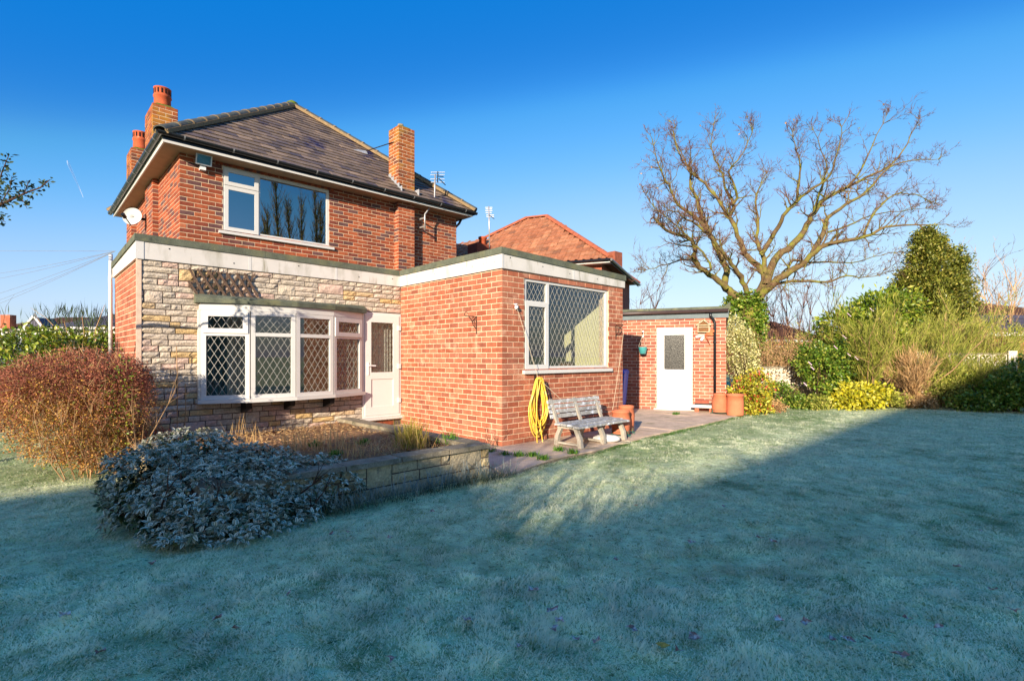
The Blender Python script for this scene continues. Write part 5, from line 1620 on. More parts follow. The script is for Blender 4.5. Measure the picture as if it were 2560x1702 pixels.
for (x, y) in ((2024, 908), (2012, 960), (2030, 920), (2088, 868), (2140, 895), (2110, 842), (2078, 1010), (2121, 886), (2122, 787), (2178, 774)):
    P = atD(x, y, 14.35)
    m = MB()
    for k in range(7):
        a = k * .9; d = Vector((math.cos(a), math.sin(a) * .6, math.sin(a) * .7)) * .05
        m.poly([P, P + d + Vector((0, 0, .02)), P + d * 1.4, P + d + Vector((.02, -.03, -.01))])
    m.build('bloom', 'flower_pink', cam_t)
hedge('golden_laurel', 'bright yellow-leaved shrub at the front of the border', 'shrub', [(cc(2150, 985, 14.0), (.5, .45, .32)), (cc(2120, 1000, 13.9), (.32, .35, .22)), (cc(2190, 985, 14.1), (.3, .35, .24))], 900, .11, .036, 'leaf_yellow', 317, ground(2150, 14), 4, .06, (10, .7, .6, .014))
hedge('green_mound', 'olive green low mound right of the yellow-leaved shrub', 'shrub', [(cc(2215, 1000, 14.3), (.42, .4, .22)), (cc(2240, 1000, 14.4), (.35, .35, .16))], 700, .07, .02, 'leaf_broom', 321, ground(2215, 14.3), 4, .05, (10, .5, .7, .012))
hedge('tall_rhododendron', 'tall yellow-green rhododendron below the conifer-shaped evergreen', 'shrub', [(cc(2180, 790, 16.5), (.95, .8, .75)), (cc(2110, 830, 16.2), (.8, .7, .7)), (cc(2200, 880, 16.2), (.8, .7, .8)), (cc(2230, 770, 16.8), (.7, .7, .5)), (cc(2130, 900, 16), (.8, .7, .7))], 2600, .14, .038, 'leaf_laurel', 325, ground(2170, 16.4), 5, .09, (14, 2.4, .5, .03), bias=.2)
def evergreen():
    b = Vector(ground(2320, 20)); t = thing('evergreen_tree', 'tall pointed dark evergreen tree at the right of the garden', 'tree', tuple(b))
    r = np.random.default_rng(331); top = atD(2316, 578, 20).z
    mb = MB(); mb.tube([b, b + Vector((0, 0, top * .5)), b + Vector((.05, 0, top))], [.16, .1, .02], 8, False)
    P, O = [], []
    def spire(c, zt, rad, nb, z0):
        for k in range(nb):
            z = z0 + (zt - z0) * (1 - (1 - r.random()) ** .75) ; f = (zt - z) / (zt - z0)
            L = rad * (f ** .62) * r.uniform(.55, 1.12) + .12; a = r.uniform(0, 6.283)
            d = Vector((math.cos(a), math.sin(a), r.uniform(.05, .5)))
            p0 = Vector((c[0], c[1], z)); pts, _ = wander(p0, d, L, 4, r, .1, .05)
            mb.tube(pts, [.02, .016, .012, .008, .004], 3, False)
            for i in range(1, 5):
                for j in range(3 + i):
                    P.append(list(pts[i].lerp(pts[i - 1], r.random()))); O.append(list(d))
    spire(b, top, 1.75, 420, .8)
    s2 = atD(2396, 640, 20); spire((s2.x, s2.y), s2.z + .25, .7, 90, 2.4)
    s3 = atD(2262, 690, 20); spire((s3.x, s3.y), s3.z + .2, .8, 110, 1.8)
    stuff(mb.build('branches', 'bark_dark', t))
    P = np.array(P); O = unit(np.array(O)); Q, A = cluster(P, O, 6, .1, 333)
    leaf_mesh('foliage', Q, A, .1, .03, 'leaf_holly', t, seed=334)
evergreen()
# broom: fans of thin green rods on pale stems
def broom(name, label, x, d, h, n, seed, spread=.75, lean=(0, 0), mat='leaf_broom', stemn=5, rods=2600):
    b = Vector(ground(x, d)); t = thing(name, label, 'shrub', tuple(b))
    r = np.random.default_rng(seed); mb = MB(); tips = []
    for k in range(n):
        a = r.uniform(0, 6.283); dv = Vector((math.cos(a) * spread * r.uniform(.2, 1) + lean[0], math.sin(a) * spread * r.uniform(.2, 1) + lean[1], 1))
        pts, dd = wander(b + Vector((r.normal(0, .12), r.normal(0, .12), 0)), dv, h * r.uniform(.7, 1.05), 6, r, .12, .03)
        mb.tube(pts, [.024 * (1 - .14 * i) for i in range(7)], 5, False)
        for i in range(2, 7):
            for j in range(3): tips.append((pts[i], (pts[i] - pts[i - 1]).normalized()))
            sp = Vector((r.normal(), r.normal(), abs(r.normal()))).normalized()
            p2, _ = wander(pts[i], (pts[i] - pts[i - 1]).normalized() + sp * .8, h * .26, 3, r, .15, .05)
            mb.tube(p2, [.009, .007, .005, .003], 3, False)
            for q in p2[1:]: tips.append((q, (p2[-1] - p2[0]).normalized()))
    mb.build('stems', 'bark_pale', t)
    T = np.array([list(q[0]) for q in tips]); Dr = np.array([list(q[1]) for q in tips])
    k = r.integers(0, len(T), rods)
    P = T[k] + r.normal(size=(rods, 3)) * .09
    A = unit(Dr[k] + r.normal(size=(rods, 3)) * .4 + np.array([0, 0, .25]))
    leaf_mesh('rods', P, A, .26, .007, mat, t, seed=seed + 1, up_bias=.2)
    return t
broom('broom', 'feathery green broom bush with pale forked stems in the middle of the border', 2178, 15.2, 2.7, 9, 341, .55, rods=4200)
broom('arching_broom', 'wide arching broom bush with straw-coloured stems right of the middle', 2262, 14.9, 2.9, 12, 345, .8, (.25, -.15), rods=4600)
broom('leaning_broom', 'green broom bush leaning right over the white block wall', 2345, 16.6, 2.5, 12, 349, 1.0, (.5, -.45), rods=5200)
broom('olive_broom', 'dark olive broom rising left of the tall rhododendron', 2085, 17, 2.9, 8, 353, .5, (-.1, .1), 'leaf_green', rods=3000)
broom('dry_broom', 'straw-coloured thicket of thin stems behind the right wall', 2470, 17, 2.2, 12, 357, .9, (0, 0), 'leaf_dry', rods=4200)
broom('pale_broom', 'sparse dry bush at the foot of the arching broom', 2290, 14.6, 1.3, 8, 361, .9, (0, 0), 'leaf_dry', rods=2600)
hedge('shaded_hedge', 'dark green hedge at the right picture edge with sunlit top', 'hedge', [(cc(2545, 978, 13.3), (.8, .7, .42)), (cc(2475, 1000, 13.4), (.6, .6, .22)), (cc(2600, 950, 13.0), (.9, .8, .6)), (cc(2420, 1006, 13.5), (.4, .5, .12))], 2400, .085, .032, 'leaf_green', 365, ground(2530, 13.3), 4, .06, (12, .6, .8, .02), rag=.16)
# rough brambly growth between the garage ivy and the camellia, behind the wall
def thicket(name, label, x0, x1, ytop, d, n, seed, mat='bark_pale', leaf='leaf_dry', nl=1800):
    b = Vector(ground((x0 + x1) / 2, d)); t = thing(name, label, 'bush', tuple(b))
    r = np.random.default_rng(seed); mb = MB()
    for k in range(n):
        x = r.uniform(x0, x1); g = Vector(ground(x, d + r.normal(0, .3)))
        top = EYE + (HYP - ytop) / FPX * d
        pts, _ = wander(g, (r.normal(0, .25), r.normal(0, .25), 1), top * r.uniform(.6, 1.0), 6, r, .16, .02)
        mb.tube(pts, [.012 * (1 - .14 * i) for i in range(7)], 4, False)
        for j in range(5):
            i = r.integers(2, 6); p2, _ = wander(pts[i], Vector((r.normal(), r.normal(), r.normal() + .3)), r.uniform(.2, .5), 3, r, .25)
            mb.tube(p2, [.006, .005, .004, .002], 3, False)
    mb.build('stems', mat, t)
    P = np.array([mb.v[i] for i in r.integers(0, len(mb.v), nl)]) + r.normal(size=(nl, 3)) * .06
    leaf_mesh('foliage', P, unit(r.normal(size=(nl, 3))), .055, .02, leaf, t, seed=seed + 1, droop=.3)
    return t
thicket('bramble', 'tangle of straw-coloured stems behind the white block wall', 1885, 2060, 800, 17.0, 170, 371, nl=5200)
thicket('dark_bramble', 'green-leaved tangle behind the wall below the big tree', 1880, 2000, 830, 17.3, 60, 375, leaf='leaf_green', nl=5200)
thicket('reed_thicket', 'dry brown thicket at the right edge above the block wall', 2380, 2560, 810, 17.5, 130, 379, nl=5200)
# slim leafless trees on the skyline
def bare(name, label, x, ytop, d, seed, n=5, rad=.05, mat='bark_twig', spread=.3, group='slim bare trees on the skyline', twig=10, lv=3):
    b = Vector(ground(x, d)); h = EYE + (HYP - ytop) / FPX * d
    t = thing(name, label, 'tree', tuple(b), group)
    r = np.random.default_rng(seed); mb = MB(); mt = MB()
    def br(p, dv, ln, rd, lvl):
        s = 5 if lvl == 0 else 3
        pts, _ = wander(p, dv, ln, s, r, .1 if lvl == 0 else .18, .08)
        (mb if lvl == 0 else mt).tube(pts, [rd * (1 - .8 * i / s) for i in range(s + 1)], 5 if lvl == 0 else 3, False)
        if lvl >= lv: return
        for j in range((twig, 5, 3)[lvl]):
            i = r.integers(1, s + 1); dd = (pts[i] - pts[i - 1]).normalized()
            rv = Vector((r.normal(), r.normal(), abs(r.normal()) * .6))
            br(pts[i], dd + rv * .5, ln * r.uniform(.2, .42), max(rd * .4, .006), lvl + 1)
    for k in range(n):
        a = r.uniform(0, 6.283); br(b + Vector((r.normal(0, .1), r.normal(0, .1), 0)), Vector((math.cos(a) * spread * r.random(), math.sin(a) * spread * r.random(), 1)), h * r.uniform(.75, 1.0), rad, 0)
    mb.build('trunk', mat, t); mt.build('twigs', mat, t)
    return t
for k, (x, yt, d, n, lab) in enumerate(((1600, 700, 24, 5, 'small rounded bare tree above the garage roof'), (1940, 725, 24, 3, 'slim bare tree just right of the big trunk'), (1985, 715, 23, 4, 'tall slim bare tree with upright twigs right of the big trunk'), (2040, 730, 25, 4, 'fine bare tree left of the evergreen shrubs'), (1960, 745, 22, 3, 'pale thin bare sapling over the brown roof'), (2480, 665, 21, 4, 'bare whippy sapling right of the evergreen tree'), (2535, 690, 22, 3, 'bare whippy sapling at the right picture edge'), (2425, 690, 23, 3, 'faint bare sapling beside the evergreen crown'))):
    bare('slim_tree', lab, x, yt, d, 400 + k, n, .045, 'bark_twig' if k not in (5, 6) else 'bark_pale', .32 if k != 0 else .7)

# trees behind the photographer: tall poplars mirrored in the upstairs window, bare and leafy trees that throw the dappled shade
def poplar(x, y, h, seed, lab):
    t = thing('poplar', lab, 'tree', (x, y, 0), 'poplars behind the photographer')
    r = np.random.default_rng(seed); mb = MB(); mt = MB()
    pts, _ = wander((x, y, 0), (0, 0, 1), h, 10, r, .03, .05); mb.tube(pts, [.28 * (1 - .09 * i) for i in range(11)], 6, False)
    for k in range(190):
        i = r.integers(1, 10); s = r.random(); p = pts[i].lerp(pts[i + 1 if i < 10 else i], s)
        a = r.uniform(0, 6.283); ln = h * r.uniform(.1, .24) * (1.15 - i / 13)
        p2, _ = wander(p, (math.cos(a) * .38, math.sin(a) * .38, 1), ln, 4, r, .08, .08); mt.tube(p2, [.035, .026, .018, .012, .006], 3, False)
        for j in range(4):
            q = p2[r.integers(1, 4)]; p3, _ = wander(q, (r.normal(0, .4), r.normal(0, .4), 1), ln * .4, 2, r, .1, .08); mt.tube(p3, [.014, .01, .005], 3, False)
    mb.build('trunk', 'bark', t); mt.build('twigs', 'bark', t)
def mirrored(x, y, Yt):
    d = ray(x, y); P = onY(x, y, YU); return P + Vector((d.x, -d.y, d.z)) * ((YU - Yt) / d.y)
for k, (x, y, Yt) in enumerate(((702, 452, -30), (726, 520, -31), (680, 535, -28), (752, 505, -32), (800, 475, -30), (812, 505, -33), (668, 560, -29))):
    p = mirrored(x, y, Yt)
    poplar(p.x, p.y, p.z, 500 + k, ['tallest bare poplar behind the photographer', 'short bare poplar right of the tallest', 'short bare poplar left of the tallest', 'bare poplar in the middle of the row', 'tall bare poplar at the right of the row', 'last bare poplar of the row', 'smallest bare poplar at the left of the row'][k])
def shade_tree(name, lab, x, y, h, seed, n=6, leaf=None):
    t = thing(name, lab, 'tree', (x, y, 0)); r = np.random.default_rng(seed); mb = MB(); mt = MB()
    def br(p, dv, ln, rd, lvl):
        s = 5 if lvl < 2 else 3
        pts, _ = wander(p, dv, ln, s, r, .15, .05)
        (mb if lvl < 2 else mt).tube(pts, [rd * (1 - .7 * i / s) for i in range(s + 1)], 6 if lvl < 2 else 3, False)
        if lvl >= 4: return
        for j in range((n, 6, 5, 4)[lvl]):
            i = r.integers(2 if lvl == 0 else 1, s + 1); dd = (pts[i] - pts[i - 1]).normalized()
            rv = Vector((r.normal(), r.normal(), r.normal() * .7 + .3))
            br(pts[i], dd * .8 + rv * .6, ln * r.uniform(.35, .6), max(rd * .45, .007), lvl + 1)
    br(Vector((x, y, 0)), Vector((0, 0, 1)), h * .62, .16, 0)
    mb.build('trunk', 'bark', t); mt.build('twigs', 'bark_twig', t)
    return t
shade_tree('shade_tree', 'wide bare tree behind the photographer left', -10.5, -3.2, 5.8, 611, 8)
shade_tree('shade_tree', 'second bare tree behind the photographer left', -12.0, -5.7, 7.0, 615, 9)
shade_tree('shade_tree', 'third bare tree behind the photographer left', -11.0, -6.0, 6.2, 619, 8)
broom('feathery_broom', 'feathery gold-green broom spreading above the right block wall', 2400, 17.0, 2.3, 14, 365, 1.0, (.1, -.1), rods=6000)
broom('wall_broom', 'wispy broom in front of the right block wall', 2395, 14.7, 1.5, 12, 391, 1.1, (0, 0), rods=4200)
broom('corner_broom', 'thin olive broom beside the right pier of the block wall', 2470, 14.3, 1.2, 9, 395, 1.0, (0, 0), rods=2600)
hedge('backing_shrubs', 'mixed olive shrubs filling the border behind the brooms', 'shrub', [(cc(x, y, 18), (1.0, .8, .85)) for x, y in ((2090, 880), (2160, 850), (2230, 860), (2300, 850), (2370, 860), (2440, 870), (2500, 885), (2020, 905))], 3600, .1, .032, 'leaf_broom', 367, ground(2260, 18), 4, .08, None)
def bare_row():  # unseen stems put behind the camera so their shadows streak the lawn
    t = thing('shadow_stems', 'row of bare upright stems added out of view to streak the lawn with shadow', 'hedge', (-2.9, -.4, 0)); r = np.random.default_rng(631); mb = MB()
    for k in range(60):
        f = r.random() ** .75; b = Vector((-2.3 - 1.25 * f + r.normal(0, .2), -1.5 + 2.4 * f + r.normal(0, .15), 0))
        pts, _ = wander(b, (r.normal(0, .1), r.normal(0, .1), 1), r.uniform(1.7, 3.15), 6, r, .07, .03)
        mb.tube(pts, [.03 * (1 - .13 * i) for i in range(7)], 5, False)
        for j in range(9):
            i = r.integers(2, 7); p2, _ = wander(pts[i], (r.normal(0, .5), r.normal(0, .5), 1), r.uniform(.25, .6), 3, r, .15, .05); mb.tube(p2, [.012, .009, .006, .003], 3, False)
    stuff(mb.build('stems', 'bark', t))
bare_row()
# leafy small tree just outside the left edge: one branch reaches into the picture
def left_tree():
    b = Vector((-4.1, 7.9, 0))
    t = thing('cherry_tree', 'tree branch with dark leaves reaching in from the left picture edge', 'tree', tuple(b))
    r = np.random.default_rng(621); mb = MB()
    top = b + Vector((.1, .05, 2.2))
    mb.tube([b, b + Vector((.05, 0, 1.0)), top, top + Vector((0, .1, .8))], [.08, .07, .05, .025], 8, False)
    D = 5.0
    ends = []
    def path(px, d, r0, r1):
        pts = [atD(x, y, dd) for (x, y, dd) in px]
        k = len(pts); mb.tube(pts, [r0 + (r1 - r0) * i / (k - 1) for i in range(k)], 6, False); ends.append(pts)
    base = atD(-60, 540, 5.0)
    mb.tube([top, top.lerp(base, .25) + Vector((0, .06, .12)), top.lerp(base, .5) + Vector((0, -.05, -.06)), top.lerp(base, .75) + Vector((0, .05, .07)), base], [.05, .038, .03, .022, .014], 6, False)
    path([(-60, 540, 5), (0, 512, 5), (35, 496, 5), (70, 480, 5), (100, 470, 5), (124, 450, 5)], 5, .014, .004)
    path([(-40, 532, 5), (-10, 480, 5.05), (5, 430, 5.1), (22, 388, 5.1)], 5, .011, .003)
    path([(-20, 520, 5), (0, 545, 4.95), (14, 556, 4.95)], 5, .007, .002)
    path([(45, 491, 5), (60, 505, 4.98), (68, 522, 4.98)], 5, .005, .002)
    path([(60, 485, 5), (68, 465, 5.02), (70, 455, 5.02)], 5, .005, .002)
    path([(0, 512, 5), (25, 470, 5.05), (30, 440, 5.05)], 5, .006, .002)
    for (px, py) in ((0, 0), (0, 1), (1, 0), (1, 1)):
        for j in range(5):
            p2, _ = wander(top + Vector((0, 0, r.uniform(-.2, .6))), (r.normal(), r.normal(), .5), 1.0, 4, r, .2, .03); mb.tube(p2, [.018, .014, .01, .007, .004], 4, False)
            ends.append(p2)
    stuff(mb.build('branches', 'bark_dark', t))
    P, A = [], []
    for pts in ends[:6]:
        for i in range(len(pts) - 1):
            L = (pts[i + 1] - pts[i]).length
            for j in range(int(L / .006)):
                q = pts[i].lerp(pts[i + 1], r.random()); P.append(list(q)); A.append([r.normal(), r.normal(), r.normal() + .3])
    P = np.array(P); A = unit(np.array(A)); P = P + A * r.uniform(0, .05, (len(P), 1))
    leaf_mesh('leaves', P, A, .042, .013, 'leaf_conifer', t, seed=622)
    P, o = shell_points([((-4.2, 7.9, 2.75), (.6, .6, .55)), ((-4.6, 8.2, 3.2), (.5, .5, .4))], 700, .5, 1.4, 623)
    Q, A = cluster(P, o, 3, .06, 624); leaf_mesh('crown_foliage', Q, A, .07, .03, 'leaf_dark', t, seed=625)
left_tree()

for k, (x, y, d, mat, lab, rx, rz) in enumerate(((2360, 975, 14.2, 'leaf_broom', 'olive low growth under the right block wall', .6, .36), (2410, 985, 14.4, 'leaf_dry', 'straw-coloured low growth under the right block wall', .45, .2), (2290, 1003, 14.2, 'leaf_dry', 'rusty dry litter at the border front', .5, .12), (2030, 1008, 14.0, 'leaf_broom', 'low olive plants at the border front left of the yellow shrub', .45, .14), (1925, 1018, 13.3, 'leaf_dry', 'pale dry plant beside the red-tipped shrub', .3, .16), (2440, 962, 14.3, 'leaf_laurel', 'sunlit green shrub in front of the right block wall', .62, .34))):
    hedge('border_plant', lab, 'plant', [(cc(x, y, d), (rx, rx * .8, rz)), (cc(x + 14, y + 4, d), (rx * .6, rx * .6, rz * .8))], 520, .07, .02, mat, 950 + 7 * k, ground(x, d), 4, .06, (10, rz * 2, .9, .008), 'low plants along the border front')

# fallen leaves on the lawn
def fallen():
    r = np.random.default_rng(701)
    M('dead_leaf', ramp=[(0, (150, 104, 84)), (.4, (170, 128, 110)), (.7, (120, 84, 72)), (1, (186, 150, 124))], rough=.8, var=.25, vscale=60, stain=((220, 216, 208), 40, .46, .66))
    M('dead_leaf_yellow', (196, 158, 74), rough=.8, var=.2, vscale=60)
    big = [(1378, 1530), (1400, 1552), (1384, 1575), (1440, 1600), (1540, 1400), (1492, 1608), (1695, 1635), (1735, 1600), (1655, 1625), (1945, 1555), (2015, 1560), (1580, 1575), (1900, 1345), (1935, 1357), (2080, 1612), (2170, 1605), (2345, 1580), (2455, 1330), (2535, 1535), (1730, 1358), (1590, 1268), (1810, 1270), (2120, 1610), (590, 1585), (540, 1560), (380, 1420), (830, 1345), (870, 1340), (975, 1355), (720, 1500), (1080, 1290), (250, 1640), (160, 1545), (2270, 1560), (2250, 1650), (1300, 1620), (1170, 1550), (980, 1650), (2480, 1480), (2390, 1415), (1330, 1480)]
    for k, (x, y) in enumerate(big):
        p = onZ(x, y, 0); s = r.uniform(.018, .034); a = r.uniform(0, 6.28)
        z = float(lawn_z(np.array([p.x]), np.array([p.y]))[0]) + .028
        mb = MB(); n = 7; c = (p.x, p.y, z); ring = []
        for j in range(n):
            an = a + 2 * math.pi * j / n; rr = s * (1.25 if j % 2 == 0 else .6) * r.uniform(.8, 1.2)
            ring.append((p.x + math.cos(an) * rr, p.y + math.sin(an) * rr, z + r.uniform(-.004, .022)))
        b = len(mb.v); mb.v += [c] + ring
        for j in range(n): mb.f.append((0, 1 + j, 1 + (j + 1) % n))
        yl = (x, y) == (1655, 1625)
        o = mb.build('fallen_leaf', 'dead_leaf_yellow' if yl else 'dead_leaf')
        o.data.materials[0] = MATS['dead_leaf_yellow' if yl else 'dead_leaf']
        if yl: tag(o, 'single yellow fallen leaf on the near lawn', 'leaf', 'fallen leaves on the shaded lawn')
        else: tag(o, 'frosted brown curled leaf lying on the shaded lawn', 'leaf', 'brown fallen leaves on the shaded lawn')
fallen()

# ================================================================== NEIGHBOURING BUILDINGS
M('red_tile', ramp=[(0, (148, 92, 64)), (.3, (160, 104, 74)), (.6, (136, 84, 58)), (.85, (170, 116, 84)), (1, (124, 82, 60))], var=.2, vscale=4, fine=(50, .15), bump=.3, bscale=60, rough=.9, stain=((96, 80, 54), 2.5, .6, .8))
M('red_ridge', (156, 86, 60), var=.2, vscale=6, rough=.85)
M('brown_tile', (92, 62, 46), var=.25, vscale=3, bump=.7, bscale=12, rough=.85)
M('slate_far', (78, 76, 92), var=.25, vscale=2, bump=.6, bscale=9, rough=.7)
M('white_render', (212, 206, 198), var=.08, vscale=2, rough=.85)
M('timber', (176, 104, 48), var=.2, vscale=3, rough=.8, stain=((120, 66, 30), 4, .5, .7, (1, 1, .1)))
M('fence_grey', (120, 124, 130), var=.2, vscale=3, rough=.85)
def clip_convex(poly, conv):
    for i in range(len(conv)):
        A, Bq = conv[i], conv[(i + 1) % len(conv)]
        ed = (Bq[0] - A[0], Bq[1] - A[1]); out = []
        for k in range(len(poly)):
            P, Q = poly[k], poly[(k + 1) % len(poly)]
            sp = ed[0] * (P[1] - A[1]) - ed[1] * (P[0] - A[0]); sq = ed[0] * (Q[1] - A[1]) - ed[1] * (Q[0] - A[0])
            if sp >= 0: out.append(P)
            if sp * sq < 0:
                t = sp / (sp - sq); out.append((P[0] + (Q[0] - P[0]) * t, P[1] + (Q[1] - P[1]) * t))
        poly = out
        if len(poly) < 3: return []
    return poly
def roll_tiles(corners, gauge, wd, mat, parent, limit=300, th=.02):
    """interlocking tiles with a roll, laid on a convex roof face given by 3-D corners (eave first)"""
    P0, P1 = corners[0], corners[1]
    u = (P1 - P0).normalized(); nrm = (P1 - P0).cross(corners[2] - P0).normalized()
    if nrm.z < 0: nrm = -nrm
    v = nrm.cross(u)
    if v.z < 0: v = -v
    conv = [((c - P0).dot(u), (c - P0).dot(v)) for c in corners]
    ar = sum(conv[i][0] * conv[(i + 1) % len(conv)][1] - conv[(i + 1) % len(conv)][0] * conv[i][1] for i in range(len(conv)))
    if ar < 0: conv = conv[::-1]
    top = max(c[1] for c in conv); x0 = min(c[0] for c in conv); x1 = max(c[0] for c in conv)
    prof = [(0, 0), (.52, 0), (.62, .03), (.74, .042), (.86, .03), (1, .006)]
    cand = []
    for r_ in range(int(top / gauge) + 1):
        y = r_ * gauge; x = x0
        while x < x1:
            cx_, cy_ = x + wd / 2, y + gauge / 2
            q = clip_convex([(x, y), (x + wd, y), (x + wd, y + gauge), (x, y + gauge)], conv)
            if len(q) >= 3:
                a = abs(sum(q[i][0] * q[(i + 1) % len(q)][1] - q[(i + 1) % len(q)][0] * q[i][1] for i in range(len(q)))) / 2
                if a > wd * gauge * .45: cand.append((x, y))
            x += wd
    def vis(c):
        P = P0 + u * c[0] + v * c[1]; px_, py_, d = pix(P); return d
    cand.sort(key=vis)
    rest = MB()
    for i, (x, y) in enumerate(cand):
        mb = MB() if i < limit else rest
        b = len(mb.v); jx = random.uniform(-.004, .004); jh = random.uniform(0, .006)
        for (s, yy, up) in ((0, y - .02, .03), (1, y + gauge + .02, .004)):
            for (a, h) in prof: mb.v.append(tuple(P0 + u * (x + jx + a * wd) + v * yy + nrm * (h + up + jh)))
        for (a, h) in prof: mb.v.append(tuple(P0 + u * (x + jx + a * wd) + v * (y - .02) + nrm * (h + .03 + jh - th)))
        for k in range(5):
            mb.f.append((b + k, b + k + 1, b + 7 + k, b + 6 + k)); mb.f.append((b + 12 + k, b + 13 + k, b + k + 1, b + k))
        if i < limit: mb.build('roof_tile', mat, parent)
    if rest.v: stuff(rest.build('roof_tile_field', mat, parent))
def neighbour():
    Rr = onZ(1525, 645, 5.1); back = -gn
    # half depth from where the ridge end shows, ridge height likewise
    lo, hi = 1.0, 9.0
    for _ in range(50):
        a = (lo + hi) / 2
        p = Rr - gdir * a + back * a
        if pix(p + Vector((0, 0, 3)))[0] > 1367: lo = a
        else: hi = a
    e1 = Rr - gdir * a + back * a
    e1.z = EYE + (HYP - 543) / FPX * pix(e1)[2]
    lo, hi = .2, 8
    for _ in range(50):
        L = (lo + hi) / 2
        if pix(e1 - gdir * L)[0] > 1315: lo = L
        else: hi = L
    e0 = e1 - gdir * L
    Lc = e0 - gdir * a - back * a; Lc.z = Rr.z
    Rb, Lb = Rr + back * 2 * a, Lc + back * 2 * a
    t = thing('red_roofed_house', 'house with orange-red tiled hipped roof behind the extension', 'house', tuple(((Rr + Lb) / 2)[:2]) + (0,))
    m = MB(); dz = Vector((0, 0, -.05))
    for q in ([Lc, Rr, e1, e0], [Rr, Rb, e1], [Rb, Lb, e0, e1], [Lb, Lc, e0], [Lc, Lb, Rb, Rr]): m.poly([p + dz for p in q])
    ro = m.build('roof', 'red_tile', t)
    roll_tiles([Lc, Rr, e1, e0], .34, .3, 'red_tile', ro)
    for (A, B_) in ((Lc, e0), (Rr, e1), (e0, e1), (Rb, e1), (Lb, e0)):
        n = max(2, round((B_ - A).length / .42)); d = (B_ - A) / n; dn = d.normalized(); sd = dn.cross(Vector((0, 0, 1))).normalized(); up = sd.cross(dn)
        for k in range(n):
            mb = MB(); pts = []
            for q in (A + d * k, A + d * (k + 1.04)):
                pts.append([q + sd * math.cos(tt) * .13 + up * (math.sin(tt) * .1 + .03) for tt in [math.pi * j / 6 for j in range(7)]])
            mb.v += [tuple(p) for p in pts[0] + pts[1]]
            for j in range(6): mb.f.append((j, j + 1, 8 + j, 7 + j))
            mb.f.append(tuple(range(7))); mb.f.append(tuple(range(13, 6, -1)))
            mb.build('ridge_tile', 'red_ridge', ro)
    ins = .4
    W0, W1 = Lc + gdir * ins + back * ins, Rr - gdir * ins + back * ins
    Bn = basis(W0, (gdir.x, gdir.y), (gn.x, gn.y)); wl = (W1 - W0).length
    MB().bbox(Bn, 0, wl, -2 * a + 2 * ins, 0, 0, 5.0).build('wall', 'brick_garage', t)
    Be = basis(Lc, (gdir.x, gdir.y), (gn.x, gn.y)); el = (Rr - Lc).length
    MB().bbox(Be, .02, el - .02, -.38, -.02, 4.94, 4.97).build('soffit', 'upvc', t)
    MB().bbox(Be, .0, el, -.03, -.005, 4.95, 5.04).build('eaves_board', 'upvc', t)
    MB().bbox(Be, el - .03, el - .005, -2 * a, -.031, 4.95, 5.04).build('eaves_board', 'gutter', t)
    MB().tube([Be(0, .05, 5.04), Be(el + .03, .05, 5.04)], .055, 8).build('gutter', 'gutter', t)
    MB().tube([Be(el + .05, .03, 5.04), Be(el + .05, -2 * a, 5.04)], .055, 8).build('gutter', 'gutter', t)
    # lower wing to the left with its own chimney
    A0, A1 = atD(1090, 624, 19.5), atD(1222, 600, 18.6)
    dn = Vector((0, 0, -1.6)) + gn * 2.4
    m = MB(); m.prism([A0, A1, A1 + dn, A0 + dn], Vector((0, 0, -.08))); wing = m.build('lower_roof', 'red_tile', t)
    roll_tiles([A0 + dn, A1 + dn, A1, A0], .34, .3, 'red_tile', wing, 60)
    C = atD(1201, 640, 17.6)
    ch = MB().hexa([C + Vector(q) for q in ((-.32, -.2, -1), (.32, -.2, -1), (.32, .3, -1), (-.32, .3, -1), (-.32, -.2, .38), (.32, -.2, .38), (.32, .3, .38), (-.32, .3, .38))]).build('chimney', 'brick_main', t)
    pt = C + Vector((.1, 0, .36))
    MB().lathe(pt, [(.14, 0), (.12, .22), (.15, .24), (.15, .3), (.11, .3)], 16).build('chimney_pot', 'terracotta', ch, True)
    D = atD(1533, 640, 24)
    MB().box(D.x - .3, D.x + .3, D.y - .3, D.y + .3, D.z - 2.5, D.z + .15).build('chimney', 'brick_ext', t)
    return C
CH = neighbour()

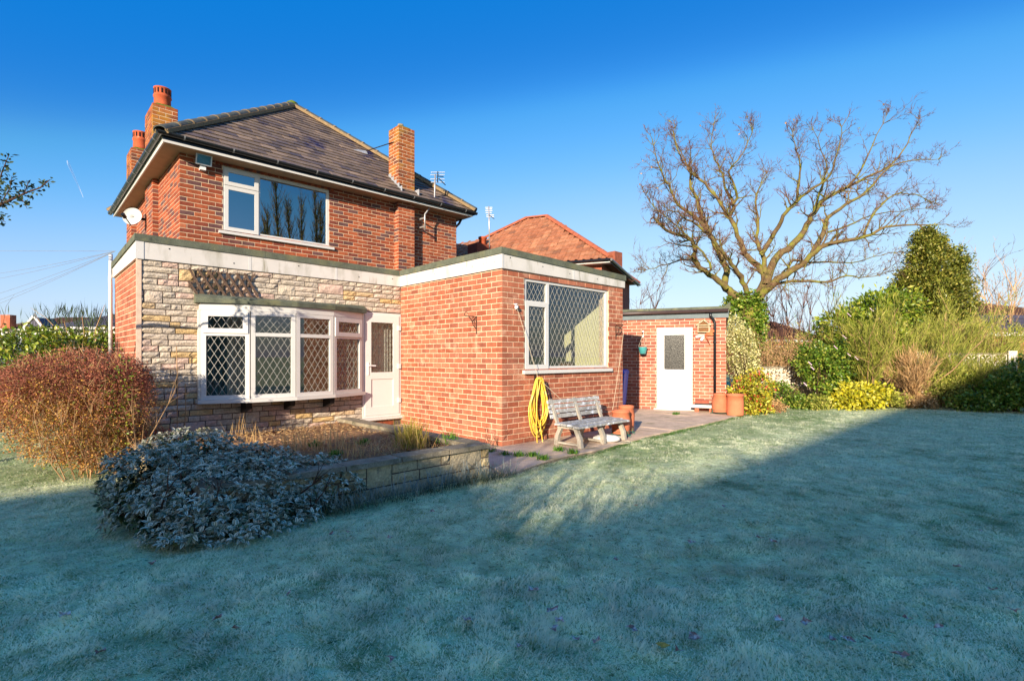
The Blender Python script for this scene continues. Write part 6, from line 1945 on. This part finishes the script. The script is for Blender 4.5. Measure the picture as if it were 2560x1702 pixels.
def far_house(name, label, x0, x1, ye, yr, d, dep, hipf, roofm, wallm, ridge=None):
    """a house seen across the gardens: walls, hipped roof in rows, windows"""
    P = ground((x0 + x1) / 2, d)
    t = thing(name, label, 'house', P)
    s = d / FPX
    a0, a1 = (x0 - CXP) * s, (x1 - CXP) * s
    O = EYEV + FW * d; Bf = basis((O.x, O.y), (RT.x, RT.y), (-FW.x, -FW.y))
    ze, zr = EYE + (HYP - ye) * s, EYE + (HYP - yr) * s
    MB().bbox(Bf, a0 + .3, a1 - .3, -dep + .3, -.3, 0, ze).build('wall', wallm, t)
    h = hipf * (a1 - a0)
    e0, e1 = Bf(a0 + h, -dep / 2, zr), Bf(a1 - h, -dep / 2, zr)
    A, B_, C, D = Bf(a0, 0, ze), Bf(a1, 0, ze), Bf(a1, -dep, ze), Bf(a0, -dep, ze)
    m = MB(); m.poly([A, B_, e1, e0]); m.poly([C, D, e0, e1]); m.poly([B_, C, e1]); m.poly([D, A, e0]); m.poly([D, C, B_, A])
    ro = m.build('roof', roofm, t)
    rows = MB(); nr = 12
    for k in range(nr):
        f0, f1 = k / nr, (k + .9) / nr
        up = Vector((0, 0, .03)) - FW * .02
        rows.hexa([A.lerp(e0, f0) + up, B_.lerp(e1, f0) + up, B_.lerp(e1, f1) + up * .2, A.lerp(e0, f1) + up * .2] + [q + Vector((0, 0, .015)) for q in (A.lerp(e0, f0) + up, B_.lerp(e1, f0) + up, B_.lerp(e1, f1) + up * .2, A.lerp(e0, f1) + up * .2)])
    stuff(rows.build('tile_rows', roofm, ro))
    MB().bbox(Bf, a0, a1, -.02, .06, ze - .12, ze + .02).build('gutter', 'upvc', t)
    w = a1 - a0
    for f in (.25, .7):
        fr = MB().bbox(Bf, a0 + w * f - .55, a0 + w * f + .55, -.3, -.26, ze - 1.5, ze - .4).build('window', 'upvc', t)
        MB().bbox(Bf, a0 + w * f - .47, a0 + w * f + .47, -.259, -.25, ze - 1.42, ze - .48).build('pane', 'glass_upper', fr)
    return t, Bf, a0, a1, ze, zr
t, Bf, a0, a1, ze, zr = far_house('gabled_bungalow', 'distant house with hipped roof and small white gable at the far left', -40, 160, 822, 782, 38, 9, .3, 'brown_tile', 'white_render')
ga = (95 - CXP) * 38 / FPX
gz0, gz1 = ze + .05, EYE + (HYP - 797) * 38 / FPX
gb = MB(); gw = .65
gb.prism([Bf(ga - gw, .3, gz0), Bf(ga + gw, .3, gz0), Bf(ga, .3, gz1 + .1)], FW * 1.6)
gab = gb.build('gable', 'slate_far', t)
m = MB(); m.bar(Bf(ga - gw - .1, .35, gz0), Bf(ga, .35, gz1 + .18), .1, .14); m.bar(Bf(ga + gw + .1, .35, gz0), Bf(ga, .35, gz1 + .18), .1, .14); m.build('bargeboard', 'upvc', gab)
MB().bbox(Bf, ga - 2.3, ga - 1.6, .0, .5, ze, ze + 1.0).build('chimney', 'brick_ext', t)
far_house('slate_house', 'distant house with dark slate roof behind the spiky bush', 110, 300, 818, 772, 32, 8, .3, 'slate_far', 'white_render')
far_house('brown_roofed_house', 'distant brown-roofed house behind the big tree trunk', 1905, 2075, 850, 793, 36, 9, .35, 'brown_tile', 'brick_garage')
far_house('corner_house', 'brown-roofed house cut by the right picture edge', 2475, 2760, 792, 735, 24, 8, .42, 'brown_tile', 'timber')
t, Bf, a0, a1, ze, zr = far_house('slate_outbuilding', 'low slate-roofed outbuilding with orange timber wall at the right edge', 2395, 2720, 832, 778, 19.5, 4, .02, 'slate_far', 'timber')
hedge('boundary_hedge', 'rough brown-green hedge closing the far side of the garden', 'hedge', [(cc(x, 905 + random.uniform(-12, 12), 19 + random.uniform(-.5, .5)), (.9, .8, .9)) for x in range(1850, 2560, 55)], 3600, .1, .035, 'leaf_broom', 901, ground(2200, 19), 3, .09, None)
hedge('rear_hedge', 'low dark hedge line far behind on the left', 'hedge', [(cc(x, 880, 24), (1.1, .8, 1.0)) for x in range(-60, 300, 50)], 1500, .14, .05, 'leaf_conifer', 905, ground(100, 24), 3, .12, None)
hedge('middle_hedge', 'hedge glimpsed behind the garage roof', 'hedge', [(cc(x, 880, 27), (1.2, .8, 1.1)) for x in range(1500, 1860, 60)], 900, .14, .05, 'leaf_green', 907, ground(1650, 27), 3, .12, None)
# pale fence at the left
O = EYEV + FW * 20; Bf = basis((O.x, O.y), (RT.x, RT.y), (-FW.x, -FW.y)); s = 20 / FPX
t = thing('fence', 'pale blue-grey board fence in shade at the far left', 'fence', ground(80, 20))
for k in range(12):
    a = (-30 - CXP) * s + k * .26
    MB().bbox(Bf, a, a + .24, -.03, .0 + .01 * (k % 2), 0, EYE + (HYP - 846) * s).build('board', 'fence_grey', t)
for k in range(3):
    a = (-30 - CXP) * s + k * 1.5
    MB().bbox(Bf, a, a + .1, -.14, -.031, 0, EYE + (HYP - 840) * s).build('post', 'fence_grey', t)

# ================================================================== PIERCED BLOCK WALL
M('block_white', (222, 212, 192), var=.12, vscale=5, fine=(40, .1), bump=.3, bscale=40, rough=.9, stain=((150, 140, 110), 4, .6, .8))
def block_mesh():
    mb = MB(); S = .145; T = .03
    def pr(poly): mb.prism([Vector((x, -T, z)) for x, z in poly], (0, 2 * T, 0))
    e = .016
    pr([(-S, -S), (S, -S), (S, -S + e), (-S, -S + e)]); pr([(-S, S - e), (S, S - e), (S, S), (-S, S)])
    pr([(-S, -S + e), (-S + e, -S + e), (-S + e, S - e), (-S, S - e)]); pr([(S - e, -S + e), (S, -S + e), (S, S - e), (S - e, S - e)])
    k = S - e
    for sx in (-1, 1):
        for sz in (-1, 1):
            p = [(.008 * sx, .008 * sz), (.068 * sx, .046 * sz), (k * sx, k * sz), (.046 * sx, .068 * sz)]
            if sx * sz < 0: p = p[::-1]
            pr(p)
    for (x, z) in ((1, 0), (-1, 0), (0, 1), (0, -1)):
        q = [(0, 0), (k * x - .006 * z, k * z - .006 * x), (k * x + .006 * z, k * z + .006 * x)]
        pr(q)
    return mb.mesh('block', 'block_white')
BM = block_mesh()
def screen(name, label, A, B_, zb, rows):
    A, B_ = Vector(A), Vector(B_); u = (B_ - A).normalized(); n = Vector((u.y, -u.x, 0))
    if n.dot(FW) > 0: n = -n
    t = thing(name, label, 'wall', tuple((A + B_) / 2)); L = (B_ - A).length; k = int(L / .305)
    Bs = basis(A, (u.x, u.y), (n.x, n.y)); ang = math.atan2(u.y, u.x)
    MB().bbox(Bs, 0, k * .305, -.1, .0, 0, zb).build('plinth', 'stone_bed', t)
    for i in range(k):
        for j in range(rows):
            link('block', BM, t, Bs(i * .305 + .15, -.05, zb + .15 + j * .303), ang)
    MB().bbox(Bs, -.02, k * .305 + .02, -.12, .02, zb + rows * .303, zb + rows * .303 + .04).build('coping', 'coping', t)
    for a in (-.2, k * .305 + .02):
        MB().bbox(Bs, a, a + .18, -.15, .04, 0, zb + rows * .303 + .1).build('pier', 'block_white', t)
screen('screen_wall', 'low white pierced-block wall behind the red-tipped shrub', ground(1855, 15.6), ground(2040, 16.4), .46, 2)
screen('screen_wall', 'white pierced-block wall half hidden by the broom bushes', ground(2200, 16.2), ground(2300, 16.0), .40, 2)
screen('screen_wall', 'taller white pierced-block wall at the right picture edge', ground(2312, 15.6), ground(2552, 14.4), .56, 3)

# ================================================================== SMALL THINGS
# --- bench
M('bench_resin', (160, 152, 138), var=.12, vscale=8, fine=(60, .15), bump=.3, bscale=50, rough=.8, stain=((120, 112, 96), 9, .55, .8))
M('bench_slat', (150, 148, 142), var=.15, vscale=9, fine=(50, .25), bump=.4, bscale=60, rough=.8, stain=[((214, 220, 226), 14, .5, .7), ((92, 88, 80), 20, .6, .8)])
bx0, bx1 = 6.02, 7.36
t = thing('garden_bench', 'weathered grey slatted resin bench against the extension wall', 'bench', (6.7, 5.15, 0))
for k in range(4):
    z = .43 + k * .075; y = 5.40 + k * .022
    MB().hexa([(bx0, y - .012, z), (bx1, y - .012, z), (bx1, y + .012, z), (bx0, y + .012, z), (bx0 - (.0), y, z + .058), (bx1, y, z + .058), (bx1, y + .024, z + .058), (bx0, y + .024, z + .058)]).build('back_slat', 'bench_slat', t)
for k in range(4):
    y = 4.84 + k * .125; zf = .365 if k else .35
    MB().hexa([(bx0, y, zf - .03), (bx1 + .02, y, zf - .03), (bx1 + .02, y + .112, zf - .025), (bx0, y + .112, zf - .025), (bx0 + .01, y + .006, zf), (bx1 + .01, y + .006, zf), (bx1 + .01, y + .106, zf + .004), (bx0 + .01, y + .106, zf + .004)]).build('seat_slat', 'bench_slat', t)
for x in (6.12, 6.70, 7.27):
    m = MB()
    prof = [[(4.86, .02), (4.90, .02)], ]
    def leg(pts, wd=.035, tx=.03):
        for i in range(len(pts) - 1): m.hexa([Vector((x + dx, pts[i + q][0] + dy, pts[i + q][1])) for q in (0, 1) for (dx, dy) in ((-tx, -wd), (tx, -wd), (tx, wd), (-tx, wd))])
    leg([(4.88, .02), (4.90, .16), (4.96, .28), (5.04, .33)])
    leg([(5.36, .02), (5.34, .16), (5.28, .28), (5.2, .33)])
    m.box(x - .031, x + .031, 4.94, 5.32, .29, .334)
    m.box(x - .02, x + .02, 4.92, 5.33, .045, .075)
    m.build('leg_frame', 'bench_resin', t)
    m = MB(); m.bar((x, 5.33, .33), (x, 5.5, .72), .06, .03, (0, 1, 0)); m.build('back_support', 'bench_resin', t)
# --- hose on its hook
M('hose_yellow', (222, 182, 66), var=.15, vscale=9, rough=.4, spec=.5, stain=((240, 226, 150), 7, .55, .75))
hk = onY(1345, 948, YE - .09)
t = thing('wall_hook', 'rusty flat iron hook below the extension window', 'hook', (hk.x, YE, hk.z - .1))
MB().bar((hk.x, YE - .012, hk.z + .06), (hk.x, YE - .012, hk.z - .14), .05, .012, (1, 0, 0)).build('plate', 'black_iron', t)
MB().bar((hk.x, YE - .012, hk.z - .03), (hk.x, YE - .16, hk.z - .0), .035, .014).build('arm', 'black_iron', t)
hz0 = onY(1340, 1085, YE - .09).z
r = np.random.default_rng(31)
pts = []
nl = 11
for k in range(nl):
    wv = r.uniform(.1, .2); zb = hz0 + r.uniform(-.08, .22); xo = hk.x + r.normal(-.005, .03); yo = YE - .06 - .009 * k
    for j in range(16):
        a = 2 * math.pi * j / 16
        s_ = math.sin(a); c_ = math.cos(a)
        zc, hh = (hk.z + .03 + zb) / 2, (hk.z + .03 - zb) / 2
        wd = wv * (1.0 - .45 * max(0, c_)) * (1.15 if c_ < 0 else 1)
        pts.append(Vector((xo + wd * s_ + .02 * math.sin(k), yo - .02 * abs(s_), zc + hh * c_)))
low = onY(1345, 1133, YE - .12)
pts += [Vector((hk.x - .13, YE - .17, hz0 + .1)), Vector((hk.x - .1, YE - .2, low.z + .1)), Vector((low.x, YE - .2, low.z + .02)), Vector((low.x + .05, YE - .19, low.z + .12)), Vector((low.x - .01, YE - .18, hz0 + .14)), Vector((low.x + .01, YE - .17, hz0 + .3))]
sm = []
for i in range(len(pts) - 1):
    p0, p1, p2, p3 = pts[max(i - 1, 0)], pts[i], pts[i + 1], pts[min(i + 2, len(pts) - 1)]
    for s_ in (0, .5):
        sm.append(.5 * ((2 * p1) + (p2 - p0) * s_ + (2 * p0 - 5 * p1 + 4 * p2 - p3) * s_ * s_ + (3 * p1 - p0 - 3 * p2 + p3) * s_ ** 3))
hose = MB().tube(sm, .0105, 7).build('garden_hose', 'hose_yellow', None, True)
tag(hose, 'coiled yellow garden hose hanging on the extension wall', 'hose')
# --- washing line: pulley at the corner, cord past the hook
M('cord_white', (190, 176, 152), var=.1, rough=.8)
pu = onY(1291, 768, YE - .05)
t = thing('line_pulley', 'white washing-line pulley near the extension corner', 'pulley', (pu.x, YE, pu.z))
MB().lathe((pu.x, pu.y, pu.z), [(.02, -.014), (.034, -.012), (.028, 0), (.034, .012), (.02, .014)], 16, True, Matrix.Rotation(R(90), 3, 'Y')).build('wheel', 'white_metal', t, True)
MB().bar((pu.x, YE, pu.z + .05), (pu.x, pu.y - .01, pu.z + .05), .02, .016).build('bracket', 'white_metal', t)
c1, c2, c3 = pu + Vector((.01, -.01, -.03)), onY(1345, 945, YE - .13), onY(1408, 1003, YE - .3)
tag(MB().tube([c1, (c1 + c2) / 2 + Vector((0, -.01, -.005)), c2, (c2 + c3) / 2, c3], .0036, 6).build('washing_line', 'cord_white'), 'pale cord slanting from the corner pulley across the window to the bench', 'cord')
c1, c2 = onY(1560, 822, YE - .03), onY(1528, 1048, YE - .3)
tag(MB().tube([c1, (c1 + c2) / 2 + Vector((.01, 0, -.02)), c2], .0036, 6).build('washing_line', 'cord_white'), 'pale cord running down the right corner of the extension', 'cord')
# --- pots
def pot(name, label, P, h, r0, r1, rb, stand, grp):
    t = thing(name, label, 'pot', (P[0], P[1], P[2]), grp)
    z0 = P[2] + (.05 if stand else 0)
    MB().lathe((P[0], P[1], z0), [(r0 * .97, 0), (r0, .02), (r0 * 1.0, .06), ((r0 + rb) / 2, h * .35), (rb, h * .6), (r1 * 1.0, h * .9), (r1 * 1.06, h * .91), (r1 * 1.06, h), (r1 * .92, h), (r1 * .9, h * .7), (0.01, h * .7)], 28, False).build('body', 'terracotta_pot', t, True)
    if stand:
        m = MB()
        for zz, rr in ((.045, r0 * 1.05), (.1, r0 * 1.1)):
            m.tube([Vector((P[0] + math.cos(a) * rr, P[1] + math.sin(a) * rr, P[2] + zz)) for a in np.linspace(0, 6.283, 22)], .004, 5, False)
        m.build('wire_ring', MATS.get('wire_green') or M('wire_green', (46, 108, 88), var=.1, rough=.4), t)
        for k in range(3):
            a = 2.1 * k + .4; c = Vector((P[0] + math.cos(a) * r0 * 1.05, P[1] + math.sin(a) * r0 * 1.05, P[2]))
            MB().tube([c + Vector((0, 0, .1)), c + Vector((0, 0, .045)), c + Vector((math.cos(a) * .04, math.sin(a) * .04, .012)), c + Vector((math.cos(a) * .06, math.sin(a) * .06, .05))], .006, 5).build('wire_foot', 'wire_green', t)
GP = 'terracotta chimney-pot planters'
p = onZ(1552, 1090, .02); pot('terracotta_pot', 'shorter terracotta pot partly behind the bench end', (p.x, p.y, .02), .40, .15, .15, .165, True, GP)
p = onZ(1574, 1084, .02); pot('terracotta_pot', 'taller terracotta pot at the right of the bench', (p.x + .02, p.y + .08, .02), .45, .13, .13, .15, True, GP)
p = onZ(1800, 1034, .02); pot('terracotta_pot', 'barrel-shaped terracotta pot by the garage downpipe', (p.x, p.y, .02), .44, .185, .15, .19, True, GP)
p = onZ(1838, 1037, .02); pot('terracotta_pot', 'straight terracotta pot at the lawn corner of the garage', (p.x, p.y, .02), .50, .19, .185, .19, False, GP)
# --- white shell and cord under the bench
M('white_plastic', (206, 204, 200), var=.08, rough=.5, stain=((150, 146, 140), 12, .6, .8))
p = onZ(1516, 1104, .02); m = MB(); n = 20
prof = [(.0, .0), (.13, .0), (.17, .03), (.16, .07), (.11, .1), (.0, .115)]
m.lathe((0, 0, 0), prof, 24, False)
m.v = [(p.x + q[0] * 1.35 * RT.x + q[1] * FW.x * .7, p.y + q[0] * 1.35 * RT.y + q[1] * FW.y * .7, .024 + q[2] * 1.05) for q in m.v]
tag(m.build('plastic_shell', 'white_plastic', None, True), 'white rounded plastic cover lying under the bench', 'plastic cover')
p = onZ(1560, 1106, .03)
tag(MB().tube([Vector((p.x + .11 * math.cos(a) * 1.4, p.y + .06 * math.sin(a), .028 + .006 * (a % 1))) for a in np.linspace(0, 11, 40)], .006, 5).build('cord_loop', 'cord_white'), 'loop of white cord on the paving by the pots', 'cord')
# --- iron brackets
def bracket(label, O, out, side, s):
    """hanging-basket bracket: back bar, arm and scroll"""
    O, out = Vector(O), Vector(out); up = Vector((0, 0, 1))
    t = thing('basket_bracket', label, 'bracket', tuple(O), 'iron hanging-basket brackets')
    MB().bar(O + out * .006 - up * s, O + out * .006 + up * .12 * s, .014, .01, out).build('back_bar', 'black_iron', t)
    MB().bar(O + out * .01 + up * .08 * s, O + out * s * .85 + up * .08 * s, .012, .012).build('arm', 'black_iron', t)
    MB().tube([O + out * .01 - up * .7 * s, O + out * .3 * s - up * .45 * s, O + out * .38 * s - up * .2 * s, O + out * .6 * s + up * .02 * s, O + out * .7 * s + up * .08 * s], .006, 6).build('brace', 'black_iron', t)
    MB().tube([O + out * (s * .85) + up * .08 * s + (out * math.cos(a) * .035 + up * (math.sin(a) * .035 + .03)) for a in np.linspace(-1.5, 3.4, 12)], .005, 5).build('hook', 'black_iron', t)
    MB().tube([O + out * (.3 * s + .03 * math.cos(a)) + up * (-.15 * s + .05 * math.sin(a)) for a in np.linspace(0, 6.28, 14)], .004, 5).build('scroll', 'black_iron', t)
P = onX(1192, 795, XE); bracket('black iron basket bracket on the sunlit extension side wall', P, (-1, 0, 0), 0, .26)
P = onY(1539, 815, YE); bracket('black iron basket bracket right of the extension window', P, (0, -1, 0), 0, .26)
# --- garage wall pieces
def gp3(x, y, off): return onP(x, y, G0 + gn * off, gn)
P = gp3(1608, 832, 0); t = thing('wall_bracket', 'small grey hook bracket high on the garage wall', 'bracket', tuple(P))
MB().bar(P, P + gn * .2, .02, .03).build('arm', 'black_iron', t); MB().bar(P + gn * .008 - Vector((0, 0, .12)), P + gn * .008 + Vector((0, 0, .06)), .03, .012, gn).build('plate', 'galv', t)
P = gp3(1607, 876, .2); M('teal_glaze', (70, 150, 150), var=.12, vscale=8, rough=.35, spec=.5)
t = thing('hanging_pot', 'teal pot hanging on strings from the garage wall', 'pot', (P.x, P.y, P.z - .09))
MB().lathe((P.x, P.y, P.z - .09), [(.07, 0), (.08, .005), (.115, .17), (.12, .18), (.11, .18), (.1, .12), (.01, .12)], 20, False).build('body', 'teal_glaze', t, True)
hkp = gp3(1608, 834, .19)
for k in range(3):
    a = 2.1 * k; MB().tube([(P.x + .115 * math.cos(a), P.y + .115 * math.sin(a), P.z + .088), tuple(hkp)], .004, 4).build('string', 'cord_white', t)
c = gpx(1759, 830)[0]; zb = gpx(1759, 831)[1]; zt = gpx(1759, 801)[1]; hw = .14; zc = zb + (zt - zb) * .62
M('insect_wood', (190, 170, 140), var=.2, vscale=20, rough=.85); M('insect_fill', (120, 84, 54), var=.5, vscale=60, bump=1, bscale=120, rough=.9)
t = thing('insect_house', 'small wooden insect house on the garage wall', 'insect house', tuple(Bg(c, 0, zb)))
m = MB(); rframe(m, Bg, c - hw, c + hw, zb, zc, .018, .004, .1); m.build('frame', 'insect_wood', t)
MB().prism([Bg(c - hw + .01, .005, zb + .01), Bg(c + hw - .01, .005, zb + .01), Bg(c + hw - .01, .005, zc), Bg(c, .005, zt - .02), Bg(c - hw + .01, .005, zc)], gn * .06).build('filling', 'insect_fill', t)
MB().bbox(Bg, c - hw + .018, c + hw - .018, .066, .098, zb + .12, zb + .135).build('shelf', 'insect_wood', t)
MB().bar(Bg(c - hw - .04, .055, zc - .02), Bg(c, .055, zt), .12, .016, gn.cross(Vector((0, 0, 1)))).build('roof', 'insect_wood', t)
MB().bar(Bg(c + hw + .04, .055, zc - .02), Bg(c + .004, .055, zt), .12, .016, gn.cross(Vector((0, 0, 1)))).build('roof', 'insect_wood', t)
M('copper', (168, 92, 58), var=.25, vscale=20, rough=.45, metal=.5); M('wing_pink', (190, 110, 110), var=.4, vscale=25, rough=.4, spec=.6)
t = thing('dragonfly', 'copper and pink metal dragonfly ornament on the garage wall', 'ornament', tuple(gp3(1762, 840, 0)))
A, B_ = gp3(1762, 836, .04), gp3(1775, 862, .03)
MB().tube([A, A.lerp(B_, .4), B_], [.022, .018, .007], 8).build('body', 'copper', t, True)
for (x, y, w_) in ((1738, 843, .05), (1752, 852, .045), (1786, 826, .05), (1784, 836, .045)):
    Q = gp3(x, y, .07); d = (Q - A); sd = d.cross(gn).normalized() * w_
    MB().prism([A, A + d * .55 + sd * .8, A + d * .9 + sd * .7, Q, A + d * .9 - sd * .7, A + d * .55 - sd * .8], gn * .006).build('wing', 'wing_pink' if x < 1760 else 'copper', t)
# seat of slab on bricks by the door
a = gpx(1759, 1010)[0]
t = thing('slab_stand', 'low stand of white slab on bricks beside the garage door', 'stand', tuple(Bg(a, .25, .02)))
for da in (-.2, .14): MB().bbox(Bg, a + da, a + da + .1, .12, .34, .02, .135).build('brick_leg', 'brick_ext', t)
MB().bbox(Bg, a - .3, a + .28, .06, .42, .136, .165).build('slab', 'white_plastic', t)
MB().bbox(Bg, a - .27, a + .25, .08, .38, .166, .2).build('slab', 'white_plastic', t)
MB().bbox(Bg, a - .2, a + .18, .1, .36, .201, .235).build('tray', 'black_plastic', t)
MB().bbox(Bg, a - .19, a + .13, .12, .32, .236, .31).build('brick', 'brick_garage', t)
# --- wheelie bin behind the extension
M('bin_blue', (24, 84, 178), var=.08, rough=.45)
c = EYEV + FW * 13.2 + RT * 2.66; c.z = 0
t = thing('wheelie_bin', 'blue wheelie bin half hidden behind the extension corner', 'bin', tuple(c))
Bb = basis((c.x, c.y), (gdir.x, gdir.y), (gn.x, gn.y))
MB().hexa([Bb(-.22, .25, .08), Bb(.22, .25, .08), Bb(.22, -.22, .08), Bb(-.22, -.22, .08), Bb(-.28, .33, .98), Bb(.28, .33, .98), Bb(.28, -.33, .98), Bb(-.28, -.33, .98)]).build('body', 'bin_blue', t)
MB().hexa([Bb(-.3, .36, .985), Bb(.3, .36, .985), Bb(.3, -.38, .985), Bb(-.3, -.38, .985), Bb(-.26, .3, 1.05), Bb(.26, .3, 1.05), Bb(.26, -.34, 1.08), Bb(-.26, -.34, 1.08)]).build('lid', 'bin_blue', t)
for s_ in (-1, 1): MB().tube([Bb(.24 * s_, -.2, .1), Bb(.3 * s_, -.2, .1)], .1, 16).build('wheel', 'black_plastic', t)
# --- trellis on the stone wall
M('trellis_wood', (98, 78, 64), var=.25, vscale=20, rough=.9, stain=((86, 66, 54), 12, .5, .7))
def tp(x, y, off): return onY(280 + x / 2.904, 580 + y / 2.904, YS - off)
P = tp(800, 370, .06); t = thing('trellis', 'short wooden diamond trellis above the bow window', 'trellis', tuple(P))
for (x0, y0, x1, y1) in ((552, 352, 618, 452), (562, 262, 668, 460), (622, 268, 757, 466), (695, 278, 828, 468), (768, 284, 888, 471), (830, 292, 952, 472), (903, 298, 1013, 474), (962, 300, 1062, 474)):
    MB().bar(tp(x0, y0, .05), tp(x1, y1, .05), .012, .03, (0, 0, 1)).build('slat', 'trellis_wood', t)
for (x0, y0, x1, y1) in ((655, 268, 556, 405), (720, 272, 600, 440), (750, 285, 640, 448), (800, 290, 697, 452), (862, 298, 752, 458), (926, 304, 816, 462), (982, 308, 876, 466), (1036, 304, 942, 462)):
    MB().bar(tp(x0, y0, .036), tp(x1, y1, .036), .012, .026, (0, 0, 1)).build('slat', 'trellis_wood', t)
# --- floodlight, dish, aerials
P = onY(511, 402, YU - .2); t = thing('floodlight', 'white floodlight under the eaves by the upper window', 'light', (P.x, YU - .1, P.z))
Bq = basis((P.x, YU), (1, 0), (0, -1))
m = MB(); m.hexa([Bq(-.14, .14, P.z - .07), Bq(.14, .14, P.z - .07), Bq(.1, .05, P.z - .05), Bq(-.1, .05, P.z - .05), Bq(-.14, .2, P.z + .12), Bq(.14, .2, P.z + .12), Bq(.1, .08, P.z + .1), Bq(-.1, .08, P.z + .1)]); m.build('housing', 'white_metal', t)
m = MB(); m.hexa([Bq(-.115, .15, P.z - .05), Bq(.115, .15, P.z - .05), Bq(.115, .14, P.z - .05), Bq(-.115, .14, P.z - .05), Bq(-.115, .205, P.z + .1), Bq(.115, .205, P.z + .1), Bq(.115, .19, P.z + .1), Bq(-.115, .19, P.z + .1)]); m.build('lens', 'glass_upper', t)
MB().bbox(Bq, -.05, .05, .005, .1, P.z - .15, P.z - .072).build('sensor', 'white_metal', t)
P = onX(333, 543, 1.86); t = thing('satellite_dish', 'grey satellite dish on the side wall under the eaves', 'dish', tuple(P))
ax = Vector((-.55, -.8, .15)).normalized(); mt = ax.to_track_quat('Z', 'Y').to_matrix()
MB().lathe(P, [(.2, .05), (.17, .03), (.1, .01), (.01, 0), (.01, -.012), (.1, 0), (.17, .02), (.2, .042)], 28, False, mt).build('dish', 'dish_grey', t, True)
MB().tube([P + mt @ Vector((0, -.22, .05)), P + mt @ Vector((0, -.12, .33))], .012, 6).build('feed_arm', 'black_plastic', t)
MB().tube([P + mt @ Vector((0, -.14, .3)), P + mt @ Vector((0, -.1, .4))], .04, 10).build('receiver', 'black_plastic', t)
MB().bar(P - ax * .01, Vector((2.2, P.y + .1, P.z)), .05, .05).build('wall_mount', 'black_plastic', t)
def aerial(name, label, mast, plane, elems, boom, mat='galv'):
    pts = [plane(x, y) for x, y in mast]
    t = thing(name, label, 'aerial', tuple(pts[0]), 'television aerials')
    MB().tube(pts, .02 if name == 'tv_aerial' else .022, 8).build('mast', mat, t, True)
    for (x0, x1, y) in elems: MB().tube([plane(x0, y), plane(x1, y)], .011, 6).build('element', 'white_metal', t)
    for (x0, y0, x1, y1) in boom: MB().tube([plane(x0, y0) - FW * .03, plane(x1, y1) - FW * .03], .012, 6).build('boom', 'black_plastic', t)
    return t
pl_ = lambda x, y: onY(x, y, YU - .28)
t = aerial('tv_aerial', 'silver television aerial on a bent pole at the right end of the house', [(1062, 576), (1062, 536), (1086, 504), (1087, 470), (1088, 436)], pl_, [(1078, 1112, 431), (1077, 1111, 437.5), (1077, 1111, 448), (1078, 1111, 456)], [(1095, 430, 1094, 457), (1095, 442, 1109, 443), (1098, 448, 1114, 464)])
for y in (545, 566):
    A = pl_(1062, y); MB().bar(A, Vector((A.x - .02, YU, A.z)), .03, .04).build('wall_bracket', 'galv', t)
pl2 = lambda x, y: atD(x, y, 17.4)
aerial('roof_aerial', 'white television aerial on the neighbouring chimney', [(1224, 632), (1223, 560), (1222, 516)], pl2, [(1213, 1231, 519), (1214, 1230, 523), (1213, 1231, 527), (1214, 1229, 532), (1216, 1235, 538), (1216, 1235, 542)], [(1222, 538, 1236, 548)])
# bracing rod from the hip to the chimney
A, B_ = onP(906, 381, (EX0, EY0, EZ), Vector((0, -.63, .776))), Vector((6.87, 11.5, onX(975, 361, 6.87).z))
tag(MB().tube([A, B_], .012, 6).build('stay_rod', 'black_iron'), 'thin rusty iron stay between the roof hip and the rear chimney', 'rod')
# --- overhead wires from the corner of the house to the left
s0 = onX(289, 628, XS0 - .05)
for k, (ye, lab) in enumerate(((627, 'topmost overhead wire running level to the left'), (664, 'second overhead wire from the top on the left'), (680, 'third overhead wire from the top on the left'), (727, 'fourth overhead wire from the top on the left'), (748, 'fifth overhead wire from the top on the left'), (759, 'lowest overhead wire on the left'))):
    e = atD(-260, 627 + (ye - 627) * 1.5, 26)
    pts = []
    for i in range(13):
        f = i / 12; q = s0.lerp(e, f) + Vector((0, 0, -.35 * (4 * f * (1 - f)) * (0 if k == 0 else 1))); pts.append(q)
    tag(MB().tube(pts, .0038, 4).build('overhead_wire', 'fence_grey'), lab, 'wire', 'overhead wires on the left')
# --- contrail
m = bpy.data.materials.new('contrail'); m.use_nodes = True; N = m.node_tree.nodes; LK = m.node_tree.links; N.clear()
o_ = N.new('ShaderNodeOutputMaterial'); df = N.new('ShaderNodeBsdfDiffuse'); df.inputs[0].default_value = (.9, .9, .92, 1); tr = N.new('ShaderNodeBsdfTransparent'); mx = N.new('ShaderNodeMixShader')
lw = N.new('ShaderNodeLayerWeight'); lw.inputs[0].default_value = .5; ml = N.new('ShaderNodeMath'); ml.operation = 'MULTIPLY_ADD'; ml.inputs[1].default_value = -.5; ml.inputs[2].default_value = .42; ml.use_clamp = True
LK.new(lw.outputs['Facing'], ml.inputs[0]); LK.new(ml.outputs[0], mx.inputs[0]); LK.new(tr.outputs[0], mx.inputs[1]); LK.new(df.outputs[0], mx.inputs[2]); LK.new(mx.outputs[0], o_.inputs[0]); MATS['contrail'] = m
A, B_ = atD(168, 402, 3000), atD(208, 494, 3300)
tag(MB().tube([A.lerp(B_, f) for f in (0, .08, .3, .6, 1)], [2, 8, 7, 5, 1.5], 12).build('contrail', 'contrail', None, True), 'short white aircraft trail in the sky on the left', 'contrail')
place_pieces()
